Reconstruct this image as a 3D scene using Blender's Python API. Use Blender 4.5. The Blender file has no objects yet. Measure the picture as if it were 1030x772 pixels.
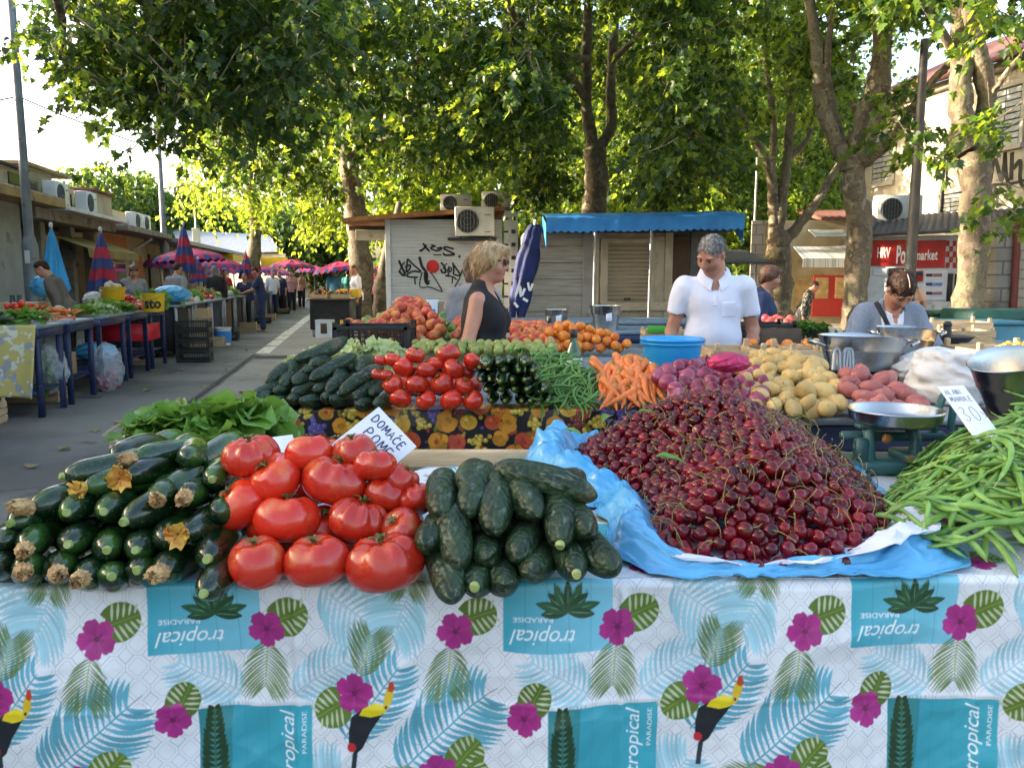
# vegetable market: built object by object, see labels
import bpy,bmesh,math,random
import numpy as np
from math import radians as R,sin,cos,pi,tan,atan,sqrt
from mathutils import Vector,Matrix,Euler
random.seed(11)
rng=np.random.default_rng(11)
SC=bpy.context.scene
COL=SC.collection
CAM_H=1.38;PITCH=R(7.47);FPX=808.0
def ray(px,py):
 cx=(px-515)/FPX;cy=(386-py)/FPX
 return Vector((cx,cos(PITCH)+cy*sin(PITCH),-sin(PITCH)+cy*cos(PITCH)))
def gp(px,py,z):
 d=ray(px,py);t=(z-CAM_H)/d.z
 return Vector((d.x*t,d.y*t,z))
def dp(px,py,Y):
 d=ray(px,py);t=Y/d.y
 return Vector((d.x*t,Y,CAM_H+d.z*t))
def mpp(Y):return Y/FPX
AO=Vector((-3.15,0,0));AU=Vector((-0.187,0.9824,0)).normalized();AN=Vector((AU.y,-AU.x,0));AANG=math.atan2(-AU.x,AU.y)
def ax(s,t,z=0):return AO+AU*s+AN*t+Vector((0,0,z))
def axp(px,py,z):
 p=gp(px,py,z)-AO
 return p.dot(AU),p.dot(AN)
def rotm(r):
 if r is None:return None
 if isinstance(r,Matrix):return np.array(r.to_3x3())
 return np.array(Euler(r).to_matrix())
class MB:
 def __init__(s):s.V=[];s.F=[];s.m=[];s.n=0
 def add(s,v,f,mat=0):
  v=np.asarray(v,float).reshape(-1,3)
  s.V.append(v);n=s.n
  if isinstance(f,np.ndarray):f=(f+n).tolist()
  else :f=[tuple(i+n for i in q) for q in f]
  s.F+=f;s.m+=[mat]*len(f);s.n+=len(v);return s
 def box(s,c,size,mat=0,rot=None,b=0.004):
  h=np.array(size,float)/2;b=min(b,h.min()*.45)
  idx={};v=[]
  for a in range(3):
   o=[k for k in range(3) if k!=a]
   for sg in (-1,1):
    for i in (-1,1):
     for j in (-1,1):
      p=np.zeros(3);p[a]=sg*h[a];p[o[0]]=i*(h[o[0]]-b);p[o[1]]=j*(h[o[1]]-b)
      idx[(a,sg,i,j)]=len(v);v.append(p)
  f=[]
  for a in range(3):
   for sg in (-1,1):
    q=[idx[(a,sg,i,j)] for i,j in ((-1,-1),(1,-1),(1,1),(-1,1))]
    f.append(q)
  def key(a,sa,o):
   r=[k for k in range(3) if k!=a]
   return idx[(a,sa,o[r[0]],o[r[1]])]
  for a,c2 in ((0,1),(0,2),(1,2)):
   e=3-a-c2
   for sa in (-1,1):
    for sc in (-1,1):
     q=[]
     for se in (-1,1):q.append(key(a,sa,{c2:sc,e:se}))
     for se in (1,-1):q.append(key(c2,sc,{a:sa,e:se}))
     f.append(q)
  for sx in (-1,1):
   for sy in (-1,1):
    for sz in (-1,1):
     f.append([key(0,sx,{1:sy,2:sz}),key(1,sy,{0:sx,2:sz}),key(2,sz,{0:sx,1:sy})])
  v=np.array(v)
  out=[]
  cen=v.mean(0)
  for q in f:
   p=v[q];nn=np.cross(p[1]-p[0],p[2]-p[0])
   if np.dot(nn,p.mean(0)-cen)<0:q=q[::-1]
   out.append(tuple(q))
  r=rotm(rot)
  if r is not None:v=v@r.T
  return s.add(v+np.array(c,float),out,mat)
 def tube(s,pts,rad,n=8,mat=0,caps=True,flat=1.0,up=None):
  P=np.array([tuple(p) for p in pts],float);m=len(P)
  rad=np.full(m,rad,float) if np.isscalar(rad) else np.array(rad,float)
  T=np.gradient(P,axis=0);T/=np.linalg.norm(T,axis=1)[:,None]+1e-12
  u=np.array(up if up is not None else ((0,0,1) if abs(T[0,2])<.9 else (1,0,0)),float)
  a=np.linspace(0,2*pi,n,endpoint=False);V=[]
  for i in range(m):
   u=u-T[i]*u.dot(T[i]);u/=np.linalg.norm(u)+1e-12
   w=np.cross(T[i],u)
   V.append(P[i]+rad[i]*(np.cos(a)[:,None]*u*flat+np.sin(a)[:,None]*w))
  V=np.concatenate(V);F=[]
  for i in range(m-1):
   for k in range(n):
    k2=(k+1)%n
    F.append((i*n+k,i*n+k2,(i+1)*n+k2,(i+1)*n+k))
  if caps:F.append(tuple(range(n))[::-1]);F.append(tuple((m-1)*n+k for k in range(n)))
  return s.add(V,F,mat)
 def lathe(s,prof,n=24,mat=0,M=None,sx=1,sy=1):
  a=np.linspace(0,2*pi,n,endpoint=False);V=[];rings=[]
  for r,z in prof:
   if r<1e-6:rings.append([len(V)]*n);V.append((0,0,z))
   else :
    rings.append(list(range(len(V),len(V)+n)))
    V+=[(r*cos(t)*sx,r*sin(t)*sy,z) for t in a]
  F=[]
  for i in range(len(prof)-1):
   for k in range(n):
    k2=(k+1)%n
    q=[rings[i][k],rings[i][k2],rings[i+1][k2],rings[i+1][k]]
    q2=[]
    for x in q:
     if x not in q2:q2.append(x)
    if len(q2)>2:F.append(tuple(q2))
  V=np.array(V,float)
  if M is not None:
   M=np.array(M);V=V@M[:3,:3].T+(M[:3,3] if M.shape[0]==4 else 0)
  return s.add(V,F,mat)
 def ell(s,c,r,mat=0,nu=14,nv=9,rot=None):
  V=[(0,0,1)];F=[]
  for i in range(1,nv):
   t=pi*i/nv
   for k in range(nu):V.append((sin(t)*cos(2*pi*k/nu),sin(t)*sin(2*pi*k/nu),cos(t)))
  V.append((0,0,-1))
  for k in range(nu):F.append((0,1+k,1+(k+1)%nu))
  for i in range(nv-2):
   for k in range(nu):
    a0=1+i*nu;k2=(k+1)%nu
    F.append((a0+k,a0+nu+k,a0+nu+k2,a0+k2))
  a0=1+(nv-2)*nu;e=len(V)-1
  for k in range(nu):F.append((e,a0+(k+1)%nu,a0+k))
  V=np.array(V)*np.array(r if not np.isscalar(r) else (r,r,r),float)
  rr=rotm(rot)
  if rr is not None:V=V@rr.T
  return s.add(V+np.array(tuple(c),float),F,mat)
 def grid(s,P,mat=0,closed_u=False):
  P=np.asarray(P,float);nu,nv=P.shape[:2]
  I=np.arange(nu*nv).reshape(nu,nv)
  if closed_u:I=np.vstack([I,I[:1]])
  F=np.stack([I[:-1,:-1],I[1:,:-1],I[1:,1:],I[:-1,1:]],-1).reshape(-1,4)
  return s.add(P.reshape(-1,3),F,mat)
 def slab(s,P,th,mat=0):
  P=np.asarray(P,float);du=np.gradient(P,axis=0);dv=np.gradient(P,axis=1)
  N=np.cross(du,dv);N/=np.linalg.norm(N,axis=2)[...,None]+1e-12
  A=P+N*th/2;B=P-N*th/2;nu,nv=P.shape[:2]
  I=np.arange(nu*nv).reshape(nu,nv);J=I+nu*nv
  F=[np.stack([I[:-1,:-1],I[1:,:-1],I[1:,1:],I[:-1,1:]],-1).reshape(-1,4),np.stack([J[:-1,:-1],J[:-1,1:],J[1:,1:],J[1:,:-1]],-1).reshape(-1,4)]
  for e,fl in ((slice(None),0),):
   for a,b in ((I[:,0],J[:,0]),(J[:,-1],I[:,-1]),(J[0],I[0]),(I[-1],J[-1])):
    F.append(np.stack([a[:-1],b[:-1],b[1:],a[1:]],-1))
  return s.add(np.concatenate([A.reshape(-1,3),B.reshape(-1,3)]),np.concatenate(F),mat)
 def prism(s,poly,y0,y1,mat=0,M=None):
  n=len(poly)
  V=[(x,y0,z) for x,z in poly]+[(x,y1,z) for x,z in poly]
  F=[tuple(range(n)),tuple(range(2*n-1,n-1,-1))]+[(i,i+n,(i+1)%n+n,(i+1)%n) for i in range(n)]
  V=np.array(V,float)
  if M is not None:
   M=np.array(M);V=V@M[:3,:3].T+(M[:3,3] if M.shape[0]==4 else 0)
  return s.add(V,F,mat)
 def xf(s,M):
  M=np.array(M)
  s.V=[v@M[:3,:3].T+M[:3,3] for v in s.V];return s
 def mesh(s,name,mats,smooth=45,recalc=False):
  me=bpy.data.meshes.new(name)
  V=np.concatenate(s.V)
  me.from_pydata(V.tolist(),[],s.F)
  if not isinstance(mats,(list,tuple)):mats=[mats]
  for m in mats:me.materials.append(m)
  if len(mats)>1:me.polygons.foreach_set('material_index',s.m)
  if recalc:
   bm=bmesh.new();bm.from_mesh(me);bmesh.ops.recalc_face_normals(bm,faces=bm.faces);bm.to_mesh(me);bm.free()
  if smooth:
   me.polygons.foreach_set('use_smooth',[True]*len(me.polygons))
   if smooth<180:me.set_sharp_from_angle(angle=R(smooth))
  me.update()
  return me
 def build(s,name,mats,parent=None,smooth=45,recalc=False,origin=None):
  """links the mesh; vertices are world coordinates, moved into the parent's frame"""
  V=np.concatenate(s.V)
  if parent is not None:o0=np.array(parent_world(parent))
  elif origin is not None:o0=np.array(tuple(origin))
  else :o0=np.array([(V[:,0].min()+V[:,0].max())/2,(V[:,1].min()+V[:,1].max())/2,V[:,2].min()])
  s.V=[V-o0]
  me=s.mesh(name,mats,smooth,recalc)
  o=bpy.data.objects.new(name,me);COL.objects.link(o)
  if parent is not None:o.parent=parent
  else :o.location=o0
  return o
def parent_world(o):
 p=Vector((0,0,0))
 while o is not None:p=p+o.location;o=o.parent
 return p
def tag(o,label=None,cat=None,group=None,kind=None):
 if label:o['label']=label
 if cat:o['category']=cat
 if group:o['group']=group
 if kind:o['kind']=kind
 return o
def thing(name,label,cat,loc=(0,0,0),group=None):
 o=bpy.data.objects.new(name,None);COL.objects.link(o);o.location=Vector(loc);o.empty_display_size=.1
 return tag(o,label,cat,group)
def put(proto,M,label,cat,group=None,part_labels=None):
 name,me,parts=proto
 o=bpy.data.objects.new(name,me);COL.objects.link(o)
 o.matrix_world=M;tag(o,label,cat,group)
 for q in parts:
  c=bpy.data.objects.new(q[0],q[1]);COL.objects.link(c);c.parent=o
  if len(q)>2:
   for z in q[2]:
    g=bpy.data.objects.new(z[0],z[1]);COL.objects.link(g);g.parent=c
 return o
def copy_tree(o,parent=None):
 c=o.copy();COL.objects.link(c)
 if parent is not None:c.parent=parent
 for ch in list(o.children):copy_tree(ch,c)
 return c
def TRS(loc,rot=(0,0,0),sc=1):
 s3=sc if not np.isscalar(sc) else (sc,sc,sc)
 rm=rot.to_4x4() if isinstance(rot,Matrix) else Euler(rot).to_matrix().to_4x4()
 return Matrix.Translation(Vector(loc))@rm@Matrix.Diagonal((*s3,1))
def basis(d,up=(0,0,1)):
 """3x3 matrix whose local +X points along d"""
 x=Vector(d).normalized();u=Vector(up)
 if abs(x.dot(u))>.97:u=Vector((0,1,0))
 y=u.cross(x).normalized();z=x.cross(y)
 return Matrix((x,y,z)).transposed()
def curve_pts(ctrl,n):
 """Catmull-Rom through control points"""
 P=[np.array(tuple(p),float) for p in ctrl]
 P=[2*P[0]-P[1]]+P+[2*P[-1]-P[-2]]
 out=[];m=len(P)-3
 for k in range(n):
  t=k/(n-1)*m;i=min(int(t),m-1);t-=i
  a,b,c,d=P[i:i+4]
  out.append(.5*((2*b)+(-a+c)*t+(2*a-5*b+4*c-d)*t*t+(-a+3*b-3*c+d)*t**3))
 return np.array(out)
def interp1(xs,ys,x):return np.interp(x,xs,ys)
_NT=rng.random((64,64))
def vnoise(x,y):
 x=np.asarray(x,float);y=np.asarray(y,float)
 xi=np.floor(x).astype(int);yi=np.floor(y).astype(int);fx=x-xi;fy=y-yi
 fx=fx*fx*(3-2*fx);fy=fy*fy*(3-2*fy)
 g=lambda a,b:_NT[a%64,b%64]
 return (g(xi,yi)*(1-fx)+g(xi+1,yi)*fx)*(1-fy)+(g(xi,yi+1)*(1-fx)+g(xi+1,yi+1)*fx)*fy-.5
def fnoise(x,y,o=3):
 r=0;a=1
 for k in range(o):r=r+a*vnoise(x*2**k+7.3*k,y*2**k+3.1*k);a*=.5
 return r
def s_ell(p,c,r,rot=None):
 q=p-np.array(tuple(c))
 if rot is not None:q=q@rotm(rot)
 r=np.array(r,float);k0=np.linalg.norm(q/r,axis=-1);k1=np.linalg.norm(q/(r*r),axis=-1)
 return k0*(k0-1)/(k1+1e-9)
def s_cone(p,a,b,ra,rb):
 a=np.array(tuple(a),float);b=np.array(tuple(b),float);ab=b-a
 t=np.clip(((p-a)@ab)/(ab@ab+1e-12),0,1)
 return np.linalg.norm(p-a-t[...,None]*ab,axis=-1)-(ra+(rb-ra)*t)
def s_box(p,c,h,r=0.01,rot=None):
 q=p-np.array(tuple(c))
 if rot is not None:q=q@rotm(rot)
 q=np.abs(q)-(np.array(h)-r)
 return np.linalg.norm(np.maximum(q,0),axis=-1)+np.minimum(q.max(-1),0)-r
def smin(a,b,k):
 h=np.clip(.5+.5*(b-a)/k,0,1)
 return b+(a-b)*h-k*h*(1-h)
def smax(a,b,k):return -smin(-a,-b,k)
def nets(fn,lo,hi,h):
 lo=np.array(lo,float)-2*h;hi=np.array(hi,float)+2*h
 n=np.ceil((hi-lo)/h).astype(int)+1
 g=np.stack(np.meshgrid(*[lo[i]+h*np.arange(n[i]) for i in range(3)],indexing='ij'),-1)
 f=fn(g);ins=f<0
 acc=np.zeros(tuple(n-1)+(3,));cnt=np.zeros(tuple(n-1))
 nx,ny,nz=n
 E=[]
 for axi in range(3):
  a=[slice(None)]*3;b=[slice(None)]*3
  a[axi]=slice(0,-1);b[axi]=slice(1,None);a=tuple(a);b=tuple(b)
  cr=ins[a]!=ins[b]
  fa=f[a];fb=f[b]
  t=np.where(cr,fa/np.where(cr,fa-fb,1),0)
  pos=g[a].copy();pos[...,axi]+=t*h
  o=[k for k in range(3) if k!=axi]
  for d0 in (0,1):
   for d1 in (0,1):
    sl=[None]*3;tl=[None]*3
    sl[axi]=slice(None);tl[axi]=slice(None)
    for d,oo in ((d0,o[0]),(d1,o[1])):
     m=n[oo]
     if d==0:sl[oo]=slice(0,m-1);tl[oo]=slice(0,m-1)
     else :sl[oo]=slice(1,m);tl[oo]=slice(0,m-1)
    sl=tuple(sl);tl=tuple(tl)
    c=cr[sl];acc[tl]+=pos[sl]*c[...,None];cnt[tl]+=c
  E.append((axi,cr,ins[a]))
 act=cnt>0;idx=-np.ones(act.shape,int);idx[act]=np.arange(act.sum())
 V=acc[act]/cnt[act][:,None];Q=[]
 for axi,cr,ia in E:
  o=[k for k in range(3) if k!=axi]
  I=np.argwhere(cr)
  I=I[(I[:,o[0]]>0)&(I[:,o[1]]>0)&(I[:,o[0]]<n[o[0]]-1)&(I[:,o[1]]<n[o[1]]-1)]
  if not len(I):continue
  q=[]
  for d0,d1 in ((1,1),(0,1),(0,0),(1,0)):
   J=I.copy();J[:,o[0]]-=d0;J[:,o[1]]-=d1
   q.append(idx[J[:,0],J[:,1],J[:,2]])
  q=np.stack(q,1)
  flip=ia[I[:,0],I[:,1],I[:,2]]^(axi==1)
  q[~flip]=q[~flip][:,::-1]
  Q.append(q)
 return V,np.concatenate(Q)
_MC={}
def srgb(r,g,b):
 f=lambda v:(v/255/12.92) if v/255<=.04045 else ((v/255+.055)/1.055)**2.4
 return (f(r),f(g),f(b))
def col4(c):return (*c[:3],1)
def mat(name,c1,c2=None,scale=8,rough=.5,metal=0,bump=0,bscale=40,coat=0,sss=0,vv=0,hv=0,ramp=(.35,.65),detail=4,c3=None,s3=30,t3=(.62,.7),trans=0,ior=1.45,rvar=0,stretch=None,alpha=1,sheen=0,spec=.5,c4=None,s4=3,t4=(.55,.65)):
 if name in _MC:return _MC[name]
 m=bpy.data.materials.new(name);m.use_nodes=True;N=m.node_tree.nodes;L=m.node_tree.links
 P=N['Principled BSDF'];P.inputs['Roughness'].default_value=rough;P.inputs['Metallic'].default_value=metal
 P.inputs['Coat Weight'].default_value=coat;P.inputs['Coat Roughness'].default_value=.08
 P.inputs['Subsurface Weight'].default_value=sss;P.inputs['Subsurface Radius'].default_value=(.02,.008,.004);P.inputs['Subsurface Scale'].default_value=.3
 P.inputs['Transmission Weight'].default_value=trans;P.inputs['IOR'].default_value=ior
 P.inputs['Specular IOR Level'].default_value=spec;P.inputs['Sheen Weight'].default_value=sheen;P.inputs['Alpha'].default_value=alpha
 tc=N.new('ShaderNodeTexCoord');oi=N.new('ShaderNodeObjectInfo')
 va=N.new('ShaderNodeVectorMath');va.operation='ADD'
 vs=N.new('ShaderNodeVectorMath');vs.operation='SCALE';vs.inputs['Scale'].default_value=37.0
 cv=N.new('ShaderNodeCombineXYZ');L.new(oi.outputs['Random'],cv.inputs[0]);L.new(oi.outputs['Random'],cv.inputs[1])
 L.new(cv.outputs[0],vs.inputs[0]);L.new(tc.outputs['Object'],va.inputs[0]);L.new(vs.outputs[0],va.inputs[1])
 vec=va.outputs[0]
 if stretch:
  mp=N.new('ShaderNodeMapping');mp.inputs['Scale'].default_value=stretch;L.new(vec,mp.inputs[0]);vec=mp.outputs[0]
 def noise(sc,d=detail):
  n=N.new('ShaderNodeTexNoise');n.inputs['Scale'].default_value=sc;n.inputs['Detail'].default_value=d;L.new(vec,n.inputs['Vector']);return n.outputs['Fac']
 def rampn(sock,a,b):
  r=N.new('ShaderNodeMapRange');r.interpolation_type='SMOOTHSTEP';r.inputs[1].default_value=a;r.inputs[2].default_value=b;L.new(sock,r.inputs[0]);return r.outputs[0]
 def mix(f,a,b):
  x=N.new('ShaderNodeMix');x.data_type='RGBA';L.new(f,x.inputs['Factor'])
  for s,v in ((x.inputs['A'],a),(x.inputs['B'],b)):
   if isinstance(v,tuple):s.default_value=col4(v)
   else :L.new(v,s)
  return x.outputs['Result']
 c=c1
 if c2:c=mix(rampn(noise(scale),*ramp),c1,c2)
 if c4:c=mix(rampn(noise(s4),*t4),c,c4)
 if c3:c=mix(rampn(noise(s3,2),*t3),c,c3)
 if vv or hv:
  h=N.new('ShaderNodeHueSaturation')
  if isinstance(c,tuple):h.inputs['Color'].default_value=col4(c)
  else :L.new(c,h.inputs['Color'])
  r=N.new('ShaderNodeMapRange');r.inputs[3].default_value=1-vv;r.inputs[4].default_value=1+vv;L.new(oi.outputs['Random'],r.inputs[0]);L.new(r.outputs[0],h.inputs['Value'])
  w=N.new('ShaderNodeTexWhiteNoise');w.noise_dimensions='1D';L.new(oi.outputs['Random'],w.inputs['W'])
  r=N.new('ShaderNodeMapRange');r.inputs[3].default_value=.5-hv;r.inputs[4].default_value=.5+hv;L.new(w.outputs['Value'],r.inputs[0]);L.new(r.outputs[0],h.inputs['Hue'])
  c=h.outputs['Color']
 if isinstance(c,tuple):P.inputs['Base Color'].default_value=col4(c)
 else :L.new(c,P.inputs['Base Color'])
 if rvar:
  r=N.new('ShaderNodeMapRange');r.inputs[3].default_value=max(.03,rough-rvar);r.inputs[4].default_value=min(1,rough+rvar);r.inputs[1].default_value=.3;r.inputs[2].default_value=.7
  L.new(noise(scale*1.7),r.inputs[0]);L.new(r.outputs[0],P.inputs['Roughness'])
 if bump:
  b=N.new('ShaderNodeBump');b.inputs['Strength'].default_value=min(1,bump);b.inputs['Distance'].default_value=.01 if bump<=1 else .01*bump
  L.new(noise(bscale,3),b.inputs['Height']);L.new(b.outputs[0],P.inputs['Normal'])
 _MC[name]=m
 return m
def leafmat(name,c1,c2,tcol,tr=.45,rough=.45):
 if name in _MC:return _MC[name]
 m=bpy.data.materials.new(name);m.use_nodes=True;N=m.node_tree.nodes;L=m.node_tree.links
 P=N['Principled BSDF'];out=N['Material Output'];P.inputs['Roughness'].default_value=rough
 g=N.new('ShaderNodeNewGeometry')
 mx=N.new('ShaderNodeMix');mx.data_type='RGBA';mx.inputs['A'].default_value=col4(c1);mx.inputs['B'].default_value=col4(c2)
 L.new(g.outputs['Random Per Island'],mx.inputs['Factor']);L.new(mx.outputs['Result'],P.inputs['Base Color'])
 t=N.new('ShaderNodeBsdfTranslucent');t.inputs[0].default_value=col4(tcol)
 ms=N.new('ShaderNodeMixShader');ms.inputs[0].default_value=tr
 L.new(P.outputs[0],ms.inputs[1]);L.new(t.outputs[0],ms.inputs[2]);L.new(ms.outputs[0],out.inputs[0])
 _MC[name]=m;return m
def attrmat(name,rough=.4,bump=0,bscale=60,spec=.5,coat=0):
 if name in _MC:return _MC[name]
 m=bpy.data.materials.new(name);m.use_nodes=True;N=m.node_tree.nodes;L=m.node_tree.links
 P=N['Principled BSDF'];P.inputs['Roughness'].default_value=rough;P.inputs['Specular IOR Level'].default_value=spec;P.inputs['Coat Weight'].default_value=coat
 a=N.new('ShaderNodeVertexColor');a.layer_name='print';L.new(a.outputs['Color'],P.inputs['Base Color'])
 if bump:
  tc=N.new('ShaderNodeTexCoord');n=N.new('ShaderNodeTexNoise');n.inputs['Scale'].default_value=bscale;L.new(tc.outputs['Object'],n.inputs['Vector'])
  b=N.new('ShaderNodeBump');b.inputs['Strength'].default_value=bump;b.inputs['Distance'].default_value=.004;L.new(n.outputs['Fac'],b.inputs['Height']);L.new(b.outputs[0],P.inputs['Normal'])
 _MC[name]=m;return m
def custom(name,fn,**kw):
 """fn(N, L, P, coord) wires a principled material"""
 if name in _MC:return _MC[name]
 m=bpy.data.materials.new(name);m.use_nodes=True;N=m.node_tree.nodes;L=m.node_tree.links
 tc=N.new('ShaderNodeTexCoord');fn(N,L,N['Principled BSDF'],tc.outputs['Object']);_MC[name]=m;return m
def nmix(N,L,f,a,b,mode='MIX'):
 x=N.new('ShaderNodeMix');x.data_type='RGBA';x.blend_type=mode
 for s,v in ((x.inputs['Factor'],f),(x.inputs['A'],a),(x.inputs['B'],b)):
  if isinstance(v,tuple):s.default_value=col4(v)
  elif isinstance(v,(int,float)):s.default_value=v
  else :L.new(v,s)
 return x.outputs['Result']
def nnoise(N,L,vec,sc,d=4,a=None,b=None):
 n=N.new('ShaderNodeTexNoise');n.inputs['Scale'].default_value=sc;n.inputs['Detail'].default_value=d;L.new(vec,n.inputs['Vector'])
 if a is None:return n.outputs['Fac']
 r=N.new('ShaderNodeMapRange');r.interpolation_type='SMOOTHSTEP';r.inputs[1].default_value=a;r.inputs[2].default_value=b;L.new(n.outputs['Fac'],r.inputs[0]);return r.outputs[0]
def nbump(N,L,P,h,st,dist=.01):
 b=N.new('ShaderNodeBump');b.inputs['Strength'].default_value=st;b.inputs['Distance'].default_value=dist;L.new(h,b.inputs['Height']);L.new(b.outputs[0],P.inputs['Normal'])
def m_asphalt(N,L,P,v):
 c=nmix(N,L,nnoise(N,L,v,.6,6,.38,.62),(.105,.097,.086),(.2,.184,.16))
 c=nmix(N,L,nnoise(N,L,v,160,2,.58,.72),c,(.24,.23,.21))
 c=nmix(N,L,nnoise(N,L,v,2.3,5,.62,.72),c,(.075,.069,.062))
 vo=N.new('ShaderNodeTexVoronoi');vo.feature='DISTANCE_TO_EDGE';vo.inputs['Scale'].default_value=.22
 ad=N.new('ShaderNodeVectorMath');ad.operation='ADD';n=N.new('ShaderNodeTexNoise');n.inputs['Scale'].default_value=1.5;n.inputs['Detail'].default_value=6;L.new(v,n.inputs['Vector'])
 L.new(v,ad.inputs[0]);L.new(n.outputs['Color'],ad.inputs[1]);L.new(ad.outputs[0],vo.inputs['Vector'])
 r=N.new('ShaderNodeMapRange');r.inputs[1].default_value=.002;r.inputs[2].default_value=.009;r.inputs[3].default_value=.45;r.inputs[4].default_value=0;L.new(vo.outputs['Distance'],r.inputs[0])
 c=nmix(N,L,r.outputs[0],c,(.025,.024,.022))
 L.new(c,P.inputs['Base Color']);P.inputs['Roughness'].default_value=.85
 nbump(N,L,P,nnoise(N,L,v,110,4),.5,.006)
def m_pave(N,L,P,v):
 c=nmix(N,L,nnoise(N,L,v,.9,6,.3,.7),(.20,.185,.155),(.28,.26,.22))
 c=nmix(N,L,nnoise(N,L,v,120,2,.6,.72),c,(.1,.095,.085))
 c=nmix(N,L,nnoise(N,L,v,3.1,5,.6,.75),c,(.1,.092,.08))
 L.new(c,P.inputs['Base Color']);P.inputs['Roughness'].default_value=.85;nbump(N,L,P,nnoise(N,L,v,90,4),.4,.005)
def m_bark(N,L,P,v):
 mp=N.new('ShaderNodeMapping');mp.inputs['Scale'].default_value=(1,1,.45);L.new(v,mp.inputs[0])
 ad=N.new('ShaderNodeVectorMath');ad.operation='ADD';n=N.new('ShaderNodeTexNoise');n.inputs['Scale'].default_value=4;n.inputs['Detail'].default_value=5;L.new(v,n.inputs['Vector'])
 L.new(mp.outputs[0],ad.inputs[0]);L.new(n.outputs['Color'],ad.inputs[1])
 vo=N.new('ShaderNodeTexVoronoi');vo.inputs['Scale'].default_value=5.5;L.new(ad.outputs[0],vo.inputs['Vector'])
 sp=N.new('ShaderNodeSeparateColor');L.new(vo.outputs['Color'],sp.inputs[0])
 r=N.new('ShaderNodeValToRGB');L.new(sp.outputs[0],r.inputs[0])
 r.color_ramp.elements[0].color=(.10,.075,.05,1);r.color_ramp.elements[1].color=(.31,.26,.18,1)
 for p,c in ((.3,(.15,.115,.08,1)),(.55,(.19,.155,.10,1)),(.75,(.16,.15,.085,1))):
  e=r.color_ramp.elements.new(p);e.color=c
 c=nmix(N,L,nnoise(N,L,v,30,4,.55,.7),r.outputs[0],(.075,.058,.04))
 L.new(c,P.inputs['Base Color']);P.inputs['Roughness'].default_value=.85
 nbump(N,L,P,nnoise(N,L,mp.outputs[0],22,5),.7,.02)
def m_blocks(c1,c2,mortar,sx=1.0,bw=.6,rh=.28,axis='XZ',dirt=(.2,.18,.15),ms=.012):
 def f(N,L,P,v):
  sp=N.new('ShaderNodeSeparateXYZ');L.new(v,sp.inputs[0]);cb=N.new('ShaderNodeCombineXYZ')
  L.new(sp.outputs['X' if axis[0]=='X' else 'Y'],cb.inputs[0]);L.new(sp.outputs['Z'],cb.inputs[1])
  b=N.new('ShaderNodeTexBrick');b.inputs['Scale'].default_value=1;b.inputs['Brick Width'].default_value=bw;b.inputs['Row Height'].default_value=rh
  b.inputs['Mortar Size'].default_value=ms;b.inputs['Color1'].default_value=col4(c1);b.inputs['Color2'].default_value=col4(c2);b.inputs['Mortar'].default_value=col4(mortar)
  L.new(cb.outputs[0],b.inputs['Vector'])
  c=nmix(N,L,nnoise(N,L,v,1.2,6,.5,.75),b.outputs['Color'],dirt)
  c=nmix(N,L,nnoise(N,L,v,18,4,.5,.8),c,tuple(x*.75 for x in c1))
  L.new(c,P.inputs['Base Color']);P.inputs['Roughness'].default_value=.85
  iv=N.new('ShaderNodeMath');iv.operation='SUBTRACT';iv.inputs[0].default_value=1;L.new(b.outputs['Fac'],iv.inputs[1]);nbump(N,L,P,iv.outputs[0],.5,.01)
 return f
def m_slats(c1,c2,gap,pitch=.1,dirt=(.25,.24,.22),amt=(.55,.75),rough=.6,axis='Z',w=.07):
 def f(N,L,P,v):
  sp=N.new('ShaderNodeSeparateXYZ');L.new(v,sp.inputs[0])
  d=N.new('ShaderNodeMath');d.operation='DIVIDE';d.inputs[1].default_value=pitch;L.new(sp.outputs[axis],d.inputs[0])
  fr=N.new('ShaderNodeMath');fr.operation='FRACT';L.new(d.outputs[0],fr.inputs[0])
  r=N.new('ShaderNodeMapRange');r.inputs[1].default_value=w;r.inputs[2].default_value=w*1.6;r.inputs[3].default_value=1;r.inputs[4].default_value=0;L.new(fr.outputs[0],r.inputs[0])
  mp=N.new('ShaderNodeMapping');mp.inputs['Scale'].default_value=(.6,.6,9) if axis=='Z' else (9,9,.6);L.new(v,mp.inputs[0])
  base=nmix(N,L,nnoise(N,L,mp.outputs[0],2.2,5,.35,.65),c1,c2)
  base=nmix(N,L,nnoise(N,L,mp.outputs[0],3.7,6,*amt),base,dirt)
  gate=N.new('ShaderNodeMath');gate.operation='MULTIPLY';L.new(r.outputs[0],gate.inputs[0]);L.new(nnoise(N,L,v,1.1,5,.3,.55),gate.inputs[1])
  L.new(nmix(N,L,gate.outputs[0],base,gap),P.inputs['Base Color']);P.inputs['Roughness'].default_value=rough
  nbump(N,L,P,fr.outputs[0],.3,.006)
 return f
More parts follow.
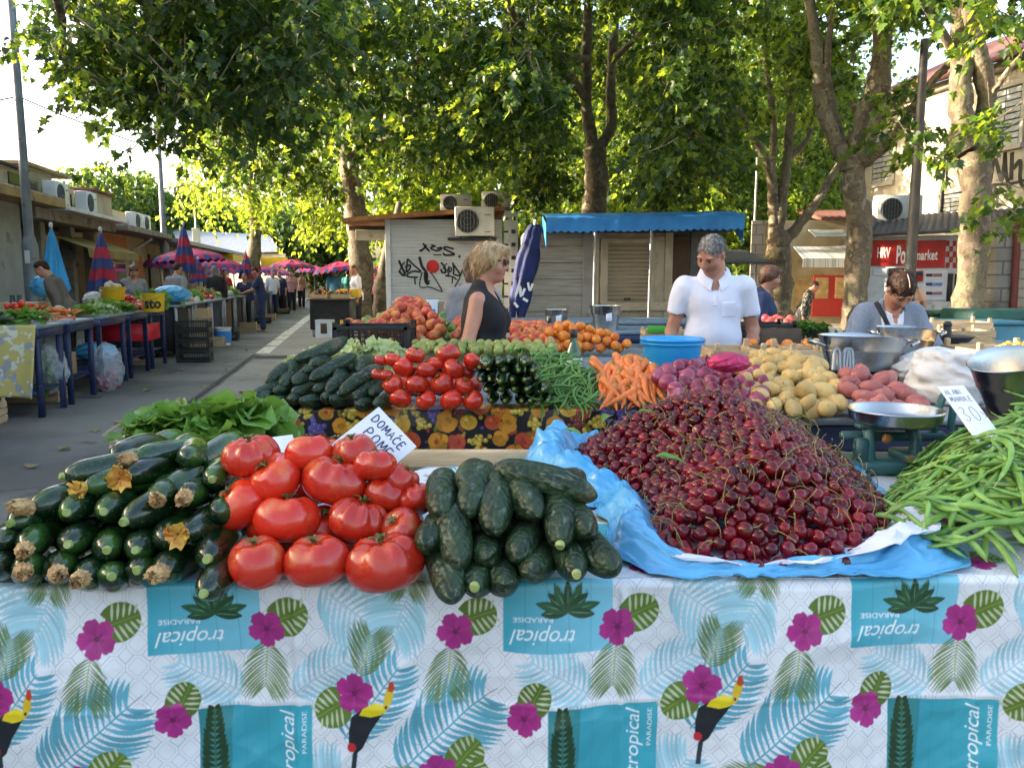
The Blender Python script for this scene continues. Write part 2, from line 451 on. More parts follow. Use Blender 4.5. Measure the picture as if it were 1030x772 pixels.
MAT=dict(asphalt=custom('asphalt',m_asphalt),paving=custom('worn paving',m_pave),bark=custom('plane bark',m_bark),white_line=mat('worn white road paint',(.62,.58,.48),(.3,.28,.24),9,.8,ramp=(.45,.75)),limestone=custom('limestone facade',m_blocks((.42,.39,.33),(.395,.366,.308),(.33,.305,.255),bw=.9,rh=.36,axis='YZ',dirt=(.34,.31,.255),ms=.006)),roughstone=custom('rough stone',m_blocks((.3,.28,.25),(.21,.2,.18),(.12,.11,.1),bw=.42,rh=.3,dirt=(.12,.11,.1),ms=.02)),palestone=custom('pale block wall',m_blocks((.42,.38,.3),(.37,.33,.26),(.2,.18,.15),bw=.42,rh=.21,dirt=(.3,.26,.2),ms=.015)),kioskwhite=custom('grimy white slat cladding',m_slats((.52,.545,.57),(.46,.48,.5),(.2,.2,.2),.075,(.33,.335,.335),(.58,.78),w=.05)),plankgrey=custom('weathered grey boards',m_slats((.36,.335,.29),(.27,.25,.215),(.05,.045,.04),.34,(.2,.18,.15),(.5,.8),.8,w=.035)),shutter=custom('brown roller shutter',m_slats((.30,.225,.135),(.25,.185,.11),(.07,.05,.03),.085,(.18,.13,.08),(.55,.8),.6,w=.16)),beige=mat('beige painted wood',(.42,.345,.24),(.33,.265,.18),3,.65,bump=.15,c3=(.2,.15,.1),s3=14,t3=(.66,.75)),steel=mat('brushed steel',(.52,.51,.49),(.42,.41,.39),3,.24,1,bump=.12,bscale=14,rvar=.1,c3=(.3,.28,.25),s3=6,t3=(.6,.75)),galv=mat('galvanised metal',(.32,.335,.35),(.24,.25,.265),5,.45,.7,bump=.1),polegrey=mat('grey pole paint',(.23,.25,.27),(.17,.185,.2),4,.5,.2,c3=(.12,.1,.08),s3=9,t3=(.62,.75)),darkpole=mat('dark grey post',(.085,.08,.075),(.06,.058,.055),4,.55,.2),bluepaint=mat('chipped navy table paint',(.010,.017,.055),(.018,.028,.075),6,.45,.1,c3=(.12,.1,.09),s3=18,t3=(.68,.74),bump=.15),bluegrey=mat('worn blue grey sheet metal',(.2,.26,.31),(.13,.17,.21),4,.45,.3,c3=(.1,.08,.07),s3=9,t3=(.64,.72)),awning=mat('blue awning canvas',(.03,.24,.62),(.02,.19,.52),2,.55,bump=.2,bscale=10,c4=(.05,.27,.6),s4=1.2),navy=mat('navy parasol cloth',(.012,.025,.13),(.007,.015,.08),4,.7,bump=.3,bscale=14),white=mat('white paint',(.72,.73,.74),(.6,.61,.62),3,.5,c3=(.42,.4,.37),s3=6,t3=(.65,.8)),acwhite=mat('aged white plastic',(.64,.64,.6),(.55,.55,.51),3,.45,c3=(.38,.36,.3),s3=7,t3=(.66,.78)),black=mat('black plastic',(.012,.012,.013),(.022,.022,.023),7,.42),rust=mat('rusty fascia',(.35,.16,.05),(.22,.1,.035),6,.75),paint_black=mat('black spray paint',(.012,.012,.013),None,rough=.6),paint_red=mat('red spray paint',(.55,.02,.02),(.42,.015,.015),9,.6),red=mat('red sign panel',(.56,.02,.012),(.42,.012,.008),3,.4,c4=(.62,.1,.02),s4=2.2),textwhite=mat('white lettering',(.82,.82,.8),None,rough=.5),textblack=mat('black lettering',(.012,.012,.014),None,rough=.6),ink=mat('blue black marker ink',(.03,.035,.09),None,rough=.6),card=mat('white card',(.74,.75,.8),(.68,.69,.75),5,.7),wood=mat('pale crate wood',(.55,.4,.235),(.43,.3,.165),6,.75,bump=.2,bscale=30,stretch=(1,1,8),vv=.1),darkwood=mat('dark old wood',(.12,.075,.045),(.08,.05,.03),6,.7,bump=.2),greenbin=mat('dark green plastic',(.008,.06,.04),(.006,.04,.028),4,.45),teal=mat('teal painted chest',(.05,.2,.25),(.035,.15,.2),4,.5,c3=(.1,.12,.11),s3=11,t3=(.63,.72)),roofdark=mat('dark corrugated roofing',(.045,.047,.052),(.03,.031,.034),3,.7),tile=mat('red roof tile',(.2,.085,.065),(.15,.06,.05),8,.8),concrete=mat('stained concrete',(.3,.28,.25),(.22,.205,.18),2.5,.85,c3=(.13,.12,.1),s3=3.3,t3=(.58,.72),bump=.3),render_grey=mat('grey render',(.36,.37,.375),(.3,.31,.315),2,.85,c3=(.22,.21,.2),s3=2.2,t3=(.62,.75)),ochre=mat('ochre fascia',(.42,.29,.13),(.3,.2,.09),3,.75,c3=(.16,.11,.06),s3=5,t3=(.6,.72)),tan=mat('tan canvas awning',(.3,.22,.07),(.22,.16,.05),2,.8),creamwall=mat('cream render',(.5,.43,.3),(.4,.335,.22),2,.85,c3=(.28,.22,.14),s3=3,t3=(.6,.75)),orange=mat('orange shop panel',(.5,.15,.04),(.42,.12,.03),4,.6),brown=mat('brown door',(.12,.06,.03),(.09,.045,.025),4,.6),glassdark=mat('dark window glass',(.03,.035,.04),None,rough=.08,spec=.7),doorred=mat('red shop door',(.4,.025,.018),None,rough=.45),shopglow=mat('painted shop window glow',(.5,.36,.16),(.34,.23,.1),5,.5),pinkpar=mat('magenta parasol',(.42,.015,.085),(.32,.012,.065),3,.65,bump=.2,bscale=9),parnavy=mat('dark blue parasol',(.03,.045,.17),None,rough=.65),parred=mat('red parasol',(.42,.015,.045),(.32,.012,.035),3,.65),parblue=mat('bright blue parasol',(.04,.36,.72),(.03,.28,.62),3,.6,bump=.2,bscale=9),yellow=mat('yellow plastic',(.74,.46,.015),(.66,.4,.012),3,.4),tentcream=mat('cream tent sheet',(.66,.64,.56),(.56,.54,.47),2,.6),basin=mat('blue plastic basin',(.03,.33,.72),(.028,.3,.68),3,.3,sss=.05),bagblue=mat('blue plastic bag',(.07,.34,.62),(.13,.42,.68),3.5,.24,bump=.35,bscale=16),paper=mat('white wrapping paper',(.72,.73,.82),(.64,.65,.76),9,.6,bump=.3,bscale=24),sack=mat('white sack',(.66,.64,.63),(.58,.56,.55),6,.55,bump=.5,bscale=26),scalegreen=mat('blue green scale enamel',(.04,.12,.12),(.025,.08,.085),9,.35,c3=(.16,.09,.05),s3=22,t3=(.65,.72)),cardboard=mat('cardboard',(.42,.28,.16),(.34,.22,.12),4,.8),bottle=mat('green bottle glass',(.03,.09,.04),None,rough=.08,spec=.7),redcloth=mat('red plastic bag',(.62,.02,.04),(.5,.015,.03),6,.4,bump=.5,bscale=18),magnet=mat('magenta net sack',(.55,.03,.13),(.4,.02,.09),40,.5,bump=.8,bscale=90,ramp=(.45,.55)),clearbag=mat('clear plastic bag',(.55,.6,.62),(.75,.78,.8),8,.25,bump=.8,bscale=16,ramp=(.5,.7)),)
MAT.update(skin=mat('skin',(.52,.26,.17),(.46,.21,.135),9,.5,sss=.12,c3=(.5,.17,.11),s3=7,t3=(.55,.75)),skin_tan=mat('sunburnt skin',(.44,.215,.14),(.39,.17,.105),11,.5,sss=.12,c3=(.44,.15,.1),s3=9,t3=(.55,.75)),lips=mat('lips',(.40,.15,.115),None,rough=.45),brow=mat('eyebrow',(.08,.05,.035),None,rough=.8),eyew=mat('eye',(.05,.035,.03),None,rough=.25),blonde=mat('blonde hair',(.56,.38,.2),(.36,.22,.1),60,.45,bump=.9,bscale=70,stretch=(1,1,.16),c3=(.68,.5,.3),s3=40,t3=(.55,.7)),greyhair=mat('grey hair',(.2,.19,.18),(.075,.07,.065),70,.65,bump=.7,bscale=110,stretch=(1,.35,.5),c3=(.36,.35,.34),s3=50,t3=(.6,.75)),darkhair=mat('dark brown hair',(.028,.014,.009),(.045,.022,.014),40,.62,spec=.25,bump=.7,bscale=70,stretch=(1,1,.25)),brownhair=mat('brown hair',(.11,.05,.025),(.065,.03,.015),40,.45,bump=.7,bscale=60),scalp=mat('hair parting',(.42,.3,.25),None,rough=.6),blacktop=mat('black cotton',(.012,.011,.014),(.018,.017,.02),9,.85,bump=.4,bscale=14),whitepolo=mat('white cotton polo',(.72,.73,.84),(.67,.68,.8),5,.8,bump=.6,bscale=13),greycardi=mat('grey cardigan',(.235,.265,.32),(.2,.225,.28),90,.9,bump=.5,bscale=60),whitetee=mat('white tee',(.75,.75,.8),(.68,.68,.73),6,.8,bump=.3,bscale=14),jacket=mat('grey brown jacket',(.16,.13,.105),(.12,.1,.08),9,.85,bump=.4,bscale=16),greyshirt=mat('grey shirt',(.27,.26,.26),(.21,.2,.2),7,.85,bump=.3),bluetee=mat('light blue tee',(.12,.36,.56),None,rough=.8),navycloth=mat('navy cloth',(.018,.03,.08),(.025,.04,.1),6,.85,bump=.3),pinkblouse=mat('pink blouse',(.55,.3,.32),(.4,.18,.22),30,.8),peachtop=mat('peach top',(.58,.36,.26),None,rough=.8),pattern=mat('dark patterned shirt',(.03,.03,.03),(.28,.24,.19),22,.8,ramp=(.52,.58)),darktrouser=mat('dark trousers',(.018,.018,.022),(.026,.026,.03),6,.8),greentop=mat('teal top',(.03,.22,.2),None,rough=.8),redtop=mat('red top',(.4,.03,.05),None,rough=.8),frame=mat('sunglasses frame',(.015,.012,.012),None,rough=.2),strap=mat('black strap',(.014,.014,.018),None,rough=.6),)
def sheet(name,pts,z,m):
 mb=MB();mb.add([(p[0],p[1],z) for p in pts],[tuple(range(len(pts)))])
 return tag(mb.build(name,m,smooth=0),kind='structure')
sheet('ground',[(-250,-60),(250,-60),(250,400),(-250,400)],0,MAT['asphalt'])
q=[ax(-12,1.3),ax(-12,60),ax(90,60),ax(90,1.3)]
sheet('pavement',q[::-1] if (q[1]-q[0]).cross(q[2]-q[1]).z<0 else q,.004,MAT['paving'])
def strip(name,s0,s1,t0,t1,z,m):
 P=[ax(s0,t0),ax(s0,t1),ax(s1,t1),ax(s1,t0)]
 return P[::-1]
mb=MB()
for s0,s1 in ((-12,14.6),):
 P=strip('',s0,s1,1.18,1.25,0,None);mb.add([(p.x,p.y,.008) for p in P],[(0,1,2,3)])
tag(mb.build('gutter_joint',mat('gutter dirt',(.03,.028,.025),(.06,.055,.05),4,.9),smooth=0),kind='structure')
mb=MB();s=14.8
while s<60:
 l=random.uniform(1.0,2.2)
 P=strip('',s,s+l,1.2+random.uniform(-.02,.02),1.45,0,None);mb.add([(p.x,p.y,.009) for p in P],[(0,1,2,3)]);s+=l+random.uniform(.05,.25)
tag(mb.build('road_marking',MAT['white_line'],smooth=0),kind='structure')
P=[gp(255,361,0),gp(400,361,0),gp(400,358,0),gp(258,358,0)]
mb=MB();mb.add([(p.x,p.y,.012) for p in P],[(0,1,2,3)]);tag(mb.build('paving_joint',_MC['gutter dirt'],smooth=0),kind='structure')
class Face:
 """vertical plane through P with horizontal direction D (to the right as seen from the viewer)"""
 def __init__(s,P,D):
  s.P=Vector((P[0],P[1],0));s.D=Vector((D[0],D[1],0)).normalized();s.N=Vector((s.D.y,-s.D.x,0))
  s.M=Matrix(((s.D.x,-s.N.x,0,s.P.x),(s.D.y,-s.N.y,0,s.P.y),(0,0,1,0),(0,0,0,1)))
 def uv(s,px,py):
  d=ray(px,py);o=Vector((0,0,CAM_H));t=(s.P-o).dot(s.N)/d.dot(s.N);p=o+d*t
  return (p-s.P).dot(s.D),p.z
 def w(s,u,z,out=0):return s.P+s.D*u+s.N*out+Vector((0,0,z))
 def box(s,mb,u0,u1,z0,z1,o0,o1,m=0,b=.004):
  """box from u0..u1, z0..z1, standing o0..o1 proud of the plane"""
  t=MB();t.box(((u0+u1)/2,-(o0+o1)/2,(z0+z1)/2),(abs(u1-u0),abs(o1-o0),abs(z1-z0)),m,b=b);t.xf(s.M)
  mb.add(t.V[0],t.F,m)
 def pbox(s,mb,x0,y0,x1,y1,o0,o1,m=0,b=.004):
  u0,z1=s.uv(x0,y0);u1,z0=s.uv(x1,y1)
  s.box(mb,u0,u1,z0,z1,o0,o1,m,b)
FONT_CACHE={}
def text_mesh(txt,size,ext=.003,shear=0,bold=0):
 cu=bpy.data.curves.new('t','FONT');cu.body=txt;cu.size=size;cu.extrude=ext;cu.shear=shear;cu.offset=bold;cu.resolution_u=4
 o=bpy.data.objects.new('t',cu);COL.objects.link(o)
 dg=bpy.context.evaluated_depsgraph_get();dg.update()
 me=bpy.data.meshes.new_from_object(o.evaluated_get(dg))
 V=np.array([v.co[:] for v in me.vertices]);F=[tuple(p.vertices) for p in me.polygons]
 bpy.data.objects.remove(o);bpy.data.curves.remove(cu);bpy.data.meshes.remove(me)
 return V,F
def face_text(face,txt,x0,y0,x1,y1,m,name,parent,out=.03,shear=0,bold=0.0):
 """fits the lettering into a rectangle of the facade"""
 V,F=text_mesh(txt,1,.004,shear,bold)
 u0,z1=face.uv(x0,y0);u1,z0=face.uv(x1,y1)
 lo=V.min(0);hi=V.max(0)
 U=u0+(V[:,0]-lo[0])/(hi[0]-lo[0])*(u1-u0);Z=z0+(V[:,1]-lo[1])/(hi[1]-lo[1])*(z1-z0)
 W=np.stack([U,-out-V[:,2],Z],1);M=np.array(face.M)
 mb=MB();mb.add(W@M[:3,:3].T+M[:3,3],F);return mb.build(name,m,parent,smooth=0)
def ribbon(mb,pts2,wid,to3,n=None,mt=0,th=.004):
 """a flat brush stroke: pts2 in 2-D, mapped by to3(u,v,out)"""
 P=np.array(pts2,float)
 if n and len(P)>2:P=curve_pts([(a,b,0) for a,b in P],n)[:,:2]
 T=np.gradient(P,axis=0);T/=np.linalg.norm(T,axis=1)[:,None]+1e-9;Nn=np.stack([-T[:,1],T[:,0]],1)
 w=np.full(len(P),wid/2) if np.isscalar(wid) else np.interp(np.linspace(0,1,len(P)),np.linspace(0,1,len(wid)),wid)/2
 A=P+Nn*w[:,None];B=P-Nn*w[:,None];V=[]
 for o in (th,0):
  for k in range(len(P)):V.append(to3(*A[k],o));V.append(to3(*B[k],o))
 m=len(P);F=[]
 for k in range(m-1):
  a=2*k;F.append((a,a+1,a+3,a+2));b2=2*m
  F.append((a,a+2,b2+a+2,b2+a));F.append((a+1,b2+a+1,b2+a+3,a+3))
 F.append((0,2*m,2*m+1,1));e=2*(m-1);F.append((e,e+1,2*m+e+1,2*m+e))
 mb.add([tuple(v) for v in V],F,mt)
AFM=Matrix(((AN.x,AU.x,0,AO.x),(AN.y,AU.y,0,AO.y),(0,0,1,0),(0,0,0,1)))
def abox(mb,t0,t1,s0,s1,z0,z1,m=0,b=.006):
 t=MB();t.box(((t0+t1)/2,(s0+s1)/2,(z0+z1)/2),(abs(t1-t0),abs(s1-s0),abs(z1-z0)),m,b=b);t.xf(AFM);mb.add(t.V[0],t.F,m)
def part(par,name,m,fn,smooth=40):
 mb=MB();fn(mb);return mb.build(name,m,par,smooth)
def ac_unit(name_label,loc,ang,w=.85,group=None,h=.6,d=.32):
 """air conditioner outdoor unit, front towards local -y"""
 t=thing('air_conditioner',name_label,'air conditioner',loc,group);t.rotation_euler=(0,0,ang)
 def mk(nm,mb,m):
  me=mb.mesh(nm,m);o=bpy.data.objects.new(nm,me);COL.objects.link(o);o.parent=t;return o
 mb=MB();mb.box((0,0,h/2+.04),(w,d,h),b=.02);mk('casing',mb,MAT['acwhite'])
 mb=MB();cx=-w*.18;cz=h/2+.04;r=h*.4
 mb.lathe([(0,.012),(r,.012),(r,0),(0,0)],28,M=Matrix.Translation((cx,-d/2,cz))@Matrix.Rotation(pi/2,4,'X'));g=mk('fan_grille',mb,MAT['black'])
 mb=MB()
 for k in range(7):
  x=cx+(k-3)/3.6*r;hh=sqrt(max(.0004,r*r-(x-cx)**2))
  mb.tube([(x,-d/2-.017,cz-hh),(x,-d/2-.017,cz+hh)],.006,5)
 for k in range(3):mb.tube([(cx+r*(k+1)/3.2*cos(a),-d/2-.022,cz+r*(k+1)/3.2*sin(a)) for a in np.linspace(0,2*pi,21)],.004,4)
 mk('grille_wire',mb,MAT['polegrey'])
 mb=MB();mb.box((w*.33,-d/2-.003,h*.78),(w*.16,.004,.03));mb.box((w*.33,-d/2-.003,h*.2),(w*.14,.004,.02));mk('nameplate',mb,MAT['polegrey'])
 mb=MB();mb.box((-w*.36,0,.02),(.05,d,.04));mb.box((w*.36,0,.02),(.05,d,.04));mk('foot',mb,MAT['black'])
 return t
RG=AANG
def left_row():
 b1=thing('market_building','plain grey rendered market building with a small dark window at the left edge','building',ax(8,-6))
 part(b1,'wall',MAT['render_grey'],lambda m:abox(m,-9.5,-4.2,-9,19.2,0,3.0))
 f=part(b1,'fascia',MAT['ochre'],lambda m:abox(m,-9.6,-3.6,-9.2,20.3,3.0,3.22,b=.015))
 part(b1,'roof_edge',MAT['roofdark'],lambda m:abox(m,-9.6,-3.75,-9.1,20.2,3.22,3.27))
 part(b1,'parapet',MAT['creamwall'],lambda m:abox(m,-9.4,-4.35,-9,20,3.27,3.8))
 part(b1,'parapet_cap',MAT['roofdark'],lambda m:abox(m,-9.5,-4.25,-9.1,20.1,3.8,3.86))
 w=part(b1,'window',MAT['glassdark'],lambda m:abox(m,-4.22,-4.185,17.2,17.85,2.1,2.75))
 part(w,'frame',MAT['white'],lambda m:[abox(m,-4.19,-4.15,a,b,c,d) for a,b,c,d in ((17.12,17.2,2.02,2.83),(17.85,17.93,2.02,2.83),(17.2,17.85,2.02,2.1),(17.2,17.85,2.75,2.83))])
 part(b1,'downpipe',MAT['polegrey'],lambda m:m.tube([ax(19.3,-4.12,0),ax(19.3,-4.12,3.0)],.05,8))
 for k,s in enumerate((15.1,16.6,17.9,19.1)):part(b1,'parapet_window',MAT['glassdark'],lambda m:abox(m,-4.36,-4.32,s,s+.6,3.4,3.7))
 b2=thing('market_building','open fronted market building with concrete columns, tan awning and a red brown door','building',ax(22,-6))
 part(b2,'back_wall',MAT['creamwall'],lambda m:abox(m,-9,-6.2,19.4,25.2,0,2.9))
 part(b2,'roof_slab',MAT['concrete'],lambda m:abox(m,-9.2,-3.9,19.3,25.3,2.72,2.98,b=.015))
 part(b2,'white_edge',MAT['white'],lambda m:abox(m,-4.4,-3.55,20.4,25.4,2.98,3.07))
 for s in (20.6,22.7,24.6):part(b2,'column',MAT['concrete'],lambda m:abox(m,-4.6,-4.3,s,s+.3,0,2.72))
 part(b2,'door',MAT['brown'],lambda m:abox(m,-6.19,-6.1,22.0,23.6,0,2.4))
 part(b2,'door_lintel',MAT['doorred'],lambda m:abox(m,-6.18,-6.06,21.7,23.9,2.4,2.62))
 def aw(m):
  P=np.array([[tuple(ax(s,t,z)) for s in np.linspace(21.0,25.6,9)] for t,z in ((-5.2,2.62),(-4.2,2.42),(-3.4,2.12),(-3.38,1.9))]);m.slab(P,.015)
 part(b2,'awning',MAT['tan'],aw)
 part(b2,'parapet',MAT['creamwall'],lambda m:[abox(m,-9,-4.5,20.3,22.2,3.0,4.0),abox(m,-9,-4.7,22.2,25.0,3.0,3.85)])
 part(b2,'parapet_cap',MAT['ochre'],lambda m:abox(m,-9,-4.35,20.2,23.2,4.0,4.08))
 for s in (20.6,23.0,24.1):part(b2,'parapet_window',MAT['glassdark'],lambda m:abox(m,-4.5 if s<22 else -4.7,-4.46 if s<22 else -4.66,s,s+.55,3.3,3.7))
 b3=thing('market_building','market building with an orange shop panel under a pale concrete canopy','building',ax(28,-6))
 part(b3,'wall',MAT['creamwall'],lambda m:abox(m,-9,-4.5,25.6,31,0,2.8))
 part(b3,'canopy',MAT['concrete'],lambda m:abox(m,-9,-3.6,25.5,31.3,2.8,2.98,b=.015))
 part(b3,'shop_panel',MAT['orange'],lambda m:abox(m,-4.49,-4.42,25.8,28.4,1.95,2.72))
 part(b3,'shopfront',MAT['glassdark'],lambda m:abox(m,-4.49,-4.44,26,28.2,.3,1.85))
 part(b3,'door',MAT['orange'],lambda m:abox(m,-4.49,-4.4,29,30.2,0,2.2))
 part(b3,'drainpipe',MAT['white'],lambda m:m.tube([ax(28.7,-3.7,2.7),ax(28.7,-4.2,2.4),ax(28.7,-4.35,2.3),ax(28.7,-4.35,0)],.05,7))
 part(b3,'parapet',MAT['creamwall'],lambda m:[abox(m,-9,-4.7,26,28,2.98,4.0),abox(m,-9,-5.0,28.3,31,2.98,3.7)])
 part(b3,'parapet_cap',MAT['tile'],lambda m:abox(m,-9,-4.6,25.9,28.1,4.0,4.07))
 b4=thing('market_building','long low market building with dark openings and a grey metal roof, far along the row','building',ax(40,-6))
 part(b4,'wall',MAT['creamwall'],lambda m:abox(m,-9,-4.7,31.4,52,0,2.7))
 part(b4,'roof',MAT['galv'],lambda m:abox(m,-9.2,-3.4,31.3,52.2,2.7,2.86))
 for s in (32.2,35.5,39,43,47):part(b4,'opening',MAT['brown'],lambda m:abox(m,-4.69,-4.62,s,s+2.2,0,2.3))
 part(b4,'signboard',MAT['yellow'],lambda m:abox(m,-4.2,-3.3,44,51,2.3,2.65))
 sg=thing('shop_sign','cream upright sign board on a thin pole above the far market roof','sign',ax(36,-3.6))
 part(sg,'pole',MAT['galv'],lambda m:m.tube([ax(36,-3.6,0),ax(36,-3.6,4.3)],.05,7))
 part(sg,'board',MAT['tentcream'],lambda m:abox(m,-3.75,-3.45,35.9,36.0,2.6,3.5))
 for s,t,z,l in ((21.2,-4.1,3.07,'white air conditioner on the white edged canopy nearest the light pole'),(23.6,-4.15,3.07,'white air conditioner on the canopy right of a small dark window'),(29.4,-4.4,2.98,'white air conditioner on the concrete canopy above the orange panel'),(30.6,-4.4,2.98,'second white air conditioner on the concrete canopy, farther along')):
  ac_unit(l,ax(s,t,z),RG+pi/2,group='rooftop air conditioners of the market row')
 d=thing('satellite_dish','grey round satellite dish on the flat market roof','satellite dish',ax(25.2,-5.6,3.5))
 part(d,'dish',MAT['galv'],lambda m:m.lathe([(0,.0),(.12,.02),(.22,.07),(.225,.06),(.12,.0),(0,-.02)],20,M=Matrix.Translation(ax(25.2,-5.6,3.98))@Matrix.Rotation(R(75),4,'X')))
 part(d,'mast',MAT['polegrey'],lambda m:m.tube([ax(25.2,-5.6,3.55),ax(25.2,-5.6,3.95)],.02,6))
 for s,h,l in ((22.6,4.6,'thin hooked antenna mast on the roof nearer the light pole'),(24.8,4.4,'thin antenna mast beside the satellite dish')):
  a=thing('antenna',l,'antenna',ax(s,-6,3.5))
  part(a,'mast',MAT['galv'],lambda m:m.tube([ax(s,-6,3.5),ax(s,-6,h),ax(s-.02,-6.1,h+.08),ax(s,-6.35,h+.08)],.018,6))
left_row()
t=thing('market_tent','long pale tent hall with a flat sloping roof at the far end of the aisle','tent',dp(245,290,52))
def f(m):
 a=dp(192,280,52);b=dp(288,280,50)
 P=np.array([[(x,y,z) for x,y in ((a.x,a.y),((a.x+b.x)/2,51),(b.x,b.y))] for z in (0.1,2.9)]);m.slab(P,.06)
part(t,'side_sheet',MAT['tentcream'],f)
def f(m):
 a=dp(186,280,51.6);b=dp(283,280,49.6)
 P=np.array([[(a.x-4*u+.0,a.y+8*u,2.9+2.0*u),(b.x-3*u,b.y+8*u,3.0+1.4*u)] for u in np.linspace(0,1,5)]);m.slab(P,.05)
part(t,'roof_sheet',MAT['galv'],f)
part(t,'yellow_valance',MAT['yellow'],lambda m:m.box(((dp(268,280,49).x+dp(285,280,49).x)/2,49,2.3),(1.6,.05,.7)))
t=thing('low_building','white low buildings with flat roofs beyond the far end of the aisle','building',dp(325,290,75))
part(t,'wall',MAT['white'],lambda m:[m.box((dp(318,280,75).x,75,1.7),(5.5,4,3.4),b=.02),m.box((dp(336,280,80).x,80,2.4),(4,4,4.8),b=.02)])
for px in (308,318,328):part(t,'window',MAT['glassdark'],lambda m:m.box((dp(px,280,73).x,72.98,2.1),(.9,.06,1)))
part(t,'roof_edge',MAT['tile'],lambda m:m.box((dp(318,280,75).x,75,3.5),(5.9,4.4,.2)))
part(t,'side_wall',MAT['creamwall'],lambda m:m.box((dp(350,280,70).x,70,1.2),(9,3,2.4),b=.02))
def pole(label,x,y,h,r,base=None,m='polegrey',arm=None,name='street_lamp',cat='street lamp'):
 t=thing(name,label,cat,(x,y,0))
 part(t,'pole',MAT[m],lambda mb:mb.tube([(x,y,0),(x,y,h*.5),(x,y,h)],[r,r*.8,r*.6],12))
 if base:part(t,'pole_base',MAT[m],lambda mb:mb.lathe([(0,0),(base[1],0),(base[1],base[0]),(base[1]*.8,base[0]+.08),(r,base[0]+.16),(r*.8,base[0]+.16)],14,M=Matrix.Translation((x,y,0))))
 if arm:
  part(t,'arm',MAT[m],lambda mb:mb.tube([(x,y,h-.03),(x+arm*.5,y,h+.25),(x+arm,y,h+.3)],r*.4,8))
  part(t,'lamp_head',MAT['galv'],lambda mb:mb.ell((x+arm+.25,y,h+.28),(.35,.13,.08)))
 return t
p1=dp(34,300,14.2)
t=pole('tall grey light pole with a thick foot sleeve beside the grey building',p1.x,p1.y,10.5,.085,(1.95,.13),arm=1.2)
part(t,'sticker',MAT['white'],lambda mb:mb.box((p1.x+.02,p1.y-.132,1.75),(.09,.006,.22)))
p2=dp(166,260,30)
pole('slim grey light pole rising behind the far parasols',p2.x,p2.y,7.3,.12,(2.6,.16),arm=.7)
p3=dp(915,280,13.2)
t=pole('dark grey metal post in front of the red shop sign',p3.x,p3.y,5.1,.1,m='darkpole',name='post',cat='post')
for z_,w_,h_ in ((1.22,.1,.14),(.98,.14,.05)):part(t,'sticker',MAT['card'],lambda mb:mb.box((p3.x-.02,p3.y-.105,z_),(w_,.006,h_)))
p4=dp(757,280,26);pole('thin pale pole left of the forked plane tree by the shops',p4.x,p4.y,5.2,.05,m='galv',name='post',cat='post')
def cable(label,A,B,sag,r=.012):
 A=Vector(A);B=Vector(B);pts=[A.lerp(B,u)-Vector((0,0,sag*4*u*(1-u))) for u in np.linspace(0,1,14)]
 mb=MB();mb.tube(pts,r,5);tag(mb.build('cable',MAT['black']),label,'cable')
cable('overhead wire from the tall left pole towards the trees',(p1.x,p1.y,4.45),dp(330,170,26),.5)
cable('overhead wire leaving the tall left pole out of the picture',(p1.x,p1.y,4.45),(p1.x-6,p1.y-2.5,4.4),.5)
FK=Face((dp(391,290,19).x,19),(1,.02))
t=thing('kiosk','grimy white slatted kiosk with black graffiti, a red dot and air conditioners','kiosk',FK.w(1.3,0))
u1=FK.uv(505,260)[0];kz=2.86
part(t,'wall',MAT['kioskwhite'],lambda m:FK.box(m,0,u1,.02,kz-.12,-2.6,0))
part(t,'corner_trim',MAT['white'],lambda m:[FK.box(m,-.06,.06,0,kz-.12,-.05,.02),FK.box(m,0,u1,.8,.86,0,.015)])
def f(m):
 ua=FK.uv(346,222)[0];ub=FK.uv(507,206)[0]
 P=np.array([[tuple(FK.w(ua,kz-.16,o)),tuple(FK.w(0,kz-.07,o)),tuple(FK.w(ub,kz+.12,o))] for o in (-2.9,.25)]);m.slab(P[::-1],.1)
part(t,'roof',MAT['rust'],f)
part(t,'rafter',MAT['darkwood'],lambda m:[FK.box(m,FK.uv(350,230)[0],0,kz-.36+.03*k,kz-.26+.03*k,-.2-.55*k,-.1-.55*k) for k in range(4)])
part(t,'awning_box',MAT['creamwall'],lambda m:FK.pbox(m,357,231,390,241,-.4,-.05))
part(t,'vent_panel',MAT['white'],lambda m:FK.box(m,u1+.05,FK.uv(521,250)[0],0,kz+.08,-.5,.02))
def f(m):
 a=FK.uv(510,250)[0];b=FK.uv(516.5,250)[0]
 for k in range(9):
  FK.box(m,b-.05,b+.05,2.72-k*.3,2.81-k*.3,.02,.03)
  FK.box(m,a-.07,a+.03,2.74-k*.3,2.78-k*.3,.02,.03)
part(t,'vent_hole',MAT['black'],f)
GZ=lambda x,y:FK.uv(385+x/9.65,225+y/9.65)
to3=lambda u,v,o:FK.w(u,v,o+.003)
